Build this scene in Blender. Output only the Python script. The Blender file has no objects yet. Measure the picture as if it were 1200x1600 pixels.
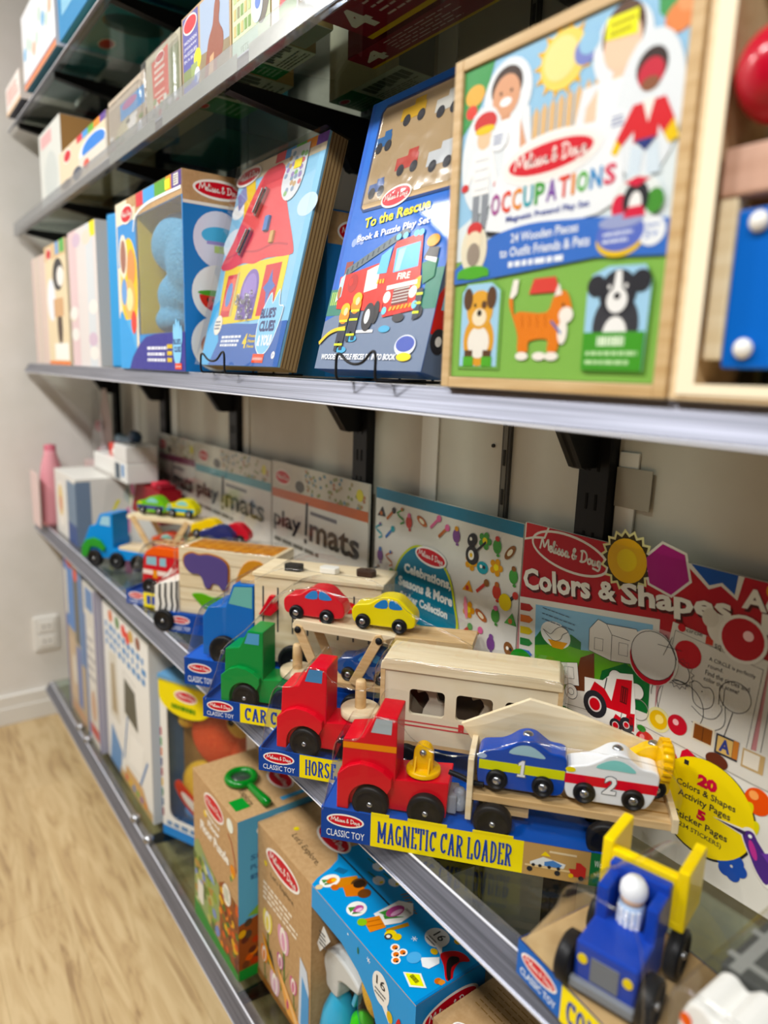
import bpy, bmesh, math, random
from mathutils import Vector, Matrix
random.seed(11)
sc = bpy.context.scene
COL = sc.collection
PI = math.pi

# ------------------------------------------------------------------ camera
CAM = Vector((0.0, -0.5, 1.43))
vx, vz, FPX = (-225.0, 552.0), (420.0, 6278.0), 1100.0
ax = Vector((vx[0]-600, vx[1]-800, FPX)).normalized()
az = Vector((vz[0]-600, vz[1]-800, FPX)).normalized()
ex = -ax
ez = -az
ez = (ez - ez.dot(ex)*ex).normalized()
ey = ez.cross(ex)
# rows ex,ey,ez hold the world axes in camera coordinates (right, down, forward)
right = Vector((ex.x, ey.x, ez.x)); down = Vector((ex.y, ey.y, ez.y)); fwd = Vector((ex.z, ey.z, ez.z))
cd = bpy.data.cameras.new('camera')
cam = bpy.data.objects.new('camera', cd)
COL.objects.link(cam)
rot = Matrix((right, -down, -fwd)).transposed()
cam.matrix_world = Matrix.Translation(CAM) @ rot.to_4x4()
cd.sensor_fit = 'VERTICAL'
cd.sensor_height = 24.0
cd.lens = FPX/1600.0*24.0
cd.clip_start = 0.02
cd.dof.use_dof = True
cd.dof.focus_distance = 1.0
cd.dof.aperture_fstop = 1.45
sc.camera = cam

# ------------------------------------------------------------------ light
sc.view_settings.view_transform = 'Standard'
sc.view_settings.look = 'None'
sc.view_settings.gamma = 1.0
sc.view_settings.exposure = 0.0
sc.cycles.transparent_max_bounces = 24
sc.cycles.max_bounces = 8
world = bpy.data.worlds.new('shop_ambient')
sc.world = world
world.use_nodes = True
bg = world.node_tree.nodes['Background']
bg.inputs[0].default_value = (0.96, 0.98, 1.0, 1)
bg.inputs[1].default_value = 0.09

def area_light(name, loc, sx, sy, power, col=(1, 0.992, 0.972), rot=(0, 0, 0)):
    l = bpy.data.lights.new(name, 'AREA')
    l.shape = 'RECTANGLE'; l.size = sx; l.size_y = sy; l.energy = power; l.color = col
    o = bpy.data.objects.new(name, l); COL.objects.link(o)
    o.location = loc; o.rotation_euler = rot
    return o
# a row of ceiling panels along the aisle
for i, x in enumerate((-2.58, -1.28, 0.02, 1.32)):
    area_light('ceiling_panel_lamp', (x, -1.3, 2.95), 0.6, 0.26, 38)

# ------------------------------------------------------------------ materials
def lin(h):
    h = h.lstrip('#')
    r = [int(h[i:i+2], 16)/255 for i in (0, 2, 4)]
    return tuple(c/12.92 if c <= 0.04045 else ((c+0.055)/1.055)**2.4 for c in r) + (1,)
_M = {}
def K(h, rough=0.42, coat=0.0, metal=0.0):
    """plain coloured surface (print, paint, plastic); a faint noise varies its gloss"""
    key = (h, rough, coat, metal)
    if key in _M: return _M[key]
    m = bpy.data.materials.new('surface_' + h.lstrip('#'))
    m.use_nodes = True
    nt = m.node_tree; p = nt.nodes['Principled BSDF']
    c = lin(h); lum = .2126*c[0]+.7152*c[1]+.0722*c[2]
    p.inputs['Base Color'].default_value = tuple(max(0.0, min(1.0, lum+(v-lum)*1.12)) for v in c[:3])+(1,)
    p.inputs['Roughness'].default_value = rough
    p.inputs['Metallic'].default_value = metal
    p.inputs['Specular IOR Level'].default_value = 0.5 if metal else 0.22
    p.inputs['Coat Weight'].default_value = coat*.6
    p.inputs['Coat Roughness'].default_value = 0.04
    n = nt.nodes.new('ShaderNodeTexNoise'); n.inputs['Scale'].default_value = 30
    r = nt.nodes.new('ShaderNodeMapRange')
    r.inputs['To Min'].default_value = rough*0.85; r.inputs['To Max'].default_value = rough*1.15
    nt.links.new(n.outputs[0], r.inputs[0]); nt.links.new(r.outputs[0], p.inputs['Roughness'])
    _M[key] = m
    return m
def ramp_mat(name, c1, c2, scale, rough=0.5, noise=4.0, detail=4.0, lo=0.35, hi=0.65, distortion=0.0, bump=0.0, coat=0.0):
    if name in _M: return _M[name]
    m = bpy.data.materials.new(name); m.use_nodes = True
    nt = m.node_tree; p = nt.nodes['Principled BSDF']
    tc = nt.nodes.new('ShaderNodeTexCoord'); mp = nt.nodes.new('ShaderNodeMapping')
    mp.inputs['Scale'].default_value = scale
    n = nt.nodes.new('ShaderNodeTexNoise'); n.inputs['Scale'].default_value = noise; n.inputs['Detail'].default_value = detail
    n.inputs['Distortion'].default_value = distortion
    cr = nt.nodes.new('ShaderNodeValToRGB')
    cr.color_ramp.elements[0].position = lo; cr.color_ramp.elements[0].color = lin(c1)
    cr.color_ramp.elements[1].position = hi; cr.color_ramp.elements[1].color = lin(c2)
    nt.links.new(tc.outputs['Object'], mp.inputs[0]); nt.links.new(mp.outputs[0], n.inputs['Vector'])
    nt.links.new(n.outputs[0], cr.inputs[0]); nt.links.new(cr.outputs[0], p.inputs['Base Color'])
    p.inputs['Roughness'].default_value = rough
    p.inputs['Coat Weight'].default_value = coat
    if bump:
        b = nt.nodes.new('ShaderNodeBump'); b.inputs['Strength'].default_value = bump; b.inputs['Distance'].default_value = 0.004
        nt.links.new(n.outputs[0], b.inputs['Height']); nt.links.new(b.outputs[0], p.inputs['Normal'])
    _M[name] = m
    return m
WOOD = ramp_mat('beech_wood', '#dcbd8c', '#c9a46e', (2, 30, 30), 0.45)
WOODP = ramp_mat('pale_wood', '#ecdcba', '#e0cba2', (2, 26, 26), 0.5)
KRAFT = ramp_mat('kraft_card', '#bf9a6b', '#b48e5e', (14, 14, 14), 0.75, noise=8)
FLEECE = ramp_mat('blue_fleece', '#3f9fd0', '#5db8e2', (60, 60, 60), 0.9, noise=3, bump=0.8)
ORFLEECE = ramp_mat('orange_fleece', '#e8481a', '#f4602a', (60, 60, 60), 0.9, noise=3, bump=0.8)
YEFLEECE = ramp_mat('yellow_fleece', '#e8b428', '#f2c93c', (60, 60, 60), 0.9, noise=3, bump=0.8)

def clear_mat(name, tint, f0=0.04, rough=0.05, bump=0.0, bscale=20.0, gain=1.0, body=0.0, bodycol='#ffffff'):
    """thin clear sheet: see-through, with a reflection that grows towards grazing view"""
    m = bpy.data.materials.new(name); m.use_nodes = True
    nt = m.node_tree; nt.nodes.clear(); L = nt.links
    def math_(op, a, b):
        q = nt.nodes.new('ShaderNodeMath'); q.operation = op
        for i, v in enumerate((a, b)):
            if hasattr(v, 'links'): L.new(v, q.inputs[i])
            else: q.inputs[i].default_value = v
        return q.outputs[0]
    out = nt.nodes.new('ShaderNodeOutputMaterial')
    tr = nt.nodes.new('ShaderNodeBsdfTransparent'); tr.inputs[0].default_value = lin(tint)
    gl = nt.nodes.new('ShaderNodeBsdfGlossy'); gl.inputs['Roughness'].default_value = rough
    lw = nt.nodes.new('ShaderNodeLayerWeight')
    fac = math_('ADD', math_('MULTIPLY', math_('POWER', lw.outputs['Facing'], 5.0), 0.9*gain), f0*gain)
    mx = nt.nodes.new('ShaderNodeMixShader')
    L.new(fac, mx.inputs[0])
    src = tr.outputs[0]
    if body:
        df = nt.nodes.new('ShaderNodeBsdfDiffuse'); df.inputs[0].default_value = lin(bodycol)
        m2 = nt.nodes.new('ShaderNodeMixShader'); m2.inputs[0].default_value = body
        L.new(tr.outputs[0], m2.inputs[1]); L.new(df.outputs[0], m2.inputs[2]); src = m2.outputs[0]
    L.new(src, mx.inputs[1]); L.new(gl.outputs[0], mx.inputs[2])
    if bump:
        tc = nt.nodes.new('ShaderNodeTexCoord')
        n = nt.nodes.new('ShaderNodeTexNoise'); n.inputs['Scale'].default_value = bscale; n.inputs['Detail'].default_value = 2
        b = nt.nodes.new('ShaderNodeBump'); b.inputs['Strength'].default_value = bump; b.inputs['Distance'].default_value = 0.01
        L.new(tc.outputs['Object'], n.inputs['Vector'])
        L.new(n.outputs[0], b.inputs['Height'])
        L.new(b.outputs[0], gl.inputs['Normal'])
    L.new(mx.outputs[0], out.inputs[0])
    _M[name] = m
    return m
FILM = clear_mat('shrink_film', '#fbfbfb', 0.022, 0.045, bump=0.4, bscale=14)
SHEEN = clear_mat('film_sheen_line', '#f4f4f4', 0.25, 0.08)
SLEEVE = clear_mat('flat_sleeve', '#fbfbfb', 0.006, 0.05, bump=0.18, bscale=9)
GLASS = clear_mat('shelf_glass', '#e2e9e4', 0.03, 0.02)
BLISTER = clear_mat('blister_plastic', '#f4f4f4', 0.03, 0.10, bump=0.22, bscale=22)
ACRYL = clear_mat('clear_acrylic', '#dfe2e6', 0.06, 0.08, gain=1.1, body=0.07, bodycol='#d8dae0')

def rail_mat():
    m = bpy.data.materials.new('brushed_rail'); m.use_nodes = True
    nt = m.node_tree; p = nt.nodes['Principled BSDF']
    tc = nt.nodes.new('ShaderNodeTexCoord'); mp = nt.nodes.new('ShaderNodeMapping'); mp.inputs['Scale'].default_value = (1.2, 200, 200)
    n = nt.nodes.new('ShaderNodeTexNoise'); n.inputs['Scale'].default_value = 2.0; n.inputs['Detail'].default_value = 5
    cr = nt.nodes.new('ShaderNodeValToRGB')
    cr.color_ramp.elements[0].position = .3; cr.color_ramp.elements[0].color = lin('#646670')
    cr.color_ramp.elements[1].position = .7; cr.color_ramp.elements[1].color = lin('#8f919e')
    nt.links.new(tc.outputs['Object'], mp.inputs[0]); nt.links.new(mp.outputs[0], n.inputs['Vector'])
    nt.links.new(n.outputs[0], cr.inputs[0]); nt.links.new(cr.outputs[0], p.inputs['Base Color'])
    p.inputs['Metallic'].default_value = 0.75; p.inputs['Roughness'].default_value = 0.4
    _M['rail'] = m
    return m
RAIL = rail_mat()
BLACK = K('#151517', 0.45)
TYRE = K('#161618', 0.42)
STEEL = K('#b4b6ba', 0.25, metal=0.9)

# ------------------------------------------------------------------ mesh collector
def nrm2(a, b):
    d = Vector((b[0]-a[0], b[1]-a[1]))
    return Vector((-d.y, d.x)).normalized() if d.length > 1e-9 else Vector((0, 0))
def spline(pts, n=5, closed=False):
    out = []
    P = [Vector(p) for p in pts]; N = len(P)
    rng = N if closed else N-1
    for i in range(rng):
        p0 = P[(i-1) % N] if closed or i > 0 else P[0]
        p1 = P[i]; p2 = P[(i+1) % N]
        p3 = P[(i+2) % N] if closed or i+2 < N else P[-1]
        for k in range(n):
            t = k/n
            out.append(0.5*((2*p1)+(p2-p0)*t+(2*p0-5*p1+4*p2-p3)*t*t+(3*p1-p0-3*p2+p3)*t*t*t))
    if not closed: out.append(P[-1])
    return [tuple(v) for v in out]
def arc(cx, cz, r, a0, a1, n=10):
    return [(cx+r*math.cos(math.radians(a0+(a1-a0)*i/n)), cz+r*math.sin(math.radians(a0+(a1-a0)*i/n))) for i in range(n+1)]

class MB:
    def __init__(s):
        s.V = []; s.F = []; s.MI = []; s.S = []; s.mats = []
    def mi(s, m):
        if m not in s.mats: s.mats.append(m)
        return s.mats.index(m)
    def add(s, V, F, mat, M=None, smooth=False):
        o = len(s.V)
        for v in V:
            v = Vector(v)
            s.V.append(M @ v if M else v)
        k = s.mi(mat)
        for f in F:
            s.F.append([i+o for i in f]); s.MI.append(k); s.S.append(smooth)
        return s
    def bm(s, b, mat, M=None, smooth=False):
        b.verts.index_update()
        s.add([v.co.copy() for v in b.verts], [[v.index for v in f.verts] for f in b.faces], mat, M, smooth)
        b.free()
        return s
    def box(s, x0, x1, y0, y1, z0, z1, mat, bev=0.0, M=None, seg=2, smooth=False):
        b = bmesh.new()
        bmesh.ops.create_cube(b, size=1.0)
        for v in b.verts:
            v.co = Vector(((x0+x1)/2+v.co.x*(x1-x0), (y0+y1)/2+v.co.y*(y1-y0), (z0+z1)/2+v.co.z*(z1-z0)))
        if bev: bmesh.ops.bevel(b, geom=list(b.edges), offset=bev, segments=seg, affect='EDGES', profile=0.5)
        return s.bm(b, mat, M, smooth)
    def prism(s, pts, d0, d1, mat, plane='xz', bev=0.0, M=None, seg=2, smooth=False):
        """outline extruded; plane 'xz' extrudes along y, 'yz' along x, 'xy' along z"""
        def P(a, b_, d):
            return {'xz': (a, d, b_), 'yz': (d, a, b_), 'xy': (a, b_, d)}[plane]
        b = bmesh.new()
        n = len(pts)
        A = [b.verts.new(P(p[0], p[1], d0)) for p in pts]
        B = [b.verts.new(P(p[0], p[1], d1)) for p in pts]
        fa = b.faces.new(A); fb = b.faces.new(B[::-1])
        for i in range(n): b.faces.new((A[i], B[i], B[(i+1) % n], A[(i+1) % n]))
        bmesh.ops.recalc_face_normals(b, faces=list(b.faces))
        if bev:
            ed = list(fa.edges)+list(fb.edges)
            ed += [e for e in b.edges if e not in ed and e.calc_face_angle(0) > 0.45]
            bmesh.ops.bevel(b, geom=ed, offset=bev, segments=seg, affect='EDGES', profile=0.5, clamp_overlap=True)
        return s.bm(b, mat, M, smooth)
    def cyl(s, p, q, r, mat, n=20, r2=None, caps=True, smooth=True, M=None):
        p = Vector(p); q = Vector(q); r2 = r if r2 is None else r2
        d = (q-p).normalized()
        u = d.orthogonal().normalized(); w = d.cross(u)
        A = [p+(u*math.cos(2*PI*i/n)+w*math.sin(2*PI*i/n))*r for i in range(n)]
        B = [q+(u*math.cos(2*PI*i/n)+w*math.sin(2*PI*i/n))*r2 for i in range(n)]
        s.add(A+B, [(i, (i+1) % n, n+(i+1) % n, n+i) for i in range(n)], mat, M, smooth)
        if caps:
            s.add(A, [list(range(n))[::-1]], mat, M); s.add(B, [list(range(n))], mat, M)
        return s
    def lathe(s, prof, mat, n=24, p=(0, 0, 0), d=(0, 0, 1), smooth=True, sx=1.0, sy=1.0):
        """prof: (radius, height) pairs along d"""
        p = Vector(p); d = Vector(d).normalized(); u = d.orthogonal().normalized(); w = d.cross(u)
        V = []; F = []
        for r, h in prof:
            for i in range(n):
                a = 2*PI*i/n
                V.append(p+d*h+(u*math.cos(a)*sx+w*math.sin(a)*sy)*r)
        for k in range(len(prof)-1):
            for i in range(n):
                F.append((k*n+i, k*n+(i+1) % n, (k+1)*n+(i+1) % n, (k+1)*n+i))
        return s.add(V, F, mat, None, smooth)
    def ball(s, c, r, mat, n=20, m=12, M=None):
        rx, ry, rz = r if hasattr(r, '__len__') else (r, r, r)
        V = []; F = []
        for j in range(m+1):
            t = PI*j/m
            for i in range(n):
                a = 2*PI*i/n
                V.append((c[0]+rx*math.sin(t)*math.cos(a), c[1]+ry*math.sin(t)*math.sin(a), c[2]+rz*math.cos(t)))
        for j in range(m):
            for i in range(n):
                F.append((j*n+i, (j+1)*n+i, (j+1)*n+(i+1) % n, j*n+(i+1) % n))
        return s.add(V, F, mat, M, True)
    def tube(s, pts, r, mat, n=8, closed=False):
        P = [Vector(p) for p in pts]; N = len(P); V = []; F = []
        prev = None
        for i in range(N):
            a = P[i-1] if (i > 0 or closed) else P[i]; b = P[(i+1) % N] if (i < N-1 or closed) else P[i]
            d = (b-a).normalized()
            u = d.orthogonal().normalized() if prev is None else (prev-d*prev.dot(d)).normalized()
            prev = u; w = d.cross(u)
            for k in range(n):
                t = 2*PI*k/n
                V.append(P[i]+(u*math.cos(t)+w*math.sin(t))*r)
        for i in range(N if closed else N-1):
            j = (i+1) % N
            for k in range(n): F.append((i*n+k, i*n+(k+1) % n, j*n+(k+1) % n, j*n+k))
        s.add(V, F, mat, None, True)
        if not closed:
            s.add(V[:n], [list(range(n))[::-1]], mat); s.add(V[-n:], [list(range(n))], mat)
        return s
    def build(s, name, parent=None, loc=None, rz=0.0, label=None):
        me = bpy.data.meshes.new(name)
        me.from_pydata([tuple(v) for v in s.V], [], s.F)
        for m in s.mats: me.materials.append(m)
        me.polygons.foreach_set('material_index', s.MI)
        me.polygons.foreach_set('use_smooth', s.S)
        me.update()
        o = bpy.data.objects.new(name, me); COL.objects.link(o)
        if parent: o.parent = parent
        if loc: o.location = loc
        if rz: o.rotation_euler = (0, 0, rz)
        if label: o['label'] = label
        return o

# ------------------------------------------------------------------ lettering
_T = {}
def textmesh(t, bold=0.0, shear=0.0):
    key = (t, bold, shear)
    if key in _T: return _T[key]
    c = bpy.data.curves.new('lettering', 'FONT')
    c.body = t; c.size = 1.0; c.resolution_u = 2; c.offset = bold; c.shear = shear; c.fill_mode = 'BOTH' if False else 'FRONT'
    o = bpy.data.objects.new('lettering', c); COL.objects.link(o)
    dg = bpy.context.evaluated_depsgraph_get()
    me = bpy.data.meshes.new_from_object(o.evaluated_get(dg))
    V = [(v.co.x, v.co.y) for v in me.vertices]; F = [list(p.vertices) for p in me.polygons]
    bpy.data.objects.remove(o); bpy.data.curves.remove(c); bpy.data.meshes.remove(me)
    if not V: V = [(0, 0), (1, 0), (1, 1)]; F = []
    x0 = min(v[0] for v in V); x1 = max(v[0] for v in V); y0 = min(v[1] for v in V); y1 = max(v[1] for v in V)
    V = [((x-x0)/max(x1-x0, 1e-6), (y-y0)/max(y1-y0, 1e-6)) for x, y in V]
    _T[key] = (V, F, (x1-x0)/max(y1-y0, 1e-6))
    return _T[key]
# handwritten wordmark strokes, x 0..13, x-height 1
SCRIPT = [
    [(0, 0), (.25, 1.2), (.4, 2), (.75, 1.1), (.95, .5), (1.4, 1.4), (1.75, 2), (1.85, 1), (2.0, .1)],
    [(2.15, .5), (2.6, .65), (2.55, 1), (2.25, .9), (2.15, .35), (2.45, 0), (2.8, .35), (3.15, 1.4), (3.2, 2), (2.98, 1.7), (2.98, .4), (3.2, 0), (3.4, .3), (3.55, .95), (3.52, .2), (3.72, 0)],
    [(3.72, 0), (4.0, .4), (4.3, 1.1), (4.32, .75), (4.55, .3), (4.3, -.03), (4.05, .12)],
    [(4.45, .0), (4.72, .4), (5.0, 1.1), (5.02, .75), (5.25, .3), (5.0, -.03), (4.75, .12)],
    [(6.05, .9), (5.7, .9), (5.55, .3), (5.8, .03), (6.05, .5), (6.1, .95), (6.1, .2), (6.3, .05), (6.55, .3)],
    [(3.6, 1.4), (3.72, 1.52)],
    [(7.9, .1), (7.4, .9), (7.25, 1.5), (7.5, 1.85), (7.65, 1.5), (7.2, .8), (7.1, .3), (7.4, .05), (7.8, .4), (7.95, .8)],
    [(9.1, 1.9), (9.05, 1), (9.05, .05)],
    [(8.7, 1.7), (9.3, 1.95), (9.9, 1.6), (10.05, .9), (9.7, .25), (9.05, 0), (8.7, .1)],
    [(10.75, .9), (10.4, .75), (10.35, .25), (10.65, .03), (10.95, .35), (10.85, .85), (10.6, .95)],
    [(11.25, .95), (11.2, .3), (11.45, .03), (11.7, .4), (11.75, .95), (11.75, .3), (11.95, .05)],
    [(12.7, .9), (12.35, .95), (12.2, .4), (12.4, .08), (12.65, .4), (12.75, .95), (12.75, 0), (12.5, -.6), (12.0, -.55), (11.3, -.45)],
]
EPS = 0.00016
def _arcs(cx, cy, rx, ry, a0, a1, n=10): return [(cx+rx*math.cos(math.radians(a0+(a1-a0)*i/n)), cy+ry*math.sin(math.radians(a0+(a1-a0)*i/n))) for i in range(n+1)]
SLABW = {'M': .92, 'I': .34, 'N': .74, 'L': .56, 'E': .56, 'A': .70}
SLAB = {
    'M': [[(.14, 0), (.14, 1)], [(.12, 1), (.46, .2)], [(.46, .2), (.80, 1)], [(.78, 1), (.78, 0)], [(0, .05), (.28, .05)], [(.64, .05), (.92, .05)], [(0, .95), (.2, .95)], [(.72, .95), (.92, .95)]],
    'A': [[(.12, 0), (.35, 1)], [(.35, 1), (.58, 0)], [(.2, .32), (.5, .32)], [(0, .05), (.24, .05)], [(.46, .05), (.70, .05)]],
    'G': [_arcs(.31, .5, .22, .42, 45, 330, 14), [(.52, .05), (.52, .45)], [(.34, .43), (.62, .43)]],
    'N': [[(.14, 0), (.14, 1)], [(.14, 1), (.60, 0)], [(.60, 0), (.60, 1)], [(0, .05), (.28, .05)], [(0, .95), (.22, .95)], [(.46, .95), (.74, .95)]],
    'E': [[(.14, 0), (.14, 1)], [(0, .05), (.52, .05)], [(0, .95), (.50, .95)], [(.14, .52), (.42, .52)], [(.5, 0), (.5, .25)], [(.48, .75), (.48, 1)]],
    'T': [[(.31, 0), (.31, 1)], [(.02, .95), (.60, .95)], [(.18, .05), (.44, .05)], [(.05, .74), (.05, 1)], [(.57, .74), (.57, 1)]],
    'I': [[(.17, 0), (.17, 1)], [(0, .05), (.34, .05)], [(0, .95), (.34, .95)]],
    'C': [_arcs(.32, .5, .23, .42, 42, 318, 14), [(.54, .7), (.54, .98)]],
    'R': [[(.14, 0), (.14, 1)], [(.10, .94)]+_arcs(.30, .73, .22, .21, 90, -90, 8)+[(.14, .52)], [(.30, .52), (.54, 0)], [(0, .05), (.28, .05)], [(.42, .05), (.64, .05)], [(0, .95), (.2, .95)]],
    'L': [[(.14, 0), (.14, 1)], [(0, .05), (.52, .05)], [(0, .95), (.28, .95)], [(.5, 0), (.5, .28)]],
    'O': [_arcs(.31, .5, .22, .42, 0, 360, 20)],
    'D': [[(.14, 0), (.14, 1)], [(.04, .94)]+_arcs(.26, .5, .27, .44, 90, -90, 12)+[(.04, .06)]],
    'H': [[(.12, 0), (.12, 1)], [(.52, 0), (.52, 1)], [(.12, .5), (.52, .5)], [(0, .05), (.24, .05)], [(.40, .05), (.64, .05)], [(0, .95), (.24, .95)], [(.40, .95), (.64, .95)]],
    'S': [[(.50, .80), (.42, .91), (.31, .93), (.17, .88), (.12, .73), (.20, .58), (.40, .45), (.50, .28), (.44, .11), (.30, .06), (.16, .10), (.09, .22)]],
    'U': [[(.12, 1), (.12, .3), (.18, .12), (.31, .06), (.44, .12), (.50, .3), (.50, 1)], [(0, .95), (.24, .95)], [(.38, .95), (.62, .95)]],
}
class Face:
    """a flat printed face: O corner, U and V full edges; printing sits in fractions of U and V"""
    def __init__(s, mb, O, U, V):
        s.mb = mb; s.O = Vector(O); s.U = Vector(U); s.V = Vector(V)
        s.W = s.U.length; s.H = s.V.length
        s.n = s.U.cross(s.V).normalized()
        s.q = 0.0        # every printed shape lies a few microns over the one before
    def P(s, u, v, l): return s.O+s.U*u+s.V*v+s.n*(EPS*l+s.q)
    def poly(s, pts, c, l=1):
        m = K(c) if isinstance(c, str) else c
        s.q += 4e-6
        s.mb.add([s.P(u, v, l) for u, v in pts], [list(range(len(pts)))], m)
    def rect(s, u0, v0, u1, v1, c, l=1): s.poly([(u0, v0), (u1, v0), (u1, v1), (u0, v1)], c, l)
    def ell(s, u, v, ru, rv, c, l=1, n=24, a0=0, a1=360, rot=0):
        pts = []
        k = n if a1-a0 >= 360 else n+1
        cr, sr = math.cos(math.radians(rot)), math.sin(math.radians(rot))
        for i in range(k):
            a = math.radians(a0+(a1-a0)*i/n)
            x, y = ru*s.W*math.cos(a), rv*s.H*math.sin(a)
            pts.append((u+(x*cr-y*sr)/s.W, v+(x*sr+y*cr)/s.H))
        s.poly(pts, c, l)
    def circ(s, u, v, r, c, l=1, n=24): s.ell(u, v, r/s.W, r/s.H, c, l, n)
    def line(s, pts, w, c, l=1, closed=False):
        """ribbon of width w (metres) through pts (fractions)"""
        P = [Vector((u*s.W, v*s.H)) for u, v in pts]
        s.q += 4e-6
        N = len(P); A = []; B = []
        for i in range(N):
            a = P[i-1] if (i > 0 or closed) else P[i]; b = P[(i+1) % N] if (i < N-1 or closed) else P[i]
            n = nrm2(a, b)
            A.append(P[i]+n*w/2); B.append(P[i]-n*w/2)
        V = [s.P(p.x/s.W, p.y/s.H, l) for p in A+B]
        m = K(c) if isinstance(c, str) else c
        s.mb.add(V, [(i, N+i, N+(i+1) % N, (i+1) % N) for i in range(N if closed else N-1)], m)
    def ring(s, u, v, r, w, c, l=1, n=28):
        s.line([(u+r*math.cos(2*PI*i/n)/s.W, v+r*math.sin(2*PI*i/n)/s.H) for i in range(n)], w, c, l, True)
    def text(s, t, u0, v0, u1, v1, c, l=2, bold=0.0, shear=0.0, rot=0.0):
        V, F, asp = textmesh(t, bold, shear)
        s.q += 4e-6
        m = K(c) if isinstance(c, str) else c
        w = (u1-u0)*s.W; h = (v1-v0)*s.H
        cr, sr = math.cos(math.radians(rot)), math.sin(math.radians(rot))
        Q = []
        for x, y in V:
            X, Y = x*w, y*h
            Q.append(s.P(u0+(X*cr-Y*sr)/s.W, v0+(X*sr+Y*cr)/s.H, l))
        s.mb.add(Q, F, m)
    def slab(s, t, u0, v0, u1, v1, c, l=2, th=.2):
        """condensed slab-serif capitals drawn stroke by stroke, fitted to the box"""
        adv = [SLABW.get(ch, .62)+.12 if ch != ' ' else .34 for ch in t]
        k = (u1-u0)*s.W/(sum(adv)-.12); h = (v1-v0)*s.H; x = 0.0
        for ch, a in zip(t, adv):
            for st in SLAB.get(ch, ()):
                wd = th*.55 if len(st) == 2 and abs(st[0][1]-st[1][1]) < .01 else th
                s.line([(u0+(x+p)*k/s.W, v0+q*h/s.H) for p, q in st], wd*k, c, l)
            x += a
    def script(s, u, v, w, c, l, th=None, rot=0.0):
        """wordmark centred at u,v, w metres wide"""
        k = w/13.0; th = th or 0.16*k
        cr, sr = math.cos(math.radians(rot)), math.sin(math.radians(rot))
        for st in SCRIPT:
            pts = []
            for x, y in spline(st, 3):
                X, Y = (x-6.4)*k, (y-0.75)*k*1.0+X_SL*(x-6.4)*k
                pts.append((u+(X*cr-Y*sr)/s.W, v+(X*sr+Y*cr)/s.H))
            s.line(pts, th, c, l)
    def logo(s, u, v, w, h, l=3, rot=0.0, red='#c21f2c', text=True):
        """red oval with white rim and the wordmark; w,h in metres"""
        s.ell(u, v, w/2/s.W, h/2/s.H, '#f3efe8', l, 36, rot=rot)
        s.ell(u, v, (w/2-0.045*w)/s.W, (h/2-0.045*w)/s.H, red, l+1, 36, rot=rot)
        if text: s.script(u, v, w*0.78, '#f6f1ea', l+2, th=w*0.0145, rot=rot)
X_SL = -0.03
def lines(F, u0, v0, u1, v1, n, c, l=2, wf=0.45):
    """a block of small print as n ragged rows of words"""
    for i in range(n):
        v = v1-(i+0.5)*(v1-v0)/n; h = (v1-v0)/n*wf/2
        u = u0; end = u1-random.random()*0.25*(u1-u0)
        while u < end:
            w = (u1-u0)*random.uniform(.06, .17)
            F.rect(u, v-h, min(u+w, end), v+h, c, l); u += w+(u1-u0)*.025

# ------------------------------------------------------------------ things
def thing(name, label, cat, loc=(0, 0, 0), rz=0.0, group=None):
    o = bpy.data.objects.new(name, None); COL.objects.link(o)
    o.empty_display_size = 0.05
    o.location = loc; o.rotation_euler = (0, 0, math.radians(rz))
    o['label'] = label; o['category'] = cat
    if group: o['group'] = group
    return o
def tag(o, label, cat, group=None):
    o['label'] = label; o['category'] = cat
    if group: o['group'] = group
    return o
def struct(o):
    o['kind'] = 'structure'; return o
# ------------------------------------------------------------------ room shell
FLOOR, WX, WY, TOP = 0.012, -2.93, 0.31, 3.0
ZA, ZB, ZC, ZD, ZE = 1.415, 1.885, 0.828, 0.158, 2.225     # shelf surfaces
def floor_mat():
    m = bpy.data.materials.new('oak_vinyl'); m.use_nodes = True
    nt = m.node_tree; p = nt.nodes['Principled BSDF']; L = nt.links
    tc = nt.nodes.new('ShaderNodeTexCoord'); mp = nt.nodes.new('ShaderNodeMapping'); mp.inputs['Scale'].default_value = (1.3, 9, 1)
    n = nt.nodes.new('ShaderNodeTexNoise'); n.inputs['Scale'].default_value = 2.6; n.inputs['Detail'].default_value = 7; n.inputs['Distortion'].default_value = 1.6
    cr = nt.nodes.new('ShaderNodeValToRGB')
    e = cr.color_ramp.elements
    e[0].position = .28; e[0].color = lin('#9c7e58'); e[1].position = .62; e[1].color = lin('#cdb386')
    k = e.new(.45); k.color = lin('#bda072')
    br = nt.nodes.new('ShaderNodeTexBrick')
    br.inputs['Color1'].default_value = (1, 1, 1, 1); br.inputs['Color2'].default_value = (.92, .92, .92, 1); br.inputs['Mortar'].default_value = (.78, .75, .70, 1)
    br.inputs['Scale'].default_value = 1; br.inputs['Mortar Size'].default_value = .0012; br.inputs['Brick Width'].default_value = 1.2; br.inputs['Row Height'].default_value = .18
    mx = nt.nodes.new('ShaderNodeMix'); mx.data_type = 'RGBA'; mx.blend_type = 'MULTIPLY'; mx.inputs[0].default_value = 1
    L.new(tc.outputs['Object'], mp.inputs[0]); L.new(mp.outputs[0], n.inputs['Vector']); L.new(tc.outputs['Object'], br.inputs['Vector'])
    L.new(n.outputs[0], cr.inputs[0]); L.new(cr.outputs[0], mx.inputs[6]); L.new(br.outputs[0], mx.inputs[7])
    L.new(mx.outputs[2], p.inputs['Base Color']); p.inputs['Roughness'].default_value = .42
    return m
WALLM = ramp_mat('painted_plaster', '#e4e0d8', '#e8e4dd', (3, 3, 3), 0.7)
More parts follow.
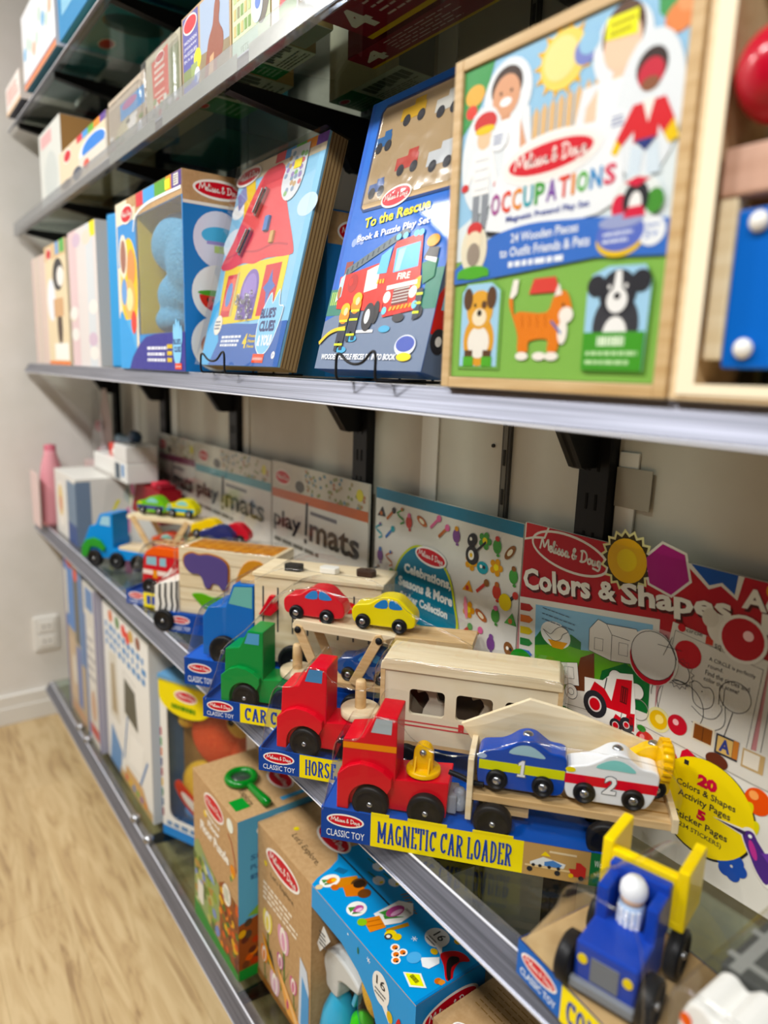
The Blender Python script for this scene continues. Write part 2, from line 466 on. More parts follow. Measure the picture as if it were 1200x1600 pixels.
struct(MB().box(WX-.1, 2.2, -3.6, WY+.1, FLOOR-.05, FLOOR, floor_mat()).build('floor'))
WALLSHADE = ramp_mat('shade_toned_wall', '#c6bfb1', '#cbc4b7', (3, 3, 3), 0.55)  # wall paint toned darker; the shade under the shelves is in this colour
struct(MB().box(WX-.1, 2.2, WY, WY+.1, FLOOR, TOP, WALLSHADE).build('wall_back'))
struct(MB().box(WX-.1, WX, -3.6, WY, FLOOR, TOP, WALLM).build('wall_left'))
bb = MB().box(WX, WX+.014, -3.6, WY-.001, FLOOR, FLOOR+.118, K('#e6e3dc', .4), bev=.003)
bb.box(WX+.013, WX+.018, -3.6, WY-.001, FLOOR, FLOOR+.07, K('#e6e3dc', .4), bev=.002)
struct(bb.build('baseboard_left'))
# pale vertical strips on the back wall
for i, (x0, x1, z1) in enumerate(((-.98, -.935, 2.9), (-.565, -.535, 1.335), (-1.725, -1.69, 2.9), (-2.262, -2.205, 2.9), (-2.66, -2.60, 2.9))):
    struct(MB().box(x0, x1, WY-.004, WY, .2, z1, K('#e9e6df', .35), bev=.001).build('pale_strip_%d' % (i+1)))
m = MB().box(-.779, -.761, WY-.006, WY, .3, 2.9, K('#4a4844', .4), bev=.001)
m.box(-.774, -.766, WY-.0075, WY-.005, .3, 2.9, K('#77746c', .4))
for i in range(40): m.box(-.7725, -.7675, WY-.0085, WY-.006, .36+i*.062, .385+i*.062, K('#26241f', .6))
tag(m.build('slotted_channel'), 'thin grey slotted strip set in the wall above the sticker pad', 'shelf track')
# small screw hole cover left in the wall and a clear tape patch
tag(MB().cyl((-.802, WY-.003, 1.318), (-.802, WY, 1.318), .003, K('#2c2824', .6)).build('wall_plug'), 'tiny dark plug in the bare wall left of the thin strip', 'wall plug')
tag(MB().box(-.5655, -.512, WY-.006, WY-.0045, 1.262, 1.315, K('#a69f92', .3), bev=.0005).build('tape_patch'), 'grey square patch stuck beside the nearest black upright', 'tape')
# twin wall socket near the corner
t = thing('wall_socket', 'white double wall socket low on the end wall', 'socket', (WX, .012, .36))
MB().box(0, .012, -.045, .045, -.07, .07, K('#eceae4', .35), bev=.004).build('face_plate', t)
for dz in (-.03, .03):
    q = MB().box(.0115, .0165, -.03, .03, dz-.024, dz+.024, K('#f2f0ea', .3), bev=.003)
    for dy in (-.01, .01): q.cyl((.0164, dy, dz), (.0172, dy, dz), .0035, K('#3a3835', .5), 10)
    q.build('socket', t)

# ------------------------------------------------------------------ shelving
X0, X1 = WX+.024, 0.75
def glass_shelf(z, label, lip=.0006, drop=.032, rail=RAIL, depth0=.002):
    t = thing('glass_shelf', label, 'shelf', (0, 0, z))
    MB().box(X0, X1, .0315, WY-.022, -.008, -.0004, GLASS, bev=.0012).build('glass_panel', t)
    MB().box(X0, X1, .0142, .0312, -.008, -.0004, ACRYL, bev=.001).build('edge_strip', t, label='frosted clear strip behind the rail')
    # the face leans back towards its top
    pr = [(-.007, -drop), (-.0085, -drop+.001), (-.0085, -drop+.003), (-.0065, -drop+.0045), (.0105, -.0018), (.0115, -.0002), (.0138, -.0002), (.0138, -.009), (.0085, -.0095), (-.0045, -drop+.004), (-.003, -drop)]
    m = MB().prism(pr, X0-.004, X1, rail, plane='yz')
    m.box(X0, X1, .0104, .0134, -.0006, .0002, K('#e4e6ee', .2)); m.box(X0, X1, -.0090, -.0084, -drop+.001, -drop+.003, K('#e4e6ee', .2))  # pale lines along both rail edges are painted highlights
    m.build('front_rail', t)
    return t
glass_shelf(ZA, 'glass shelf with silver front rail at eye level, carrying the boxed games')
glass_shelf(ZC, 'glass shelf with silver front rail under the wooden trucks')
glass_shelf(ZD, 'lowest glass shelf with silver front rail just above the floor')
sB = glass_shelf(ZB, 'upper glass shelf with clear price rail above the boxed games', drop=.014)
m = MB().prism([(-.0095, -.032), (-.0110, -.031), (-.0110, .010), (-.0098, .010), (-.0098, -.0305), (.004, -.0305), (.004, -.032)], X0, X1, ACRYL, plane='yz')
m.build('price_channel', sB, label='clear acrylic price channel')
for x0, x1 in ((-1.72, -1.42), (-1.38, -1.06), (-1.02, -.70)):
    MB().box(x0, x1, -.0097, -.0091, -.029, -.006, K('#c9c5ac', .5)).build('price_strip', sB, label='blank cream price strip')
glass_shelf(ZE, 'topmost glass shelf, at the upper left by the end wall')

UPX = (-2.85, -2.30, -1.752, -1.153, -.592, -.02)
WHERE = ('nearest the end wall', 'behind the leftmost mat packs', 'behind the teal-banded mat pack', 'behind the orange-banded mat pack', 'above the red activity pad', 'far right, beyond the activity pad')
for x, w in zip(UPX, WHERE):
    t = thing('shelf_upright', 'black slotted wall upright, '+w, 'upright', (x, 0, 0), group='black slotted uprights')
    m = MB().box(-.025, .025, .29, WY-.0005, .10, 2.92, BLACK, bev=.0015)
    for k in range(52):
        for s_ in (-.0075, .0075):
            z = .14+k*.053
            m.box(s_-.0018, s_+.0018, .2893, .2906, z, z+.022, K('#040405', .8))
    m.build('slotted_post', t)
SHN = {ZA: 'eye-level shelf', ZB: 'upper shelf', ZC: 'truck shelf', ZD: 'lowest shelf', ZE: 'topmost shelf'}
for z in (ZA, ZB, ZC, ZD, ZE):
    for x, w in zip(UPX, WHERE):
        if z == ZD and x < -2: continue
        s_ = z-1.415
        q = [(.0148, -.012), (.0160, -.030), (.10, -.042), (.216, -.055), (.250, -.105), (.2595, -.108), (.2895, -.108), (.2895, -.012)]
        m = MB().prism(q, -.0045, .0045, BLACK, plane='yz', bev=.001)
        # folded flange along the lower edge
        for a, b in zip(q[1:5], q[2:6]):
            d = Vector((b[0]-a[0], b[1]-a[1])).normalized(); n_ = Vector((-d.y, d.x))*.003
            m.prism([a, b, (b[0]-n_.x*-1, b[1]+n_.y), (a[0]+n_.x, a[1]+n_.y)], -.011, .011, BLACK, plane='yz')
        o = m.build('shelf_bracket', None, (x, 0, z+.0035))
        tag(o, 'black metal bracket under the %s, %s' % (SHN[z], w.replace('above the red', 'over the red')), 'bracket', 'black shelf brackets')
# little glass clamps along the front of the lowest shelf
for x in (-2.45, -2.35, -1.83, -1.72):
    m = MB().lathe([(0, 0), (.012, 0), (.014, .004), (.014, .012), (.009, .018), (0, .0185)], STEEL, 20, (x, .0195, ZD+.0003))
    tag(m.build('glass_clamp'), 'small chrome knob on the lowest glass shelf, %s' % {-2.45: 'farthest along', -2.35: 'second from the end wall', -1.83: 'by the white craft box', -1.72: 'beside the window box'}[x], 'clamp', 'chrome shelf clamps')
# ------------------------------------------------------------------ eye-level shelf: boxed games
YEL = '#e9dd1e'
# --- occupations set in its wooden frame
t = thing('dress_up_puzzle_box', 'large shrink-wrapped wooden-framed set lettered OCCUPATIONS', 'toy', (-.58, 0, ZA+.0006))
W, H = .264, .312
m = MB()
m.box(0, .0115, 0, .042, 0, H, WOOD, bev=.0012); m.box(W-.0115, W, 0, .042, 0, H, WOOD, bev=.0012)
m.box(.0115, W-.0115, 0.0005, .042, 0, .0105, WOOD, bev=.0008); m.box(.0115, W-.0115, .0005, .042, H-.0105, H, WOOD, bev=.0008)
m.box(.0115, W-.0115, .034, .041, .0105, H-.0105, WOOD)
m.build('wooden_frame', t)
m = MB(); m.box(.012, W-.012, .004, .03, .011, H-.011, K('#86b85c'))
F = Face(m, (0, .0038, 0), (W, 0, 0), (0, 0, H))
u0, u1, v0, v1 = .046, .954, .036, .964
F.rect(u0, v0, u1, v1, '#86b45c', 1)
F.rect(u0, .40, u1, v1, '#9cc6e2', 2)
F.poly([(u0, .5), (.35, .62), (.6, .72), (u1, .62), (u1, .4), (u0, .4)], '#dfe8ea', 3)
F.poly([(u0, v1), (.2, v1), (.17, .9), (.12, .83), (u0, .78)], '#4f9a5c', 4); F.ell(.105, .885, .05, .03, '#e9b25c', 5); F.ell(.09, .84, .03, .02, '#d8483c', 5)
F.poly([(.84, v1), (u1, v1), (u1, .87), (.9, .86), (.85, .9)], '#4f9a5c', 4); F.ell(.92, .875, .05, .035, '#e08c58', 5); F.ell(.94, .91, .035, .03, '#e8a070', 5)
for k in range(9): F.poly([(.36+k*.035, .7), (.388+k*.035, .7), (.388+k*.035, .765+.004*k), (.374+k*.035, .785+.004*k), (.36+k*.035, .765+.004*k)], '#ddb98a', 4)
# sun and moon
for k in range(14):
    a = 2*PI*k/14
    F.poly([(.51+.085*math.cos(a-.2), .885+.066*math.sin(a-.2)), (.51+.125*math.cos(a), .885+.094*math.sin(a)), (.51+.085*math.cos(a+.2), .885+.066*math.sin(a+.2))], '#eab543', 4)
F.ell(.51, .885, .095, .075, '#f5d878', 5); F.ell(.50, .89, .07, .055, '#f7e4a0', 6)
F.ell(.6, .885, .045, .035, '#7d86c4', 6); F.ell(.612, .902, .04, .03, '#9cc6e2', 7)
# standing child, left
F.ell(.27, .85, .115, .10, '#e9edf0', 5); F.poly([(.17, .8), (.38, .8), (.42, .56), (.12, .56)], '#e9edf0', 5)
F.ell(.265, .875, .075, .055, '#4a3a33', 6); F.ell(.265, .85, .066, .058, '#d9a483', 7); F.ell(.265, .833, .028, .012, '#ffffff', 8)
for d in (-.025, .025): F.ell(.265+d, .86, .006, .005, '#3a2a22', 8)
F.rect(.245, .78, .29, .81, '#d9a483', 6); F.poly([(.19, .785), (.34, .785), (.345, .6), (.19, .6)], '#fafafa', 7)
F.poly([(.34, .775), (.375, .7), (.375, .62), (.35, .62), (.345, .7)], '#d9a483', 7)
# cook figure in front
F.ell(.165, .69, .11, .155, '#e6ebee', 8); F.ell(.17, .795, .058, .03, '#c73a3a', 9); F.ell(.17, .775, .05, .012, '#e6c84a', 10); F.ell(.168, .75, .036, .03, '#eec7a4', 9)
F.poly([(.12, .72), (.215, .72), (.25, .61), (.235, .6), (.205, .65), (.205, .59), (.12, .59), (.12, .65), (.09, .62), (.08, .635)], '#f4f4f2', 10)
F.rect(.125, .50, .16, .59, '#8a8f96', 10); F.rect(.172, .49, .207, .59, '#8a8f96', 10); F.ell(.08, .62, .02, .012, '#c73a3a', 11); F.ell(.25, .61, .02, .012, '#c73a3a', 11)
F.ell(.235, .475, .03, .012, '#2c2c30', 11)
for q in range(4): F.rect(.13, .605+q*.028, .2, .608+q*.028, '#c9ccd0', 11)
F.ell(.245, .735, .045, .034, '#eef1f3', 12); lines(F, .22, .72, .27, .75, 3, '#7d88b0', 13)
# bare-shouldered child, right, and price sticker
F.ell(.735, .86, .105, .095, '#e9edf0', 5); F.poly([(.6, .79), (.86, .8), (.88, .58), (.55, .6)], '#e9edf0', 5)
F.ell(.735, .89, .075, .07, '#5d4334', 6); F.ell(.735, .865, .066, .062, '#f0cdb2', 7); F.rect(.71, .78, .765, .815, '#f0cdb2', 6)
F.poly([(.66, .785), (.83, .79), (.83, .62), (.66, .62)], '#f6f6f6', 7); F.poly([(.66, .78), (.62, .74), (.61, .66), (.635, .655), (.66, .71)], '#f0cdb2', 7)
F.poly([(.672, .885), (.785, .875), (.785, .932), (.675, .935)], '#f2f01c', 9)
lines(F, .69, .885, .775, .925, 2, '#b9b020', 10)
# caped figure
F.ell(.845, .70, .115, .17, '#e6ebee', 8); F.ell(.845, .785, .052, .045, '#3a2c28', 9); F.ell(.845, .77, .043, .036, '#c23343', 10); F.ell(.845, .748, .03, .016, '#8b5a40', 11)
F.poly([(.795, .71), (.90, .71), (.935, .655), (.905, .625), (.885, .65), (.885, .62), (.805, .62), (.805, .65), (.765, .62), (.745, .64)], '#cf3036', 10)
F.poly([(.745, .64), (.765, .62), (.75, .60), (.73, .61)], '#e8c63a', 11); F.poly([(.905, .625), (.935, .655), (.955, .61), (.925, .6)], '#e8c63a', 11)
F.poly([(.825, .715), (.868, .715), (.85, .66)], '#f3f0e8', 11); F.poly([(.81, .625), (.885, .625), (.85, .597)], '#2e3a78', 12)
F.poly([(.80, .615), (.842, .60), (.835, .53), (.795, .53)], '#d6e3ec', 10); F.poly([(.855, .60), (.89, .615), (.905, .54), (.86, .54)], '#d6e3ec', 10)
F.ell(.745, .685, .035, .028, '#eef1f3', 9); lines(F, .722, .67, .77, .7, 3, '#7d88b0', 10)
# white ribbon and blue ribbon
F.poly([(.2, .48), (.24, .62), (.36, .685), (.5, .71), (.66, .70), (.76, .67), (.79, .5), (.7, .47), (.4, .45)], '#eef1f3', 9)
F.ell(.484, .645, .215, .066, '#f6f4f0', 11, rot=2); F.logo(.484, .645, .104, .0335, 12, rot=2, red='#cf2733')
CO = ['#a0468c', '#d8452f', '#e08a2a', '#2f9ca8', '#4c9e46', '#7a4aa0', '#d8452f', '#e08a2a', '#5cb04a', '#2f86c0', '#d23a5a']
a = .226
for k, ch in enumerate('OCCUPATIONS'):
    s_ = .014 if ch == 'I' else .0445
    F.text(ch, a, .518+.0018*k, a+s_, .582+.0005*k, CO[k], 11, bold=.03)
    a += s_+.0072
F.text('Magnetic Pretend Play Set', .305, .488, .665, .51, '#3c4f9c', 11, bold=.02)
rib = spline([(u0, .375), (.15, .425), (.26, .463), (.42, .477), (.6, .468), (.72, .459), (u1, .43)], 4)
F.poly([(a, b) for a, b in rib]+[(u1, .345), (.7, .36), (.4, .345), (.2, .335), (u0, .33)], '#3f6fc0', 10)
F.text('24 Wooden Pieces', .335, .432, .63, .458, '#eef3fa', 12, bold=.02); F.text('to Outfit Friends & Pets', .285, .392, .68, .42, '#eef3fa', 12, bold=.02); lines(F, .33, .36, .64, .38, 1, '#eef3fa', 12, .8)
F.ell(.79, .395, .085, .042, '#e7c24a', 12); F.ell(.79, .412, .085, .045, '#5d6fbe', 13); F.ell(.79, .44, .08, .018, '#9aa3c8', 14); lines(F, .73, .385, .85, .42, 2, '#dfe5f4', 14)
F.ell(.9, .405, .045, .035, '#eef1f3', 12); F.text('Ages', .875, .413, .925, .425, '#3f6fc0', 13); F.text('3+', .878, .388, .922, .408, '#3f6fc0', 13)
# small pets
F.ell(.835, .485, .085, .06, '#e7ece9', 12); F.ell(.78, .475, .028, .03, '#cf3048', 13); F.ell(.9, .475, .03, .03, '#4f8f3f', 13); F.ell(.835, .485, .045, .045, '#2a2a2e', 13); F.ell(.835, .475, .022, .03, '#f3f1ee', 14)
F.poly([(.79, .53), (.835, .515), (.88, .53), (.835, .54)], '#cf3048', 14); F.poly([(.795, .445), (.875, .445), (.86, .47), (.81, .47)], '#cf3048', 14)
F.ell(.148, .43, .07, .075, '#e4dcc4', 12); F.ell(.148, .49, .04, .022, '#c73a3a', 13); F.ell(.148, .455, .04, .03, '#e9dcc0', 14); F.ell(.148, .415, .035, .035, '#96897c', 14); F.ell(.15, .36, .085, .02, '#58a83c', 14); F.rect(.065, .345, .235, .36, '#58a83c', 14)
# three animals below the ribbon
F.poly([(.085, .06), (.085, .30), (.12, .335), (.26, .335), (.31, .30), (.31, .06)], '#74a552', 2); F.poly([(.095, .07), (.095, .30), (.125, .325), (.25, .325), (.295, .30), (.295, .07)], '#a7cfe8', 3)
F.ell(.195, .15, .082, .08, '#d99e44', 4); F.ell(.195, .145, .058, .05, '#eee9df', 5); F.ell(.195, .245, .07, .06, '#dda64c', 5); F.ell(.13, .28, .025, .034, '#5a3d28', 6); F.ell(.255, .28, .025, .034, '#5a3d28', 6); F.ell(.195, .222, .038, .027, '#efe2c6', 6); F.ell(.195, .235, .012, .01, '#2b2320', 7); F.ell(.218, .26, .014, .012, '#5a3d28', 7); F.ell(.17, .26, .006, .006, '#2b2320', 7)
for d in (-.05, .05): F.rect(.195+d-.028, .07, .195+d+.028, .1, '#5aa83e', 6); F.rect(.195+d-.022, .1, .195+d+.022, .12, '#5a3d28', 6)
body = spline([(.36, .27), (.37, .225), (.4, .232), (.52, .225), (.55, .27), (.6, .28), (.63, .22), (.6, .195), (.585, .15), (.575, .115), (.535, .115), (.53, .15), (.45, .145), (.445, .115), (.4, .115), (.395, .16), (.375, .2), (.345, .25), (.345, .275)], 3, True)
F.poly(body, '#dd8038', 4); F.ell(.605, .215, .03, .022, '#f2ece2', 5); F.ell(.595, .17, .02, .035, '#f2ece2', 5)
for x in (.42, .5, .555): F.ell(x, .102, .03, .012, '#f2ece2', 5)
F.poly([(.36, .27), (.345, .275), (.36, .325), (.385, .325), (.38, .285)], '#f2ece2', 5); F.line([(.545, .2), (.59, .165)], .0022, '#4a6fb0', 6); F.poly([(.55, .268), (.567, .305), (.583, .272)], '#f2ece2', 5); F.ell(.592, .243, .005, .005, '#2b2320', 6)
F.poly([(.435, .28), (.57, .28), (.55, .322), (.455, .322)], '#d24a42', 4)
for k in range(4): F.line([(.41+k*.035, .22), (.415+k*.035, .185)], .0013, '#c76a28', 5)
bx = [(.685, .065), (.685, .27), (.7, .315), (.76, .333), (.89, .328), (.915, .29), (.91, .065)]
F.poly([(a+.012, b-.008) for a, b in bx], '#5d8a3e', 2); F.poly(bx, '#a7cfe8', 3)
F.ell(.8, .18, .085, .085, '#3b3b40', 4); F.ell(.8, .155, .045, .05, '#f2f1ee', 5); F.ell(.8, .265, .068, .058, '#2f2f34', 6); F.ell(.8, .245, .038, .032, '#f2f1ee', 7); F.poly([(.79, .32), (.81, .32), (.818, .26), (.782, .26)], '#f2f1ee', 7); F.ell(.8, .256, .012, .009, '#26262a', 8)
F.ell(.72, .285, .035, .028, '#2f2f34', 7); F.ell(.88, .29, .035, .028, '#2f2f34', 7)
for d in (-.03, .03): F.ell(.8+d, .28, .006, .006, '#f2f1ee', 8)
F.rect(.685, .065, .91, .165, '#4f9a3c', 8); lines(F, .74, .128, .86, .155, 1, '#dff0d2', 9, .9); lines(F, .70, .075, .895, .122, 2, '#bfe0ac', 9)
m.build('printed_card', t)
MB().box(-.001, W+.001, -.0016, -.001, -.0, H+.001, SLEEVE).box(-.0016, -.001, -.001, .043, 0, H+.001, SLEEVE).build('shrink_wrap', t)

# --- open wooden tray with lacing toy at the right
t = thing('wooden_toy_tray', 'open wooden tray at the right end holding a red ball and blue panel', 'toy', (-.3125, 0, ZA+.0006))
m = MB(); TW, TH, TD = .30, .34, .085
PALE = ramp_mat('bright_pine', '#e2c79c', '#d4b485', (2, 24, 24), .5)
m.box(0, .012, 0, TD, 0, TH, PALE, bev=.001); m.box(TW-.012, TW, 0, TD, 0, TH, PALE, bev=.001)
m.box(.012, TW-.012, 0, TD, 0, .012, PALE, bev=.001); m.box(.012, TW-.012, 0, TD, TH-.012, TH, PALE, bev=.001)
m.box(.012, TW-.012, TD-.006, TD, .012, TH-.012, K('#5f5a40', .7))
m.build('tray_frame', t)
m = MB()
m.box(.006, .02, -.0015, .0, .004, TH-.004, K('#efe3c8', .6)); m.box(.02, TW-.006, -.0015, 0, .004, .012, K('#efe3c8', .6))
m.build('paper_edge', t)
MB().ball((.0465, .024, .221), .0325, K('#b01f30', .22, .5), 32, 20).build('red_ball', t)
m = MB().box(.0165, .11, .010, .05, .143, .176, ramp_mat('pinkish_wood', '#c9a08a', '#bd937c', (2, 24, 24), .5), bev=.002); m.box(.0165, .03, .012, .03, .030, .143, WOODP, bev=.001)
m.build('wood_block', t)
MB().box(.030, .15, .014, .024, .024, .134, K('#1f5fb4', .3), bev=.002).build('blue_panel', t)
for z in (.038, .124):
    MB().lathe([(0, 0), (.0062, .0), (.0072, .003), (.0052, .0055), (0, .0062)], K('#e8e6e0', .25), 20, (.047, .014, z), (0, -1, 0)).build('white_peg', t)
m = MB()
for k in range(7): m.cyl((.03+.012*k, TD-.012, .014), (.03+.012*k, TD-.012, .33), .0035, K('#6c6a48', .7), 10)
m.build('dowel_row', t)

# --- "to the rescue" box, leaning back on a wire stand
def leaning(name, label, cat, x, y, z, W, Hd, dep, lean):
    """an Empty turned back by lean degrees; local x right, y into the box, z up its face"""
    t = thing(name, label, cat, (x, y, z)); t.rotation_euler = (-math.radians(lean), 0, 0)
    return t
LEAN = 14.0
W, H, D = .238, .372, .04
t = leaning('puzzle_book_box', 'tall glossy blue box with a fire engine, lettered To the Rescue', 'toy', -.879, .022, ZA+.0150, W, H, D, LEAN)
m = MB(); m.box(0, W, 0, D, 0, H, K('#1457ae', .6, .55), bev=.001)
F = Face(m, (0, -.0002, 0), (W, 0, 0), (0, 0, H)); g = (.16, .8)
def G(h): return K(h, .6, .55)
F.rect(.0, .0, 1, 1, G('#1a62bd'), 1); F.rect(0, 0, .035, 1, G('#0f57b4'), 2)
F.poly([(0, .18), (.3, .24), (.6, .25), (1, .23), (1, 0), (0, 0)], G('#6c7b94'), 2)
for a, b, c in ((.0, .1, .3), (.08, .17, .34), (.15, .22, .30), (.88, .94, .36), (.93, 1, .33)): F.rect(a, .2, b, c, G('#3a7a6a'), 3)
for k in range(5): F.rect(.02+.02*k, .24, .03+.02*k, .29, G('#b7d36a'), 4)
F.rect(.1, .3, .17, .40, G('#8a3a30'), 4); F.rect(.115, .33, .13, .36, G('#f0e8d8'), 5); F.rect(.145, .33, .16, .36, G('#f0e8d8'), 5)
for u, v, r in ((.13, .47, .035), (.17, .48, .045), (.21, .47, .03)): F.circ(u, v, r*W*.7, G('#8ea2d8'), 3)
# cut-out window with moulded tray of wooden pieces
F.poly([(.12, .60), (.125, .945), (.16, .965), (.9, .965), (.93, .945), (.93, .60), (.90, .585), (.15, .585)], G('#c2a780'), 4)
F.line([(.12, .60), (.125, .945), (.16, .965), (.9, .965), (.93, .945), (.93, .60), (.90, .585), (.15, .585)], .004, G('#08366f'), 5, True)
for u, v, a, b, c in ((.22, .83, .09, .035, '#2f6fae'), (.25, .66, .09, .03, '#4468a8'), (.46, .9, .13, .04, '#e2b42c'), (.5, .72, .12, .04, '#c84434'), (.74, .88, .11, .04, '#d9d7cf'), (.78, .70, .12, .045, '#dfe3e6')):
    F.rect(u-a, v-b*.5, u+a*.6, v+b*.6, G(c), 6); F.rect(u-a*.2, v+b*.6, u+a*.5, v+b*1.1, G(c), 6)
    for s_ in (-.55, .4): F.circ(u+a*s_, v-b*.55, .0075, G('#24242a'), 7)
F.logo(.452, .607, .063, .028, 8, rot=4, red='#c92331')
F.text('To the Rescue', .205, .515, .78, .552, G('#f3df3c'), 8, bold=.03, rot=2.5); F.text('Book & Puzzle Play Set', .165, .460, .80, .492, G('#f4f6fa'), 8, bold=.02, rot=2.0)
# fire engine
F.poly([(.1, .34), (.12, .375), (.62, .485), (.66, .465)], G('#5b6a72'), 5)
for k in range(11): F.line([(.13+k*.045, .352+k*.0105), (.135+k*.045, .372+k*.0100)], .003, G('#2c3a44'), 6)
F.poly([(.07, .345), (.44, .375), (.55, .35), (.56, .2), (.10, .225)], G('#c9281f'), 6); F.poly([(.34, .355), (.46, .372), (.47, .285), (.35, .275)], G('#e8e6e2'), 7); F.ell(.22, .315, .05, .035, G('#a81d1a'), 7); F.ell(.2, .32, .02, .014, G('#c9281f'), 8)
F.poly([(.085, .34), (.125, .355), (.125, .27), (.075, .25)], G('#bfe0f2'), 8); F.ell(.1, .285, .018, .024, G('#a86a3c'), 9)
F.poly([(.55, .425), (.78, .44), (.87, .20), (.58, .18), (.53, .33)], G('#d42a22'), 8); F.poly([(.55, .425), (.78, .44), (.775, .455), (.56, .44)], G('#b01f1c'), 9)
F.poly([(.575, .415), (.772, .425), (.793, .342), (.588, .332)], G('#63b4ea'), 9); F.poly([(.60, .41), (.66, .415), (.64, .337), (.60, .335)], G('#a9dcf8'), 10); F.poly([(.45, .40), (.535, .425), (.53, .335), (.44, .335)], G('#63b4ea'), 9)
for u in (.57, .63, .72, .76): F.ell(u, .455, .022, .011, G('#6fc8f8'), 10)
F.text('FIRE', .638, .305, .745, .328, G('#f4ece4'), 10, bold=.03); F.poly([(.565, .288), (.815, .298), (.818, .283), (.567, .273)], G('#f4f2ee'), 10)
F.poly([(.63, .275), (.76, .28), (.775, .225), (.64, .218)], G('#6b2420'), 10)
for k in range(5): F.line([(.637, .228+k*.0105), (.768, .234+k*.0105)], .0014, G('#c9c4c0'), 11)
F.circ(.587, .248, .0075, G('#f6f4e4'), 11); F.circ(.80, .258, .0075, G('#f6f4e4'), 11); F.circ(.587, .202, .005, G('#7cc8f0'), 11); F.circ(.835, .215, .005, G('#7cc8f0'), 11)
for k in range(6): F.poly([(.625+k*.032, .20+k*.0015), (.645+k*.032, .20+k*.0015), (.655+k*.032, .214+k*.0015), (.635+k*.032, .214+k*.0015)], G('#e8a23a'), 11)
for k in range(3): F.rect(.46+k*.025, .30, .475+k*.025, .315, G('#e8b52c'), 9)
F.ell(.447, .185, .055, .05, G('#22222a'), 9); F.ell(.44, .187, .024, .026, G('#e8e8e8'), 10); F.ell(.51, .20, .03, .04, G('#1c1c22'), 8); F.ell(.72, .176, .05, .015, G('#2c2c34'), 7); F.ell(.88, .19, .03, .02, G('#22222a'), 7)
F.poly([(.82, .35), (.93, .36), (.94, .30), (.86, .28)], G('#2c7a5c'), 7); F.poly([(.82, .365), (.93, .36), (.93, .395), (.85, .40)], G('#33353a'), 7); F.poly([(.84, .36), (.93, .345), (.93, .36), (.84, .372)], G('#f2f2f0'), 8); F.ell(.87, .42, .05, .02, G('#d89a2a'), 8); F.poly([(.8, .30), (.84, .31), (.85, .27), (.8, .26)], G('#e8b52c'), 9)
# firefighters and hose
for u, v in ((.21, .16), (.31, .195)):
    F.ell(u, v+.035, .05, .03, G('#e88a24'), 10); F.ell(u, v+.06, .045, .022, G('#f0b52c'), 11); F.ell(u+.01, v+.05, .02, .015, G('#f0c8a0'), 12)
    F.poly([(u-.04, v+.03), (u+.05, v+.03), (u+.045, v-.06), (u-.035, v-.06)], G('#23283a'), 9)
    F.rect(u-.035, v-.055, u-.005, v-.095, G('#23283a'), 10); F.rect(u+.015, v-.055, u+.045, v-.09, G('#23283a'), 10)
    for q in (.012, -.02, -.075): F.rect(u-.037, v+q, u+.045, v+q+.008, G('#d8e84a'), 12)
F.poly([(.83, .265), (.88, .268), (.885, .17), (.84, .165)], G('#23283a'), 9)
for q in (.245, .215, .185): F.rect(.835, q, .885, q+.008, G('#d8e84a'), 10)
F.line(spline([(.0, .095), (.08, .13), (.16, .145), (.25, .15)], 4), .005, G('#e8c04a'), 11)
F.rect(.36, .13, .52, .14, G('#e8e8ea'), 4)
for u, v in ((.25, .07), (.33, .11), (.62, .14)): F.ell(u, v, .05, .012, G('#4fa0c8'), 5)
F.text('WOODEN PUZZLE PIECES FIT INTO BOOK', .06, .034, .78, .055, G('#eef0f4'), 8, bold=.03, shear=.12)
F.ell(.835, .082, .085, .035, G('#dfe4f0'), 8); F.ell(.835, .087, .075, .026, G('#4456a8'), 9); F.ell(.845, .045, .06, .014, G('#e8d23a'), 9)
# navy side panel with a small red lorry
S = Face(m, (W+.0002, 0, 0), (0, D, 0), (0, 0, H))
S.rect(0, 0, 1, 1, G('#12226a'), 1); S.rect(0, 0, 1, .32, G('#5d6c86'), 2); S.poly([(0, .12), (.95, .12), (.95, .3), (.3, .31), (0, .24)], G('#c9281f'), 3); S.poly([(.2, .27), (.8, .28), (.8, .21), (.2, .2)], G('#8fd0f0'), 4); S.ell(.5, .22, .2, .03, G('#e0a83c'), 5)
for u in (.35,): S.ell(u, .105, .3, .04, G('#22222a'), 5); S.ell(u, .105, .12, .016, G('#e6e6e6'), 6)
S.ell(.5, .62, .3, .02, G('#e8c23a'), 3)
m.build('printed_box', t)
m = MB(); P = [(.135, .605), (.14, .94), (.165, .955), (.9, .955), (.92, .94), (.92, .605)]
m.prism([(a*W, b*H) for a, b in P], -.006, -.0014, BLISTER, plane='xz', bev=.002); m.build('blister_window', t, label='clear moulded window')

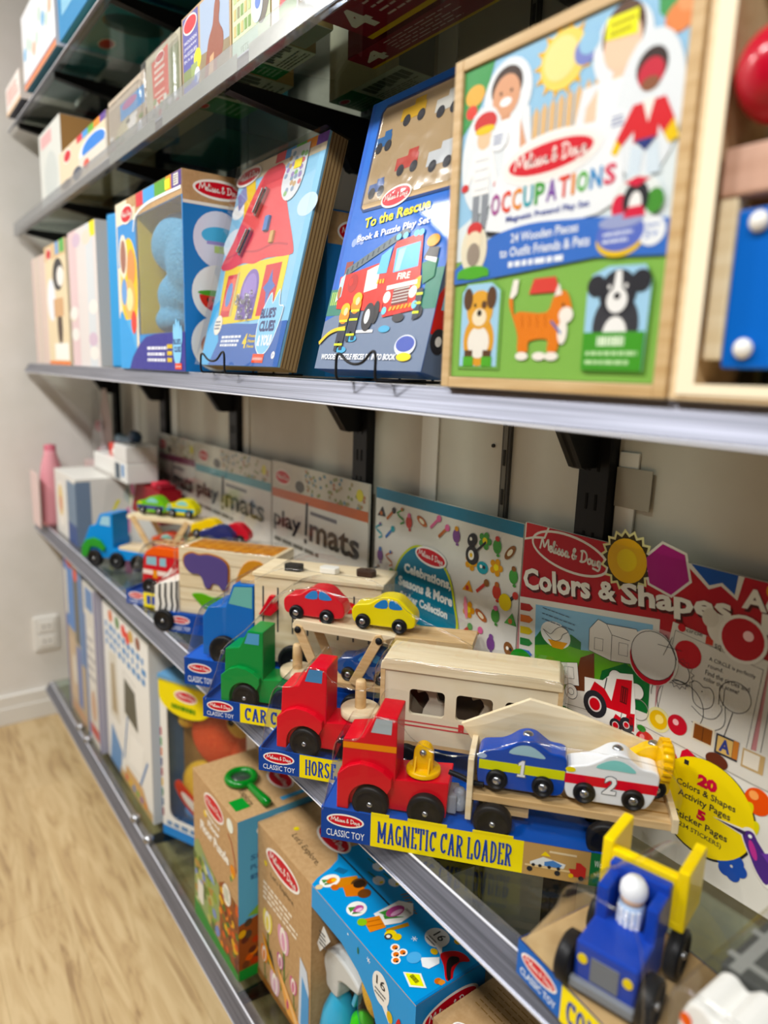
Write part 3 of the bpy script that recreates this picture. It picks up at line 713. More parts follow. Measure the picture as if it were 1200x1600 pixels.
def easel(label, x, y, z, w, lean, spread=.0):
    """black wire display stand: two front hooks joined under the board, two rear legs"""
    t = thing('wire_display_stand', label, 'display stand', (x, y, z), group='black wire display stands')
    r = .0018
    for s_ in (-1, 1):
        MB().tube([(s_*w/2, .12, .0024), (s_*w/2, -.024, .0024)], r, BLACK, 8).build('foot_wire', t)
    MB().tube(spline([(-w/2, -.024, .0024), (-w/2, -.027, .008), (-w/2, -.027, .026), (-w*.47, -.027, .033), (-w*.38, -.027, .033), (-w*.2, -.027, .0245), (0, -.027, .0215), (w*.2, -.027, .0245), (w*.38, -.027, .035), (w*.47, -.027, .036), (w/2, -.027, .028), (w/2, -.027, .008), (w/2, -.024, .0024)], 4), r, BLACK, 8).build('front_lip', t)
    MB().tube([(-w/2, .028, .0024), (w/2, .028, .0024)], r, BLACK, 8).build('cross_wire', t)
    k = math.tan(math.radians(lean))
    MB().tube(spline([(-w/2*.8, .068, .004), (-w/2*.5, .070+.17*k, .17), (0, .070+.21*k, .20), (w/2*.5, .070+.17*k, .17), (w/2*.8, .068, .004)], 5), r, BLACK, 8).build('back_loop', t)
    MB().tube([(0, .070+.21*k, .20), (0, .128, .004)], r, BLACK, 8).build('rear_leg', t)
easel('black wire stand holding up the blue fire engine box', -.725, .014, ZA, .085, LEAN)
easel('black wire stand holding up the house activity board', -1.16, .014, ZA, .10, LEAN)

# --- house activity board in film
W, H, D = .308, .366, .034
t = leaning('latches_activity_board', 'film-wrapped activity board with a red-roofed yellow house', 'toy', -1.298, .022, ZA+.0150, W, H, D, LEAN)
m = MB(); m.box(0, W, .004, D, 0, H, K('#a58a62', .6), bev=.001)
for k in range(5): m.box(-.0004, W+.0004, .006+k*.006, .0075+k*.006, .001, H-.001, K('#6c5236', .7))
m.build('board', t)
m = MB(); m.box(0, W, 0, .004, 0, H, K('#8cc0de', .3), bev=.0008)
F = Face(m, (0, -.0002, 0), (W, 0, 0), (0, 0, H))
F.rect(0, 0, 1, 1, '#8fc4e2', 1); F.rect(0, .92, 1, 1, '#d6c8ac', 2)
for k, c in enumerate(('#c8303c', '#3f86c4', '#5aa848', '#e08a2a', '#6a3f90')): F.rect(.45+k*.11, .955, .56+k*.11, 1, c, 3)
F.ell(.1, .62, .13, .07, '#dce8f0', 2); F.ell(.93, .7, .1, .05, '#c4dcec', 2); F.ell(.08, .78, .09, .04, '#f2f5f7', 2)
F.poly([(.1, .9), (.22, .93), (.3, .8), (.18, .72)], '#e6c23a', 3); F.poly([(.02, .86), (.1, .92), (.17, .83), (.08, .78)], '#7a86b8', 3)
roof = spline([(.0, .50), (.10, .62), (.22, .80), (.34, .925), (.46, .945), (.58, .925), (.7, .74), (.88, .53), (.86, .49), (.6, .50), (.45, .485), (.3, .50), (.15, .48)], 3, True)
F.poly(roof, '#d6444c', 4)
F.poly([(.35, .92), (.57, .925), (.60, .87), (.33, .86)], '#c23340', 5)
F.line(spline([(.05, .54), (.25, .56), (.45, .545), (.65, .56), (.82, .54)], 4), .004, '#b83040', 5)
F.poly([(.07, .49), (.86, .495), (.86, .22), (.12, .2)], '#ead04a', 3)
F.rect(.36, .22, .58, .36, '#7a62ac', 5); F.ell(.47, .36, .11, .10, '#7a62ac', 5); F.ell(.47, .36, .085, .078, '#9580c4', 6)
F.rect(.14, .24, .28, .45, '#c8343c', 5); F.rect(.16, .27, .26, .43, '#e06a5a', 6); F.ell(.21, .35, .04, .06, '#5c88c4', 7)
F.rect(.62, .23, .80, .465, '#c8343c', 5); F.poly([(.71, .44), (.735, .385), (.78, .36), (.735, .335), (.71, .27), (.685, .335), (.64, .36), (.685, .385)], '#4a6cb4', 6)
F.poly([(.27, .24), (.3, .24), (.3, .46), (.27, .45)], '#c9b87c', 6)
F.poly([(0, .0), (1, .0), (1, .2), (.6, .195), (.3, .205), (.14, .2), (.0, .12)], '#3763ac', 6)
F.poly([(0, .0), (.12, .0), (.2, .12), (.14, .2), (.1, .33), (.02, .3), (0, .2)], '#58aee0', 7)
lines(F, .24, .088, .51, .148, 3, '#eef2f8', 8, .6)
F.text('4', .535, .082, .585, .15, '#f0d23a', 8, bold=.04)
for v, s_ in ((.132, 'Pieces'), (.108, 'Piezas'), (.084, 'Pieces')): F.text(s_, .60, v, .685, v+.014, '#f0d23a', 8, bold=.02)
F.poly(spline([(.70, .10), (.68, .2), (.72, .28), (.77, .33), (.80, .28), (.85, .34), (.88, .27), (.93, .26), (.91, .17), (.86, .08), (.78, .05)], 3, True), '#8cc8ee', 8)
F.line(spline([(.70, .10), (.68, .2), (.72, .28), (.77, .33), (.80, .28), (.85, .34), (.88, .27), (.93, .26), (.91, .17), (.86, .08), (.78, .05)], 3, True), .002, '#eaf4fb', 9, True)
F.text("BLUE'S", .69, .215, .86, .262, '#27356e', 10, bold=.05); F.text('CLUES', .705, .155, .88, .205, '#27356e', 10, bold=.05); F.text('& YOU!', .715, .09, .875, .142, '#f2f6fa', 10, bold=.05)
F.ell(.15, .2, .055, .05, '#ece6d8', 9); lines(F, .11, .175, .19, .225, 3, '#55607c', 10)
F.rect(.70, .015, .83, .055, '#e0502c', 9); F.text('nickelodeon', .71, .027, .82, .043, '#f4f0ea', 10); F.circ(.93, .05, .006, '#f2f2f2', 9); F.text('3+', .918, .043, .942, .057, '#3763ac', 10)
F.logo(.125, .948, .10, .034, 8, rot=2)
F.ell(.71, .85, .115, .105, '#d9dee2', 8); F.rect(.63, .84, .83, .985, '#d9dee2', 8)
for k in range(26): F.ell(.71+random.uniform(-.1, .1), .85+random.uniform(-.07, .11), .018, .012, random.choice(('#8aa0b8', '#c86a70', '#8ab878', '#b89a6c', '#9a86b8')), 9)
F.rect(.70, .885, .78, .925, '#f2dc1c', 11)
m.build('printed_sheet', t)
m = MB()
for u, v, a in ((.40, .78, 62), (.30, .60, 60), (.24, .55, 60)):
    if v < .56: continue
    M = Matrix.Translation((u*W, -.004, v*H)) @ Matrix.Rotation(-math.radians(a-90), 4, 'Y')
    m.box(-.005, .005, -.003, .003, -.026, .026, STEEL, bev=.001, M=M); m.cyl((0, -.006, -.022), (0, -.006, .022), .003, STEEL, 10, M=M)
m.build('slide_bolts', t)
MB().box(.50*W, .55*W, -.006, 0, .63*H, .70*H, K('#3f78b8', .3), bev=.001).build('blue_door', t)
MB().box(.60*W, .64*W, -.005, 0, .565*H, .62*H, K('#c9a86a', .5), bev=.001).build('wooden_latch', t)
m = MB()
for k in range(26):
    a = random.uniform(0, PI); x = .36*W+random.random()*.22*W; z = .22*H+random.random()*.12*H
    M = Matrix.Translation((x, -.004-random.random()*.004, z)) @ Matrix.Rotation(a, 4, 'Y')
    m.tube([M @ Vector((.0045*math.cos(q*PI/4), .0, .0028*math.sin(q*PI/4))) for q in range(8)], .0009, STEEL, 6, True)
m.build('chain', t, label='heap of small silver chain links')
m = MB(); e = .0025
m.box(-e, W+e, -.011, -.0104, -e, H+e, SLEEVE); m.box(W+e-.0006, W+e, -.0104, D+e, -e, H+e, SLEEVE); m.box(-e, W+e, -.0104, D+e, H+e-.0006, H+e, SLEEVE)
m.build('shrink_wrap', t)

# --- carton behind the house board
def carton(name, label, cat, x, y, z, w, d, h, cols, rz=0, group=None, face=None, bev=.0008, lean=None):
    """a simple carton; cols = (front, right side, top); face(front Face, side Face, top Face) prints it"""
    t = thing(name, label, cat, (x, y, z), rz, group)
    if lean: t.rotation_euler.x = -math.radians(lean)
    m = MB(); m.box(0, w, 0, d, 0, h, cols[0] if not isinstance(cols[0], str) else K(cols[0]), bev=bev)
    f = Face(m, (0, -.0001, 0), (w, 0, 0), (0, 0, h)); s = Face(m, (w+.0001, 0, 0), (0, d, 0), (0, 0, h)); tp = Face(m, (0, 0, h+.0001), (w, 0, 0), (0, d, 0))
    s.rect(.003, .003, .997, .997, cols[1], 1); tp.rect(.003, .003, .997, .997, cols[2], 1)
    if face: face(f, s, tp)
    m.build('printed_carton', t)
    return t
def fc(f, s, tp):
    s.rect(.01, .80, .99, .99, KRAFT, 2); s.logo(.5, .88, .08, .04, 3)
    for v in (.6, .35): s.circ(.5, v, .04, '#d7e6ee', 3); s.circ(.5, v, .03, '#58a8dc', 4)
carton('plush_toy_carton', 'kraft-topped blue carton mostly hidden behind the house activity board', 'toy box', -1.19, .15, ZA+.001, .13, .12, .275, ('#2f78b8', '#2f78b8', KRAFT), face=fc)

# --- plush window box
t = thing('plush_window_box', 'blue and purple open-front box showing a light blue plush bundle', 'toy box', (-1.745, .006, ZA+.001))
W, H, D = .415, .362, .15
BL = K('#2f86c8', .3)
m = MB()
m.box(0, .14, 0, .003, 0, H, BL); m.box(.14, W, 0, .003, 0, .075, BL); m.box(.14, W, 0, .003, .318, H, BL); m.box(W-.006, W, 0, .003, .075, .318, BL)
m.box(0, .003, .003, D, 0, H, BL); m.box(W-.003, W, .003, D, 0, H, BL); m.box(.003, W-.003, .003, D, H-.003, H, KRAFT); m.box(.003, W-.003, .003, D, 0, .003, BL); m.box(.003, W-.003, D-.003, D, .003, H-.003, BL)
F = Face(m, (0, -.0001, 0), (W, 0, 0), (0, 0, H))
F.rect(0, 0, .335, 1, '#e9dcc2', 1); F.rect(.02, .62, .335, .87, '#3f8ccc', 2); F.ell(.2, .5, .15, .28, '#e6c33c', 2); F.ell(.11, .68, .07, .13, '#f0e4cf', 3); F.ell(.11, .68, .05, .1, '#9a6a5a', 4); F.ell(.24, .6, .07, .11, '#e8925a', 4); F.ell(.2, .42, .1, .12, '#e9b06a', 4); F.ell(.2, .42, .06, .07, '#f1dca8', 5); F.ell(.11, .47, .05, .08, '#6b9ad0', 5); F.ell(.26, .28, .045, .07, '#d8473c', 5)
F.rect(0, 0, .3, .3, '#58a8dc', 3); F.poly(spline([(0, .3), (.05, .36), (.12, .3), (.2, .22), (.28, .12)], 4)+[(.28, 0), (0, 0)], '#3f9ad8', 4)
F.poly([(.16, 0), (.22, .07), (.335, .145), (.45, .19), (.62, .205), (1, .207), (1, 0)], '#33328a', 5)
F.rect(.335, .88, 1, 1, KRAFT, 1); F.rect(.2, .94, .335, 1, KRAFT, 3)
for a, b, c in ((.36, .47, '#c8303c'), (.47, .64, '#4a9ad4'), (.64, .80, '#5c9c3c'), (.80, .87, '#e8941f'), (.87, .995, '#4a2f80')): F.poly([(a, .925), (b, .925), (b, .998), (a, .998)], c, 4)
F.line(spline([(.30, .80), (.345, .88), (.5, .915), (.7, .92), (.99, .915)], 5), .006, '#eef0ee', 6)
F.rect(.79, .935, .855, .985, '#f2e21c', 7); F.rect(.9, .935, .96, .99, '#ece9e2', 7); lines(F, .905, .94, .955, .985, 4, '#3c3c40', 8)
F.logo(.20, .915, .085, .04, 7)
lines(F, .47, .04, .80, .14, 3, '#e6e8f4', 7, .5); lines(F, .765, .04, .84, .15, 3, '#e8c83a', 8, .6)
for u, v, a, b in ((.90, .12, .055, .09), (.865, .2, .015, .05), (.895, .225, .015, .05), (.925, .215, .015, .05), (.955, .19, .015, .05)): F.ell(u, v, a, b, '#8cc8ee', 8)
F.text("BLUE'S", .855, .14, .95, .17, '#27356e', 9, bold=.04); F.text('CLUES', .86, .10, .948, .13, '#27356e', 9, bold=.04)
F.rect(.87, .01, .955, .042, '#e0502c', 8); F.text('nickelodeon', .878, .02, .948, .033, '#f4f0ea', 9)
S = Face(m, (W+.0001, 0, 0), (0, D, 0), (0, 0, H))
S.rect(0, 0, 1, 1, '#2f78bc', 1); S.rect(0, .85, 1, 1, KRAFT, 2); S.rect(0, .84, 1, .856, '#e8e6de', 3); S.logo(.48, .925, .105, .036, 4)
for u, v, c in ((.47, .68, '#d5d9ea'), (.44, .41, '#e8eaea'), (.42, .15, '#e8eaea')): S.circ(u, v, .052, c, 3, 30)
S.ell(.47, .70, .24, .045, '#58b0dc', 4); S.rect(.30, .655, .62, .672, '#9a90c8', 4); S.rect(.40, .615, .62, .65, '#b8d28a', 4)
S.ell(.44, .40, .25, .085, '#cf3a30', 4, a0=180, a1=360); S.ell(.44, .41, .27, .016, '#5aa040', 5)
for k in range(5): S.ell(.30+k*.07, .375, .012, .012, '#2c1c18', 6)
S.ell(.40, .14, .2, .07, '#b06a38', 4); S.ell(.36, .17, .1, .03, '#d89a5a', 5)
m.build('printed_carton', t)
MB().box(.145, W-.004, D-.006, D-.0035, .004, H-.004, K('#f2ce1a', .5)).box(.141, .145, .004, D-.004, .004, H-.004, K('#f4d01c', .5)).build('yellow_liner', t)
m = MB()   # softly rolled fleece
for c, r in (((.26, .052, .255), (.112, .048, .060)), ((.325, .05, .215), (.078, .046, .080)), ((.27, .055, .155), (.105, .045, .05)), ((.245, .05, .105), (.085, .04, .032))): m.ball(c, r, FLEECE, 28, 18)
o = m.build('plush_bundle', t, label='light blue fleece bundle')
dm = o.modifiers.new('remesh', 'REMESH'); dm.mode = 'VOXEL'; dm.voxel_size = .006; dm.use_smooth_shade = True
sm = o.modifiers.new('smooth', 'SMOOTH'); sm.iterations = 6
MB().box(.14, W, -.0012, -.0008, .073, .32, clear_mat('window_plastic', '#f6f6f6', .03, .04)).build('window_film', t)

# --- farther boxes on the eye-level shelf
def fpale(f, s, tp):
    f.rect(0, 0, 1, 1, '#d9d2cf', 1); f.rect(0, 0, .3, 1, '#d8bfc0', 2); f.rect(.65, .0, .9, 1, '#cfd3d6', 2); f.rect(.8, .9, .98, 1, '#e6d83a', 3)
    for k in range(8): f.ell(random.random(), random.random(), .15, .05, random.choice(('#c9b4c4', '#dcd0c0', '#e6e2dc')), 3)
carton('curved_blue_carton', 'plain mid-blue carton turned beside the plush window box', 'toy box', -1.905, .028, ZA+.001, .10, .15, .37, ('#3f94cc', '#3f94cc', '#3f94cc'), rz=14, bev=.006)
carton('pale_bagged_kit', 'pale pink and grey bagged kit left of the plain blue carton', 'toy box', -2.245, .015, ZA+.001, .29, .06, .365, ('#d9d2cf', '#c9c6c0', '#d8d2c6'), face=fpale)
def fpanda(f, s, tp):
    f.rect(0, 0, 1, 1, '#e0cfae', 1); f.rect(0, .88, 1, 1, '#d2b48a', 2); f.logo(.22, .93, .07, .035, 3, text=False); f.rect(.55, .9, .7, 1, '#6a9ac8', 3); f.rect(.75, .9, .95, 1, '#5aa858', 3)
    f.ell(.62, .74, .25, .13, '#2d2c30', 3); f.ell(.72, .72, .16, .08, '#e8e4de', 4); f.ell(.25, .55, .2, .18, '#e4e8ee', 3); f.ell(.6, .32, .12, .16, '#4a3a30', 3); f.rect(.35, .4, .8, .55, '#caa27a', 3); f.rect(.3, .04, .95, .18, '#f0ece4', 3); f.rect(0, 0, 1, .03, '#dd7a3a', 4)
carton('puppet_carton', 'kraft toy carton with black and white animal picture, far along', 'toy box', -2.55, .012, ZA+.001, .28, .12, .36, ('#e0cfae', '#d8cdb8', '#d2b48a'), face=fpanda)
carton('blush_carton', 'pale blush carton at the end wall on the eye-level shelf', 'toy box', -2.80, .02, ZA+.001, .21, .14, .35, ('#d8c4ba', '#d8cdc2', '#d8cdc2'), face=lambda f, s, tp: [f.rect(.1*k, 0, .1*k+.05, 1, c, 1) for k, c in enumerate(('#d9b9b0', '#e2d6cc', '#d2c2c4', '#e0cfae', '#d8d4cc', '#cdb8b0', '#e4d8cc', '#d8c0b4'))])
# ------------------------------------------------------------------ truck shelf: wooden trucks on display trays
BLUEP = '#1c4fa6'; NAVY = '#123f8f'; TY = '#f0dc1c'; DIN = '#1f3f86'
def wheel(parent, x, z, r, y=.004, w=.014, name='wheel', hub=.16):
    mat, hubmat = TYRE, STEEL
    m = MB()
    m.lathe([(0, 0), (r*.72, 0), (r*.74, -.0012), (r*.80, -.0012), (r*.93, 0), (r, .002), (r, w-.002), (r*.94, w), (0, w)], mat, 32, (x, y, z), (0, 1, 0))
    m.lathe([(0, -.0024), (r*hub*.6, -.0021), (r*hub, -.0008), (r*hub*1.05, .001)], hubmat, 16, (x, y, z), (0, 1, 0))
    return m.build(name, parent)
def tray(t, L, w, h, title=None, tx=.066, title_u=None, inner=.01, base=0.0, picture=None, light=BLUEP, endbadge=True, cut=None):
    m = MB(); b = K(light, .3)
    wt = .0016
    m.box(0, L, 0, wt, base, base+h, b); m.box(0, L, w-wt, w, base, base+h, b); m.box(0, wt, wt, w-wt, base, base+h, b); m.box(L-wt, L, wt, w-wt, base, base+h, b)
    m.box(wt, L-wt, wt, w-wt, base+.0005, base+h-inner, K(DIN if inner > .006 else light, .3))
    f = Face(m, (0, -.0001, base), (L, 0, 0), (0, 0, h))
    f.rect(0, 0, 1, 1, NAVY, 1)
    f.logo(.0325/L, .66, .050, .019, 2)
    f.text('CLASSIC TOY', .0075/L, .12, .0585/L, .34, '#e9eef4', 3, bold=.004)
    if title:
        f.rect(tx/L, 0, title_u[1]/L, 1, TY, 2)
        f.slab(title, (tx+.009)/L, .15, (title_u[0]-.001)/L, .84, '#1d3f93', 4)
    if picture: picture(f, L)
    m.build('display_tray', t)
def window(m, pts, y, c):
    """painted window on the near side, a hair proud of it"""
    f = Face(m, (0, y-.0002, 0), (1, 0, 0), (0, 0, 1)); f.poly(pts, K(c, .25), 1)
def cab(t, dx, dz, c, glass, stripe=None, name='tractor_unit', bed=True, back=.162, hubz=.055, r=.024, wheels=(.063, .135), dark=None):
    """bonneted wooden tractor seen from its left: cab, mudguards, flat bed"""
    col = K(c, .32, .35)
    P = lambda L: [(a+dx, b+dz) for a, b in L]
    m = MB()
    m.prism(P([(.022, .086), (.024, .138), (.050, .143), (.066, .175), (.094, .175), (.094, .086)]), .013, .066, col, bev=.0016)
    lo = P([(.019, .044), (.019, .092), (.034, .105), (.049, .1105), (.065, .109), (.079, .103), (.0905, .094), (.0905, .083)])+P(arc(.063, .055, .0285, 38, 176, 10))+P([(.0345, .044)])
    m.prism(lo, .0045, .0745, col, bev=.0012)
    m.prism(P([(.034, .047), (.034, .088), (.092, .09)]+([(.162, .096), (.160, .047)] if bed else [(.092, .047)])), .014, .064, col, bev=.0012)
    window(m, P([(.060, .1515), (.0665, .1715), (.0875, .1715), (.0865, .1515)]), .013, glass)
    f = Face(m, (0, .0128, 0), (1, 0, 0), (0, 0, 1))
    if stripe: f.poly(P([(.0238, .1255), (.0238, .134), (.0938, .136), (.0938, .1275)]), K(stripe, .3), 1)
    # windscreen on the slope
    sl = Face(m, Vector((.0505+dx, .018, .1445+dz)), Vector((0, .043, 0)), Vector((.0150, 0, .030)))
    o = m.build(name, t)
    for x in wheels: wheel(o, x+dx, hubz+dz, r)
    for x in wheels: wheel(o, x+dx, hubz+dz, r, y=.061)
    m = MB(); m.cyl((wheels[0]+dx, .006, hubz+dz), (wheels[0]+dx, .07, hubz+dz), .003, STEEL, 8); m.cyl((wheels[1]+dx, .006, hubz+dz), (wheels[1]+dx, .07, hubz+dz), .003, STEEL, 8)
    m.build('axle', o)
    return o
def little_car(t, pts, c, y0, y1, wheels, r, glass, gl, band=None, number=None, button=None, name='toy_car', nose=None, numc='#e8e8ea', dark='#5a5f66'):
    col = K(c, .22, .6)
    m = MB(); m.prism(spline(pts, 3, True), y0, y1, col, bev=.0022, seg=3)
    f = Face(m, (0, y0-.0002, 0), (1, 0, 0), (0, 0, 1))
    if band: f.poly(band[1], K(band[0], .25), 1)
    for g in gl: f.poly(spline(g, 3, True), K(glass, .2), 2)
    if nose: f.ell(nose[0], nose[1], .006, .0035, nose[2], 2)
    if number:
        s_, u, v, w, h = number
        if s_ == '1':
            P1 = [(.02, 0), (1, 0), (1, .14), (.78, .14), (.86, 1), (.52, 1), (.10, .82), (.10, .66), (.46, .74), (.40, .14), (.02, .14)]
            for e_, cc, l_ in ((1, dark, 3), (0, numc, 4)):
                f.poly([(u+w*(.5+(a-.5)*(1+.28*e_)), v+h*(.5+(b-.5)*(1+.10*e_))) for a, b in P1], cc, l_)
        else:
         for d in ((-1, 0), (1, 0), (0, 1), (0, -1), (1, 1), (-1, -1), (1, -1), (-1, 1)): f.text(s_, u+d[0]*.0008, v+d[1]*.0008, u+w+d[0]*.0008, v+h+d[1]*.0008, dark, 3, bold=.03, shear=.12)
         f.text(s_, u, v, u+w, v+h, numc, 4, bold=.03, shear=.12)
    o = m.build(name, t)
    for x, z in wheels: wheel(o, x, z, r, y0-.005, .008, hub=.42)
    for x, z in wheels: wheel(o, x, z, r, y1-.003, .008)
    if button: MB().lathe([(0, .003), (.004, .0027), (.006, .0012), (.0066, -.001)], STEEL, 18, (button[0], (y0+y1)/2, button[1]), (0, 0, 1), sx=1.0).build('magnet_button', o)
    return o
def film(t, prof, y0, y1, base, name='shrink_wrap'):
    """thin shrink film drawn over the load: near sheet, draped top, far sheet; prof is its (x,z) upper edge"""
    P = spline(prof, 5)
    V = []; F = []
    n = len(P)
    rows = [(y0, None), (y0-.0008, .0), (y0+.004, 1), ((y0+y1)/2, 1), (y1, 1)]
    sag = lambda x, k: 0
    for yy, k in rows:
        for x, z in P:
            V.append((x, yy+(0 if k is None else 0), base if k is None else (z-.006 if k == 0 else z)))
    for r_ in range(len(rows)-1):
        for i in range(n-1): F.append((r_*n+i, r_*n+i+1, (r_+1)*n+i+1, (r_+1)*n+i))
    m = MB(); m.add(V, F, FILM, None, True)
    m.tube([(x, y0+.0015, z-.002) for x, z in P], .0005, SHEEN, 6)      # added bright line standing in for the sheen along the film
    return m.build(name, t)

# --- magnetic car loader
t = thing('wooden_truck_set', 'red wooden crane truck carrying cars numbered 1 and 2, lettered MAGNETIC CAR LOADER', 'toy truck', (-.70, -.066, ZC+.0005), 41)
def pic(f, L):
    f.rect(.259/L, 0, .338/L, 1, '#b4905c', 2); f.rect(.338/L, 0, 1, 1, '#1f6b3a', 2)
    f.poly([(.268/L, .42), (.283/L, .62), (.31/L, .5), (.308/L, .36), (.268/L, .34)], '#d9d9d4', 3); f.poly([(.285/L, .48), (.295/L, .56), (.306/L, .46), (.303/L, .36), (.285/L, .36)], '#4a78b0', 4)
    f.poly([(.280/L, .66), (.285/L, .8), (.292/L, .66)], '#e8c81c', 3); f.rect(.29/L, .78, .322/L, .84, '#d8c4a0', 3); f.rect(.262/L, .28, .318/L, .34, '#d9bd8c', 4)
    for x in (.272, .28, .291, .302): f.circ(x/L, .34, .0022, '#222226', 5)
    for x in (.268, .301): f.circ(x/L, .2, .0035, '#222226', 5)
    f.poly([(.318/L, .18), (.334/L, .18), (.334/L, .5), (.327/L, .62), (.322/L, .62), (.322/L, .42), (.314/L, .4)], '#b8302c', 4); f.circ(.329/L, .16, .0033, '#222226', 5); f.circ(.317/L, .2, .003, '#e2b830', 5)
    f.text('Wooden', .343/L, .58, .362/L, .78, '#dfe8da', 3); f.text('with', .343/L, .3, .352/L, .46, '#dfe8da', 3)
tray(t, .378, .104, .0445, 'MAGNETIC CAR LOADER', .0665, (.246, .259), inner=.0008, picture=pic)
m = MB()
for x0, x1 in ((.0665, .090), (.114, .164), (.196, .246)): MB().box(x0, x1, -.0003, .0012, .0405, .0472, K(TY, .3)).build('tray_flap', t, label='raised yellow tray flap')
cb = cab(t, 0, 0, '#c8202c', '#a9b4b8', stripe='#e08a1e')
YP = K('#e8b814', .25, .4)
m = MB(); m.lathe([(.0225, .0), (.0225, .004), (.021, .006), (.0, .006)], YP, 28, (.126, .036, .0955))
m.prism([(.112, .098), (.1135, .124)]+arc(.1255, .1235, .012, 172, 8, 10)+[(.1378, .124), (.1392, .098)], .029, .043, YP, bev=.002)
for x in (.1165, .1345): m.prism([(.0165, .100), (.029, .100), (.029, .118)], x-.001, x+.001, YP, plane='yz')
o = m.build('crane_mount', t, label='yellow plastic crane mount')
MB().lathe([(0, .004), (.003, .0035), (.0045, .0015), (.0048, -.001)], STEEL, 18, (.1255, .029, .1245), (0, -1, 0)).build('bolt', o)
m = MB(); m.box(.160, .172, .022, .056, .049, .074, K('#8f949c', .3), bev=.002); m.lathe([(.010, 0), (.010, .012), (.008, .012), (.0085, .022), (.006, .026), (0, .027)], K('#868c96', .3), 22, (.174, .036, .052))
m.build('coupling', t, label='grey plastic coupling')
m = MB(); m.tube(spline([(.160, .030, .103), (.176, .026, .101), (.19, .02, .0995), (.205, .016, .101)], 4), .0035, BLACK, 10); m.build('crane_hook', t, label='black magnet hook')
m = MB()
m.box(.190, .430, .014, .072, .079, .089, WOOD, bev=.0008); m.box(.1845, .192, .010, .082, .053, .1365, WOODP, bev=.001); m.box(.426, .4335, .010, .075, .079, .098, WOODP, bev=.001)
for y_ in (.034, .058): m.box(.192, .426, y_-.0012, y_+.0012, .0885, .0894, K('#a37c48', .6))
m.box(.205, .262, .022, .070, .060, .079, WOOD, bev=.001)
m.prism([(.168, .150), (.254, .196), (.300, .188), (.428, .151), (.428, .089), (.192, .089), (.190, .120)], .071, .077, WOODP, bev=.0008)
tr = m.build('trailer', t)
for x in (.219, .355): wheel(tr, x, .056, .024)
for x in (.219, .355): wheel(tr, x, .056, .024, y=.062)
Z0 = .0955
little_car(t, [(.197, .104), (.1955, .118), (.1955, .138), (.201, .1465), (.212, .149), (.224, .1515), (.234, .157), (.2435, .1645), (.2540, .168), (.2645, .1665), (.274, .160), (.283, .1545), (.294, .1535), (.3015, .150), (.3025, .138), (.3015, .110), (.294, .0995), (.27, .0985), (.22, .0985), (.202, .0995)], '#1b46a4', .018, .050,
    ((.2205, .1105), (.276, .1105)), .0132, '#9fc0cc', [[(.233, .148), (.243, .1585), (.258, .1605), (.2715, .153), (.276, .1465), (.255, .147)]],
    band=('#d2d61e', [(.1975, .122), (.1975, .1345), (.301, .1345), (.3005, .122)]), number=('1', .2445, .1185, .0095, .0215), button=(.2545, .1678), nose=(.2005, .1395, '#a8bcd6'))
little_car(t, [(.304, .104), (.3005, .118), (.3005, .131), (.3045, .1405), (.315, .144), (.328, .1475), (.340, .155), (.350, .1625), (.3605, .1655), (.371, .163), (.380, .156), (.389, .151), (.400, .150), (.4075, .146), (.4085, .134), (.405, .115), (.397, .1005), (.385, .0985), (.34, .0985), (.312, .099)], '#eceef0', .0185, .0505,
    ((.325, .1105), (.381, .1105)), .0132, '#8fd4d0', [[(.336, .145), (.348, .155), (.362, .1575), (.375, .152), (.381, .1445), (.36, .1445)]],
    band=('#d42434', [(.3012, .120), (.301, .1325), (.408, .1325), (.4065, .120)]), number=('2', .3455, .1125, .0155, .0235), button=(.3605, .1652), nose=(.307, .138, '#e6d63a'), numc='#f4f4f4')
little_car(t, [(.353, .104), (.352, .135), (.358, .143), (.372, .1455), (.384, .153), (.394, .161), (.405, .1645), (.415, .162), (.422, .154), (.4265, .150), (.4275, .12), (.4255, .102), (.40, .099), (.37, .099)], '#ecc418', .053, .069,
    ((.366, .1095), (.412, .1095)), .012, '#8fd4d0', [], button=(.405, .1642))
m = MB(); m.lathe([(.0, 0), (.0225, 0), (.0245, .0015), (.0245, .010), (.022, .0125), (.0, .0125)], YP, 36, (.4085, .038, .156), (.97, .05, -.1))
for k in range(18):
    a = 2*PI*k/18
    m.box(-.0016, .0016, -.0018, .0018, 0, .0105, YP, M=Matrix.Translation((.4095, .038, .156)) @ Matrix.Rotation(PI/2, 4, 'Y') @ Matrix.Translation((.0245*math.cos(a), .0245*math.sin(a), 0)))
m.build('crane_drum', t, label='ribbed yellow drum on the crane arm')
film(t, [(.002, .046), (.012, .10), (.018, .141), (.046, .148), (.062, .178), (.078, .182), (.098, .178), (.118, .158), (.155, .145), (.195, .152), (.25, .177), (.3, .176), (.36, .174), (.41, .166), (.432, .14)], -.001, .080, .044)

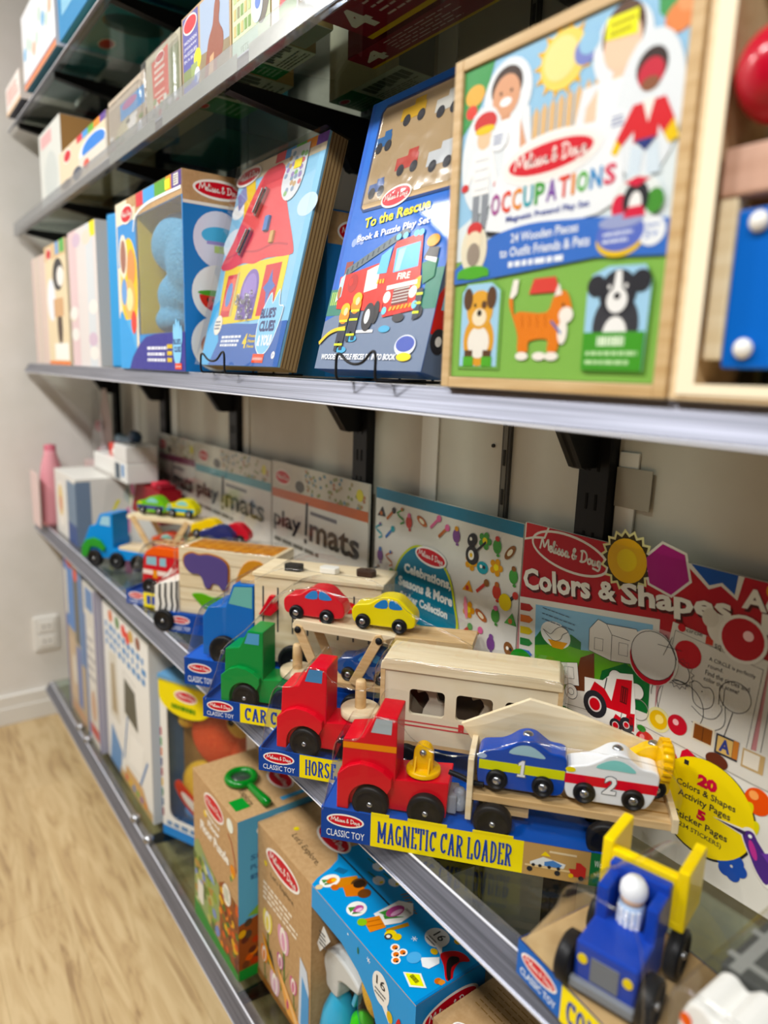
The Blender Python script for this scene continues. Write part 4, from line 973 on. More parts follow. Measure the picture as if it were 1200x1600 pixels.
# --- horse carrier
t = thing('wooden_truck_set', 'red wooden truck with windowed pale horse trailer, label starting HORSE', 'toy truck', (-.887, -.063, ZC+.0005), 39.5)
tray(t, .385, .121, .037, 'HORSE CARRIER', .066, (.195, .21), inner=.010)
cab(t, .008, -.003, '#cf2430', '#4f86b4')
def stake(t, x, z):
    m = MB(); m.lathe([(0, 0), (.028, 0), (.0295, .002), (.0295, .011), (.028, .0125), (0, .0125)], WOODP, 36, (x, .042, z)); m.build('turntable', t)
    m = MB(); m.lathe([(.0085, 0), (.0082, .03), (.0078, .042), (.006, .0445), (0, .045)], WOOD, 20, (x, .042, z+.0115)); m.build('peg', t)
stake(t, .146, .0935)
m = MB(); W0 = .183
TP = ramp_mat('cream_ply', '#eadfc4', '#e4d5b4', (4, 4, 4), .5)
def wall_with_windows(m, x0, x1, z0, z1, y0, y1, wins, mat):
    xs = sorted(set([x0, x1]+[w for a in wins for w in a[:2]]))
    za, zb = wins[0][2], wins[0][3]
    m.box(x0, x1, y0, y1, z0, za, mat); m.box(x0, x1, y0, y1, zb, z1, mat)
    for a, b in zip(xs[:-1], xs[1:]):
        if not any(abs(a-w[0]) < 1e-6 for w in wins): m.box(a, b, y0, y1, za, zb, mat)
    for w in wins:   # rounded corners
        r = .006
        for cx, cz, s1, s2 in ((w[0], za, 1, 1), (w[1], za, -1, 1), (w[0], zb, 1, -1), (w[1], zb, -1, -1)):
            pts = [(cx, cz), (cx+s1*r, cz)]+[(cx+s1*(r-r*math.sin(k*PI/8)), cz+s2*(r-r*math.cos(k*PI/8))) for k in range(1, 4)]+[(cx, cz+s2*r)]
            m.prism(pts, y0, y1, mat)
wins = [(.226, .277, .122, .161), (.293, .344, .122, .161), (.361, .411, .122, .161)]
wall_with_windows(m, .186, .434, .080, .186, .012, .018, wins, TP)
m.box(.186, .434, .0775, .082, .080, .186, TP); m.box(.19, .43, .0765, .0778, .082, .186, K('#6a5848', .7)); m.box(.19, .43, .018, .076, .0800, .0805, K('#6a5848', .7)); m.box(.1835, .190, .010, .084, .080, .19, WOOD); m.box(.430, .4365, .010, .079, .080, .19, WOOD)  # brown inner walls and floor: the closed trailer's shade put into the colour
m.prism([(.183, .186), (.184, .196), (.190, .204), (.430, .203), (.4355, .195), (.4358, .186)], .009, .0798, WOODP, bev=.0015)
m.box(.186, .434, .012, .082, .074, .080, WOOD)
f = Face(m, (0, .0118, 0), (1, 0, 0), (0, 0, 1))
for z in (.104, .110): f.rect(.19, z, .30, z+.0022, '#c8434a', 1)
f.rect(.298, .1055, .306, .117, '#c8232c', 2); f.rect(.30, .1045, .43, .106, '#c8434a', 1)
tr = m.build('horse_trailer', t)
for x in (.225, .39): wheel(tr, x, .053, .023)
for x in (.225, .39): wheel(tr, x, .053, .023, y=.07)
m = MB()
for x, c in ((.238, '#d9cdbb'), (.318, '#cfc2ae'), (.382, '#6a4230')):
    mm = K(c, .5)
    body = spline([(x, .085), (x+.004, .118), (x+.012, .134), (x+.006, .146), (x-.004, .142), (x-.006, .148), (x+.008, .157), (x+.018, .158), (x+.023, .148), (x+.026, .132), (x+.05, .128), (x+.052, .085), (x+.044, .085), (x+.042, .108), (x+.014, .106), (x+.01, .085)], 2, True)
    m.prism(body, .04, .05, mm, bev=.001)
m.build('toy_horses', t, label='small horse figures inside the trailer')
film(t, [(.004, .038), (.014, .10), (.026, .139), (.054, .146), (.074, .176), (.10, .176), (.115, .163), (.15, .154), (.176, .165), (.19, .207), (.3, .207), (.43, .206), (.4365, .18)], -.001, .0805, .037)

# --- green car carrier
t = thing('wooden_truck_set', 'green wooden truck with cars riding an upper ramp, label starting CAR CA', 'toy truck', (-1.092, -.068, ZC+.0005), 39)
tray(t, .43, .093, .035, 'CAR CARRIER', .0705, (.215, .23), inner=.009)
cab(t, .013, -.0125, '#0e8a44', '#5a9ac4')
stake(t, .158, .0825)
m = MB()
m.box(.22, .44, .018, .072, .082, .092, WOOD, bev=.001)
m.prism([(.160, .186), (.166, .194), (.336, .186), (.336, .171), (.16, .178)], .012, .073, WOODP, bev=.001)
m.prism([(.312, .176), (.336, .186), (.460, .190), (.460, .176), (.42, .172), (.33, .169)], .012, .073, WOOD, bev=.001)
tr = m.build('upper_deck', t)
for x, z in ((.171, .178), (.31, .176)):
    MB().lathe([(0, .0035), (.003, .0032), (.0055, .0015), (.006, 0)], BLACK, 16, (x, .0085, z), (0, -1, 0)).build('pivot_pin', tr)
for xa, za, xb, zb in ((.171, .180, .213, .090), (.31, .180, .268, .095)):
    d = Vector((xb-xa, zb-za)).normalized(); n_ = Vector((-d.y, d.x))*.008
    for y_ in (.009, .072):
        MB().prism([(xa+n_.x, za+n_.y), (xb+n_.x, zb+n_.y), (xb-n_.x, zb-n_.y), (xa-n_.x, za-n_.y), (xa-d.x*.007, za-d.y*.007)], y_, y_+.005, WOOD, bev=.001).build('strut', tr)
for x in (.27, .41): wheel(tr, x, .055, .021)
BOD = lambda x, z, k=1.0: [(x+a*k, z+b*k) for a, b in ((0, 0), (-.0025, .010), (-.002, .019), (.004, .026), (.014, .0285), (.026, .0305), (.035, .036), (.046, .0425), (.060, .0445), (.073, .043), (.083, .037), (.092, .0285), (.100, .021), (.1035, .012), (.1025, .001), (.095, -.0045), (.07, -.006), (.03, -.006), (.008, -.0045))]
GLS = lambda x, z: [[(x+.035, z+.026), (x+.046, z+.038), (x+.056, z+.039), (x+.056, z+.026)], [(x+.061, z+.026), (x+.061, z+.039), (x+.071, z+.038), (x+.082, z+.027)]]
little_car(t, BOD(.143, .204), '#cf2c36', .022, .056, ((.164, .2035), (.217, .2015)), .0125, '#3f86c8', GLS(.143, .204))
little_car(t, BOD(.262, .202), '#ead81e', .022, .056, ((.279, .2025), (.340, .2005)), .0125, '#2f78bc', GLS(.262, .202))
little_car(t, BOD(.235, .103), '#1f4f92', .030, .064, ((.254, .1035), (.310, .1035)), .0122, '#4f8cb8', GLS(.235, .103))
MB().box(.205, .218, .02, .03, .19, .20, K('#c8202c')).build('red_block', t)
film(t, [(.004, .036), (.024, .085), (.04, .132), (.078, .168), (.112, .205), (.14, .238), (.19, .257), (.23, .252), (.27, .247), (.33, .253), (.365, .232), (.43, .207), (.462, .193)], -.001, .075, .035)

# --- blue truck with slotted wooden box
t = thing('wooden_truck_set', 'blue wooden lorry with slotted wooden crate body and three blocks on its roof', 'toy truck', (-1.233, -.048, ZC+.0005), 38.5)
tray(t, .36, .124, .054, None, inner=.001, light='#1a5fc0')
m = MB(); cB = K('#1d66b4', .32, .35)
m.prism([(.0335, .06), (.034, .137), (.046, .157), (.082, .161), (.097, .205), (.139, .208), (.139, .06)], .012, .088, cB, bev=.002)
window(m, [(.0885, .168), (.1005, .2015), (.1365, .2045), (.136, .163)], .012, '#74b0a8')
m.box(.108, .139, .022, .08, .207, .215, WOOD, bev=.001)
o = m.build('lorry_cab', t)
for y_ in (.003, .082): wheel(o, .080, .074, .030, y=y_)
m = MB(); m.box(.141, .382, .012, .108, .066, .232, WOODP, bev=.0015)
f = Face(m, (0, .0118, 0), (1, 0, 0), (0, 0, 1))
for k in range(8): f.rect(.157+k*.029, .125, .160+k*.029, .21, '#3a3d44', 1)
f.ell(.318, .188, .022, .0115, '#c8232c', 2); f.ell(.318, .188, .019, .0092, '#d8342f', 3); f.script(.318, .188, .034, '#f4efe8', 4)
m.box(.138, .386, .009, .110, .228, .236, WOODP, bev=.0015)
tr = m.build('crate_body', t)
for x in (.22, .345): wheel(tr, x, .074, .030, y=.004)
for x, y_, c in ((.205, .045, '#2e2d2b'), (.272, .052, '#eceae2'), (.340, .058, '#3c2a22')):
    MB().prism([(x-.014, y_-.012), (x+.014, y_-.012), (x+.019, y_), (x+.014, y_+.012), (x-.014, y_+.012), (x-.019, y_)], .2362, .2475, K(c, .4), plane='xy', bev=.0015).build('roof_block', t)
m = MB(); m.prism([(.154, .158), (.175, .196), (.184, .196), (.19, .17), (.178, .158)], .001, .011, K('#c8202c', .3), bev=.001); m.build('red_wedge', t)
film(t, [(.004, .056), (.03, .145), (.046, .163), (.08, .168), (.094, .212), (.14, .222), (.2, .252), (.28, .252), (.36, .250), (.388, .238)], -.001, .112, .054)

# --- animal rescue lorry
t = thing('wooden_truck_set', 'wooden animal lorry with zebra-striped cab and purple hippo on its side', 'toy truck', (-1.517, .02, ZC+.0005), 37)
tray(t, .26, .108, .046, None, inner=.001)
m = MB(); wz = K('#eeeae0', .35)
m.prism([(-.040, .040), (-.038, .102), (-.026, .110), (.024, .122), (.024, .04)], .008, .085, wz, bev=.002)
f = Face(m, (0, .0078, 0), (1, 0, 0), (0, 0, 1))
for x in (-.027, -.012, .004, .017): f.poly([(x-.003, .042), (x+.002, .06), (x-.001, .08), (x+.001, .104+.25*(x+.04)), (x+.006, .105+.25*(x+.04)), (x+.005, .08), (x+.007, .06), (x+.003, .042)], '#1c1c1f', 1)
fe = Face(m, (-.0405, .085, .042), (0, -.077, 0), (.002, 0, .06))
for v in (.1, .35, .6, .85): fe.poly([(v-.05, 0), (v, .4), (v-.03, 1), (v+.03, 1), (v+.06, .4), (v+.02, 0)], '#1c1c1f', 1)
o = m.build('striped_cab', t)
wheel(o, -.008, .0265, .026, y=-.009, w=.010); wheel(o, -.008, .0265, .026, y=.086, w=.010)
m = MB(); m.box(.026, .266, .010, .105, .046, .200, WOODP, bev=.0015)
for z in (.078, .108, .138, .168): m.box(.0262, .266, .0096, .0105, z-.0006, z+.0006, K('#8f7448', .7))
ft = Face(m, (.026, .010, .2002), (.240, 0, 0), (0, .095, 0))
ft.rect(.05, .06, .96, .94, '#cf9040', 1)
for k in range(9):
    for q in range(5): ft.ell(.1+k*.1+random.uniform(-.02, .02), .12+q*.18+random.uniform(-.04, .04), .045, .075, '#b5702a' if (k+q) % 2 else '#c27e34', 2, n=6, rot=random.uniform(0, 60))
tr = m.build('animal_crate', t)
wheel(tr, .235, .060, .026)
hip = spline([(.046, .182), (.062, .189), (.08, .186), (.10, .189), (.13, .184), (.149, .170), (.151, .145), (.148, .118), (.136, .112), (.128, .122), (.113, .124), (.106, .112), (.094, .114), (.088, .13), (.079, .142), (.06, .143), (.045, .155), (.041, .17)], 3, True)
for s_, cc, y_ in ((1.08, '#b3712a', .0088), (1.0, '#57487e', .0058)):
    MB().prism([(.097+(a-.097)*s_, .15+(b-.15)*s_) for a, b in hip], y_, y_+.003, K(cc, .35), bev=.0008).build('hippo_shape' if s_ == 1 else 'hippo_border', tr)
croc = spline([(.060, .094), (.085, .098), (.110, .092), (.135, .095), (.15, .088), (.13, .074), (.105, .060), (.088, .066), (.072, .08)], 3, True)
MB().prism(croc, .0065, .0098, K('#62a62a', .35), bev=.0008).build('leaf_shape', tr)
MB().prism(spline([(.17, .10), (.175, .15), (.20, .185), (.24, .18), (.25, .12), (.22, .09)], 3, True), .0065, .0098, K('#c98a3a', .4), bev=.0008).build('lion_shape', tr)
film(t, [(-.043, .04), (-.041, .106), (-.02, .118), (.022, .17), (.03, .205), (.16, .206), (.262, .205), (.268, .18)], .003, .108, .046)

# --- small fire engine
t = thing('wooden_truck_set', 'small red wooden fire engine on a blue tray behind the zebra cab', 'toy truck', (-1.761, -.0005, ZC+.0005), 32)
tray(t, .19, .100, .037, None, inner=.008, picture=lambda f, L: (f.rect(.054/L, 0, .18/L, 1, TY, 2), lines(f, .064/L, .15, .17/L, .85, 1, '#1d3f93', 3, .9)))
m = MB(); rd = K('#c4252e', .32, .3)
m.prism([(.040, .040), (.048, .128), (.058, .142), (.076, .150), (.180, .152), (.180, .04)], .012, .082, rd, bev=.002)
m.prism([(.05, .13), (.075, .152), (.181, .154), (.181, .135)], .0108, .0832, K('#e2602c', .35), bev=.0015)
for a, b in ((.057, .088), (.097, .117)): window(m, [(a, .107), (a+.001, .127), (b, .129), (b, .107)], .0118, '#8fbac4')
f = Face(m, (0, .0116, 0), (1, 0, 0), (0, 0, 1)); f.rect(.045, .082, .076, .094, '#ecd9d0', 1); f.rect(.076, .074, .09, .094, '#e0901e', 1); f.rect(.09, .082, .125, .094, '#ecd9d0', 1)
o = m.build('engine_body', t)
for x in (.068, .145): wheel(o, x, .050, .022, y=.004)
m = MB()
m.box(.07, .185, .03, .036, .156, .162, WOOD); m.box(.07, .185, .062, .068, .156, .162, WOOD)
for k in range(6): m.cyl((.08+k*.019, .03, .159), (.08+k*.019, .068, .159), .003, WOOD, 8)
m.build('ladder', t)
film(t, [(.004, .04), (.04, .13), (.07, .165), (.13, .167), (.186, .166), (.189, .15)], -.001, .097, .037)

# --- far race car carrier
t = thing('wooden_truck_set', 'bright blue wooden transporter with green mudguard and striped racing cars on top', 'toy truck', (-2.17, -.015, ZC+.0005), 35)
m = MB(); bl = K('#1f86cc', .32, .35)
m.prism([(.002, .03), (.006, .072), (.028, .121), (.052, .130), (.068, .162), (.112, .166), (.112, .062), (.22, .058), (.22, .03)], .012, .085, bl, bev=.002)
m.prism([(.002, .028), (.004, .06), (.02, .082), (.045, .09), (.07, .083), (.088, .062), (.082, .05), (.06, .062), (.036, .062), (.02, .028)], .004, .094, K('#3a8f3a', .35), bev=.002)
window(m, [(.066, .130), (.076, .156), (.104, .158), (.104, .128)], .012, '#9fc6d6')
o = m.build('transporter_cab', t)
for x in (.047, .126, .200): wheel(o, x, .0265, .026)
m = MB(); m.box(.13, .375, .014, .080, .058, .070, WOODP, bev=.001); m.box(.165, .388, .012, .080, .158, .170, WOODP, bev=.001)
tr = m.build('car_deck', t)
for xa, xb in ((.185, .245), (.37, .31)):
    d = Vector((xb-xa, -.09)).normalized(); n_ = Vector((-d.y, d.x))*.008
    for y_ in (.007, .080): MB().prism([(xa+n_.x, .166+n_.y), (xb+n_.x, .076+n_.y), (xb-n_.x, .076-n_.y), (xa-n_.x, .166-n_.y)], y_, y_+.005, WOOD).build('strut', tr)
wheel(tr, .33, .0265, .026)
for x, z, c, g_, w_ in ((.190, .186, '#74b83c', '#4a3f8a', '#d6d22c'), (.290, .186, '#d9cf2c', '#2f9ac4', '#2f9ac4'), (.235, .084, '#c8503a', '#c9b48c', '#d86a2c')):
    cr_ = little_car(t, BOD(x, z, .92), c, .028, .06, ((x+.02, z), (x+.075, z)), .012, '#8fc8c0', [[(x+.032, z+.024), (x+.045, z+.035), (x+.06, z+.035), (x+.07, z+.024)]], band=(g_, [(x, z+.004), (x, z+.014), (x+.09, z+.014), (x+.09, z+.004)]), nose=(x+.01, z+.02, w_))
# loose display cars behind the lorries
t = thing('toy_car_pack', 'wrapped dark blue and red toy cars against the mat packs', 'toy car', (-1.60, .130, ZC+.0005), 37)
MB().box(0, .12, 0, .072, 0, .17, K('#d8d4cc', .5), bev=.001).build('display_tray', t)
little_car(t, BOD(.002, .186, .85), '#2b2f63', .004, .030, ((.018, .184), (.066, .184)), .0125, '#8fb8c8', [])
little_car(t, BOD(.025, .186, .85), '#c02a34', .040, .066, ((.042, .184), (.09, .184)), .0125, '#8fb8c8', [])
t = thing('toy_car_pack', 'yellow toy car on a carton between the transporter and animal lorry', 'toy car', (-1.78, .172, ZC+.0005), 37)
MB().box(0, .10, 0, .048, 0, .145, K('#c9b898', .5), bev=.001).build('display_tray', t)
little_car(t, BOD(.004, .161, .9), '#e8c61c', .008, .038, ((.022, .159), (.074, .159)), .0125, '#2f9ac4', [])

# --- construction loader, near right
t = thing('wooden_truck_set', 'blue and yellow wooden dump tractor with a driver, nearest the camera', 'toy truck', (-.406, -.010, ZC+.0005), -6)
m = MB(); L, w, h = .152, .142, .040
m.box(0, L, 0, .0016, 0, h, K(BLUEP, .3)); m.box(0, .0016, .0016, w, 0, h, K(BLUEP, .3)); m.box(L-.0016, L, .0016, w, 0, h, K(BLUEP, .3)); m.box(.0016, L-.0016, w-.0016, w, 0, h, K(BLUEP, .3))
m.box(.0004, L-.0004, .0004, w-.0004, h-.0016, h, ramp_mat('tan_card', '#c6a878', '#bb9a68', (9, 9, 9), .6))
f = Face(m, (0, -.0001, 0), (L, 0, 0), (0, 0, h)); f.rect(0, 0, 1, 1, '#1f5fb0', 1); f.rect(.062/L, 0, 1, 1, TY, 2)
f.logo(.031/L, .64, .05, .019, 2); f.text('CLASSIC TOY', .006/L, .12, .056/L, .32, '#dfe8f2', 3, bold=.02)
f.slab('CONSTR', .07/L, .16, .145/L, .8, '#1d3f93', 4)
m.build('display_tray', t)
A = Matrix.Translation((.098, .012, .040)) @ Matrix.Rotation(math.radians(20), 4, 'Z')
m = MB(); bl = K('#1c3fa0', .35, .3); ye = K('#f2d40c', .35, .3)
m.box(-.029, .029, 0, .050, .012, .056, bl, bev=.003, M=A); m.box(-.029, .029, .046, .072, .012, .050, bl, bev=.002, M=A)
m.box(-.029, -.018, .040, .075, .046, .090, bl, bev=.002, M=A); m.box(.018, .029, .040, .075, .046, .090, bl, bev=.002, M=A); m.box(-.029, .029, .068, .080, .046, .098, bl, bev=.002, M=A)
m.box(-.030, .030, -.006, .001, .010, .019, K('#7d8288', .4), bev=.001, M=A)
m.box(-.013, .013, -.0012, .001, .022, .046, K('#6f747a', .5), M=A)
for x in (-.021, .021): m.cyl((x, -.0012, .040), (x, .001, .040), .0046, K('#e8cf1c', .3), 18, M=A)
tr = m.build('tractor_body', t)
m = MB()
for y_ in (.012, .085):
    for s_ in (-1, 1):
        p = A @ Vector((s_*.031, y_, .0235)); q = A @ Vector((s_*.045, y_, .0235))
        mm = MB(); d = (q-p)
        mm.lathe([(0, 0), (.021, 0), (.0235, .002), (.0235, .012), (.021, .014), (.017, .0135), (.016, .012), (0, .012)], TYRE, 32, p, d); mm.lathe([(.0035, .011), (.0035, .0145), (.002, .0155), (0, .0156)], STEEL, 12, p, d)
        mm.build('wheel', tr)
m = MB()
m.box(-.042, .042, .080, .134, .048, .058, ye, bev=.002, M=A); m.box(-.042, -.031, .080, .136, .056, .112, ye, bev=.002, M=A); m.box(.031, .042, .080, .136, .056, .112, ye, bev=.002, M=A); m.box(-.032, .032, .080, .090, .056, .104, ye, bev=.002, M=A)
m.build('dump_bed', t, label='yellow dump bed')
m = MB(); m.lathe([(.0, 0), (.0125, .0), (.0125, .030), (.011, .034)], K('#bcd0ea', .4), 22, A @ Vector((0, .056, .044))); m.ball(A @ Vector((0, .056, .083)), .0115, K('#e6c4a6', .45)); m.lathe([(.0125, 0), (.0130, .004), (.0122, .010), (.008, .016), (0, .018)], K('#eef0f2', .35), 22, A @ Vector((0, .057, .084)))
for k in (-2, -1, 0, 1, 2):
    a = -PI/2+k*.42+math.radians(20); c = A @ Vector((0, .056, .044))
    m.box(-.0016, .0016, -.0135, -.012, .002, .030, K('#f4f6f8', .4), M=Matrix.Translation(c) @ Matrix.Rotation(k*.42, 4, 'Z') @ Matrix.Rotation(math.radians(20), 4, 'Z'))
m.build('driver_peg', t, label='white-capped striped peg driver')
film(t, [(.004, .042), (.040, .105), (.055, .14), (.09, .154), (.13, .154), (.145, .11), (.150, .042)], .001, .138, .040)

# --- white toy in a clear grid-topped pack, bottom right corner
t = thing('clear_toy_pack', 'white toy with orange dots in a clear pack, bottom right corner', 'toy', (-.2345, -.02, ZC+.0005), 0)
m = MB(); wm = K('#ecebe6', .4)
m.prism([(.002, .001)]+spline([(.002, .10), (.008, .122), (.020, .126), (.030, .120), (.040, .130), (.056, .128), (.066, .118), (.08, .122), (.11, .112), (.14, .10)], 2)+[(.14, .001)], .002, .055, wm, bev=.004)
f = Face(m, (0, .0015, 0), (.14, 0, 0), (0, 0, .13))
for u, v in ((.06, .82), (.18, .70), (.30, .86), (.42, .70), (.55, .82), (.7, .62)): f.ell(u, v, .035, .045, '#e2622c', 2)
f.ell(.48, .6, .03, .035, '#d86a9a', 2)
m.build('white_toy', t)
m = MB(); m.box(.002, .17, .062, .19, .0, .122, K('#4c4d4a', .5), bev=.002)
ft = Face(m, (0, .062, .1222), (.17, 0, 0), (0, .128, 0))
for k in range(4): ft.rect(.05+.26*k, 0, .05+.26*k+.06, 1, '#8a8b86', 1)
for k in range(3): ft.rect(0, .32*k+.1, 1, .32*k+.16, '#8a8b86', 1)
m.build('grey_grid_tray', t)
film(t, [(-.003, .0), (-.003, .10), (.004, .135), (.08, .14), (.172, .13)], -.003, .194, .001)
m = MB().ball((0, 0, .05), (.05, .05, .05), K('#2f86d0', .2, .5), 28, 18)
tag(m.build('blue_ball', None, (-.095, .225, ZC)), 'glossy blue ball at the right edge beside the activity pad', 'ball')

# ------------------------------------------------------------------ pads and packs standing along the wall
ZP, YP_ = ZC+.0012, .2838
def pad(name, label, cat, x, w, h, cover, d=.0045, y=YP_, group=None):
    t = thing(name, label, cat, (x, y, ZP), 0, group); t.rotation_euler.x = -math.radians(.05)
    m = MB(); m.box(0, w, .0006, d, 0, h, K('#e9e6de', .6)); 
    f = Face(m, (0, 0, 0), (w, 0, 0), (0, 0, h)); f.rect(0, 0, 1, 1, '#e9e6df', 1)
    cover(f); m.build('printed_pad', t)
    MB().box(-.001, w+.001, -.0018, -.0012, .0, h+.002, SLEEVE).build('clear_sleeve', t)
    return t
ICON = ('#c2413a', '#3f6fb0', '#4f9a4a', '#d99a2c', '#7a4a8c', '#2e2e34', '#b8683a', '#d86a9a', '#2f9aa8', '#8a5a34')
def icon(f, u, v, s_):
    """a small made-up sticker: a couple of simple coloured shapes"""
    k = random.randrange(7); c = random.choice(ICON); c2 = random.choice(ICON); r = random.uniform(-60, 60); W, H = f.W, f.H
    e = lambda a, b, ra, rb, cc, l, rot=r: f.ell(u+a*s_/W, v+b*s_/H, ra*s_/W, rb*s_/H, cc, l, 12, rot=rot)
    if k == 0: e(0, 0, .5, .22, c, 3); e(0, 0, .25, .12, '#f0e8d0', 4)
    elif k == 1: e(0, 0, .3, .38, c, 3, 0); e(0, .4, .16, .14, c2, 4, 0); e(.1, -.45, .12, .08, c, 3, 0)
    elif k == 2: f.line([(u-.4*s_/W, v-.3*s_/H), (u+.35*s_/W, v+.4*s_/H)], .18*s_, c, 3); e(.3, .35, .2, .2, c2, 4)
    elif k == 3:
        for q in range(5): a = q*2*PI/5; e(.3*math.cos(a), .3*math.sin(a), .18, .18, c, 3, 0)
        e(0, 0, .18, .18, '#ecd84a', 4, 0)
    elif k == 4: f.poly([(u-.4*s_/W, v-.2*s_/H), (u+.45*s_/W, v-.15*s_/H), (u+.1*s_/W, v+.45*s_/H)], c, 3); e(0, 0, .14, .14, c2, 4)
    elif k == 5: f.line([(u+(.35*math.sin(q*1.2))*s_/W, v+(-.45+q*.15)*s_/H) for q in range(7)], .12*s_, c, 3); e(.1, .45, .12, .1, c2, 4)
    else: e(0, 0, .42, .34, c, 3); e(-.1, .05, .1, .1, '#f4f0e6', 4); e(.12, .05, .1, .1, '#2c2c30', 4)
def cover_sticker(f):
    f.rect(0, 0, 1, 1, '#e6e3db', 1); f.rect(0, .945, 1, 1, '#157a9c', 2)
    random.seed(5)
    for j in range(9):
        for i in range(12):
            u, v = .04+i*.083+random.uniform(-.015, .015), .05+j*.104+random.uniform(-.02, .02)
            if .15 < u < .66 and .38 < v < .8: continue
            icon(f, u, v, .031)
    f.ell(.72, .81, .04, .042, '#2a2a2e', 4); f.line([(.745, .835), (.80, .885)], .004, '#2a2a2e', 4); f.ell(.715, .81, .018, .022, '#f0ece0', 5); f.ell(.715, .81, .009, .01, '#e2b83a', 6)
    f.ell(.93, .66, .035, .036, '#e8cf2c', 4); f.ell(.70, .57, .012, .05, '#e48aa0', 4, rot=10)
    ar = spline([(.17, .40), (.172, .50), (.20, .63), (.27, .72), (.36, .765), (.47, .75), (.57, .68), (.62, .56), (.63, .43), (.40, .39)], 5, True)
    f.poly([(u+(u-.4)*.06, v+(v-.55)*.05) for u, v in ar], '#bfc93a', 5); f.poly(ar, '#15758f', 6)
    f.text('Celebrations,', .255, .612, .60, .668, '#eef0ea', 8, bold=.05); f.text('Seasons & More', .215, .545, .615, .595, '#eef0ea', 8, bold=.05); f.text('Sticker Collection', .232, .478, .585, .520, '#eef0ea', 8, bold=.04)
    f.logo(.449, .738, .085, .034, 8, rot=-2)
pad('sticker_pad', 'white sticker pad with teal top edge lettered Celebrations, Seasons & More', 'sticker pad', -1.082, .379, .382, cover_sticker)

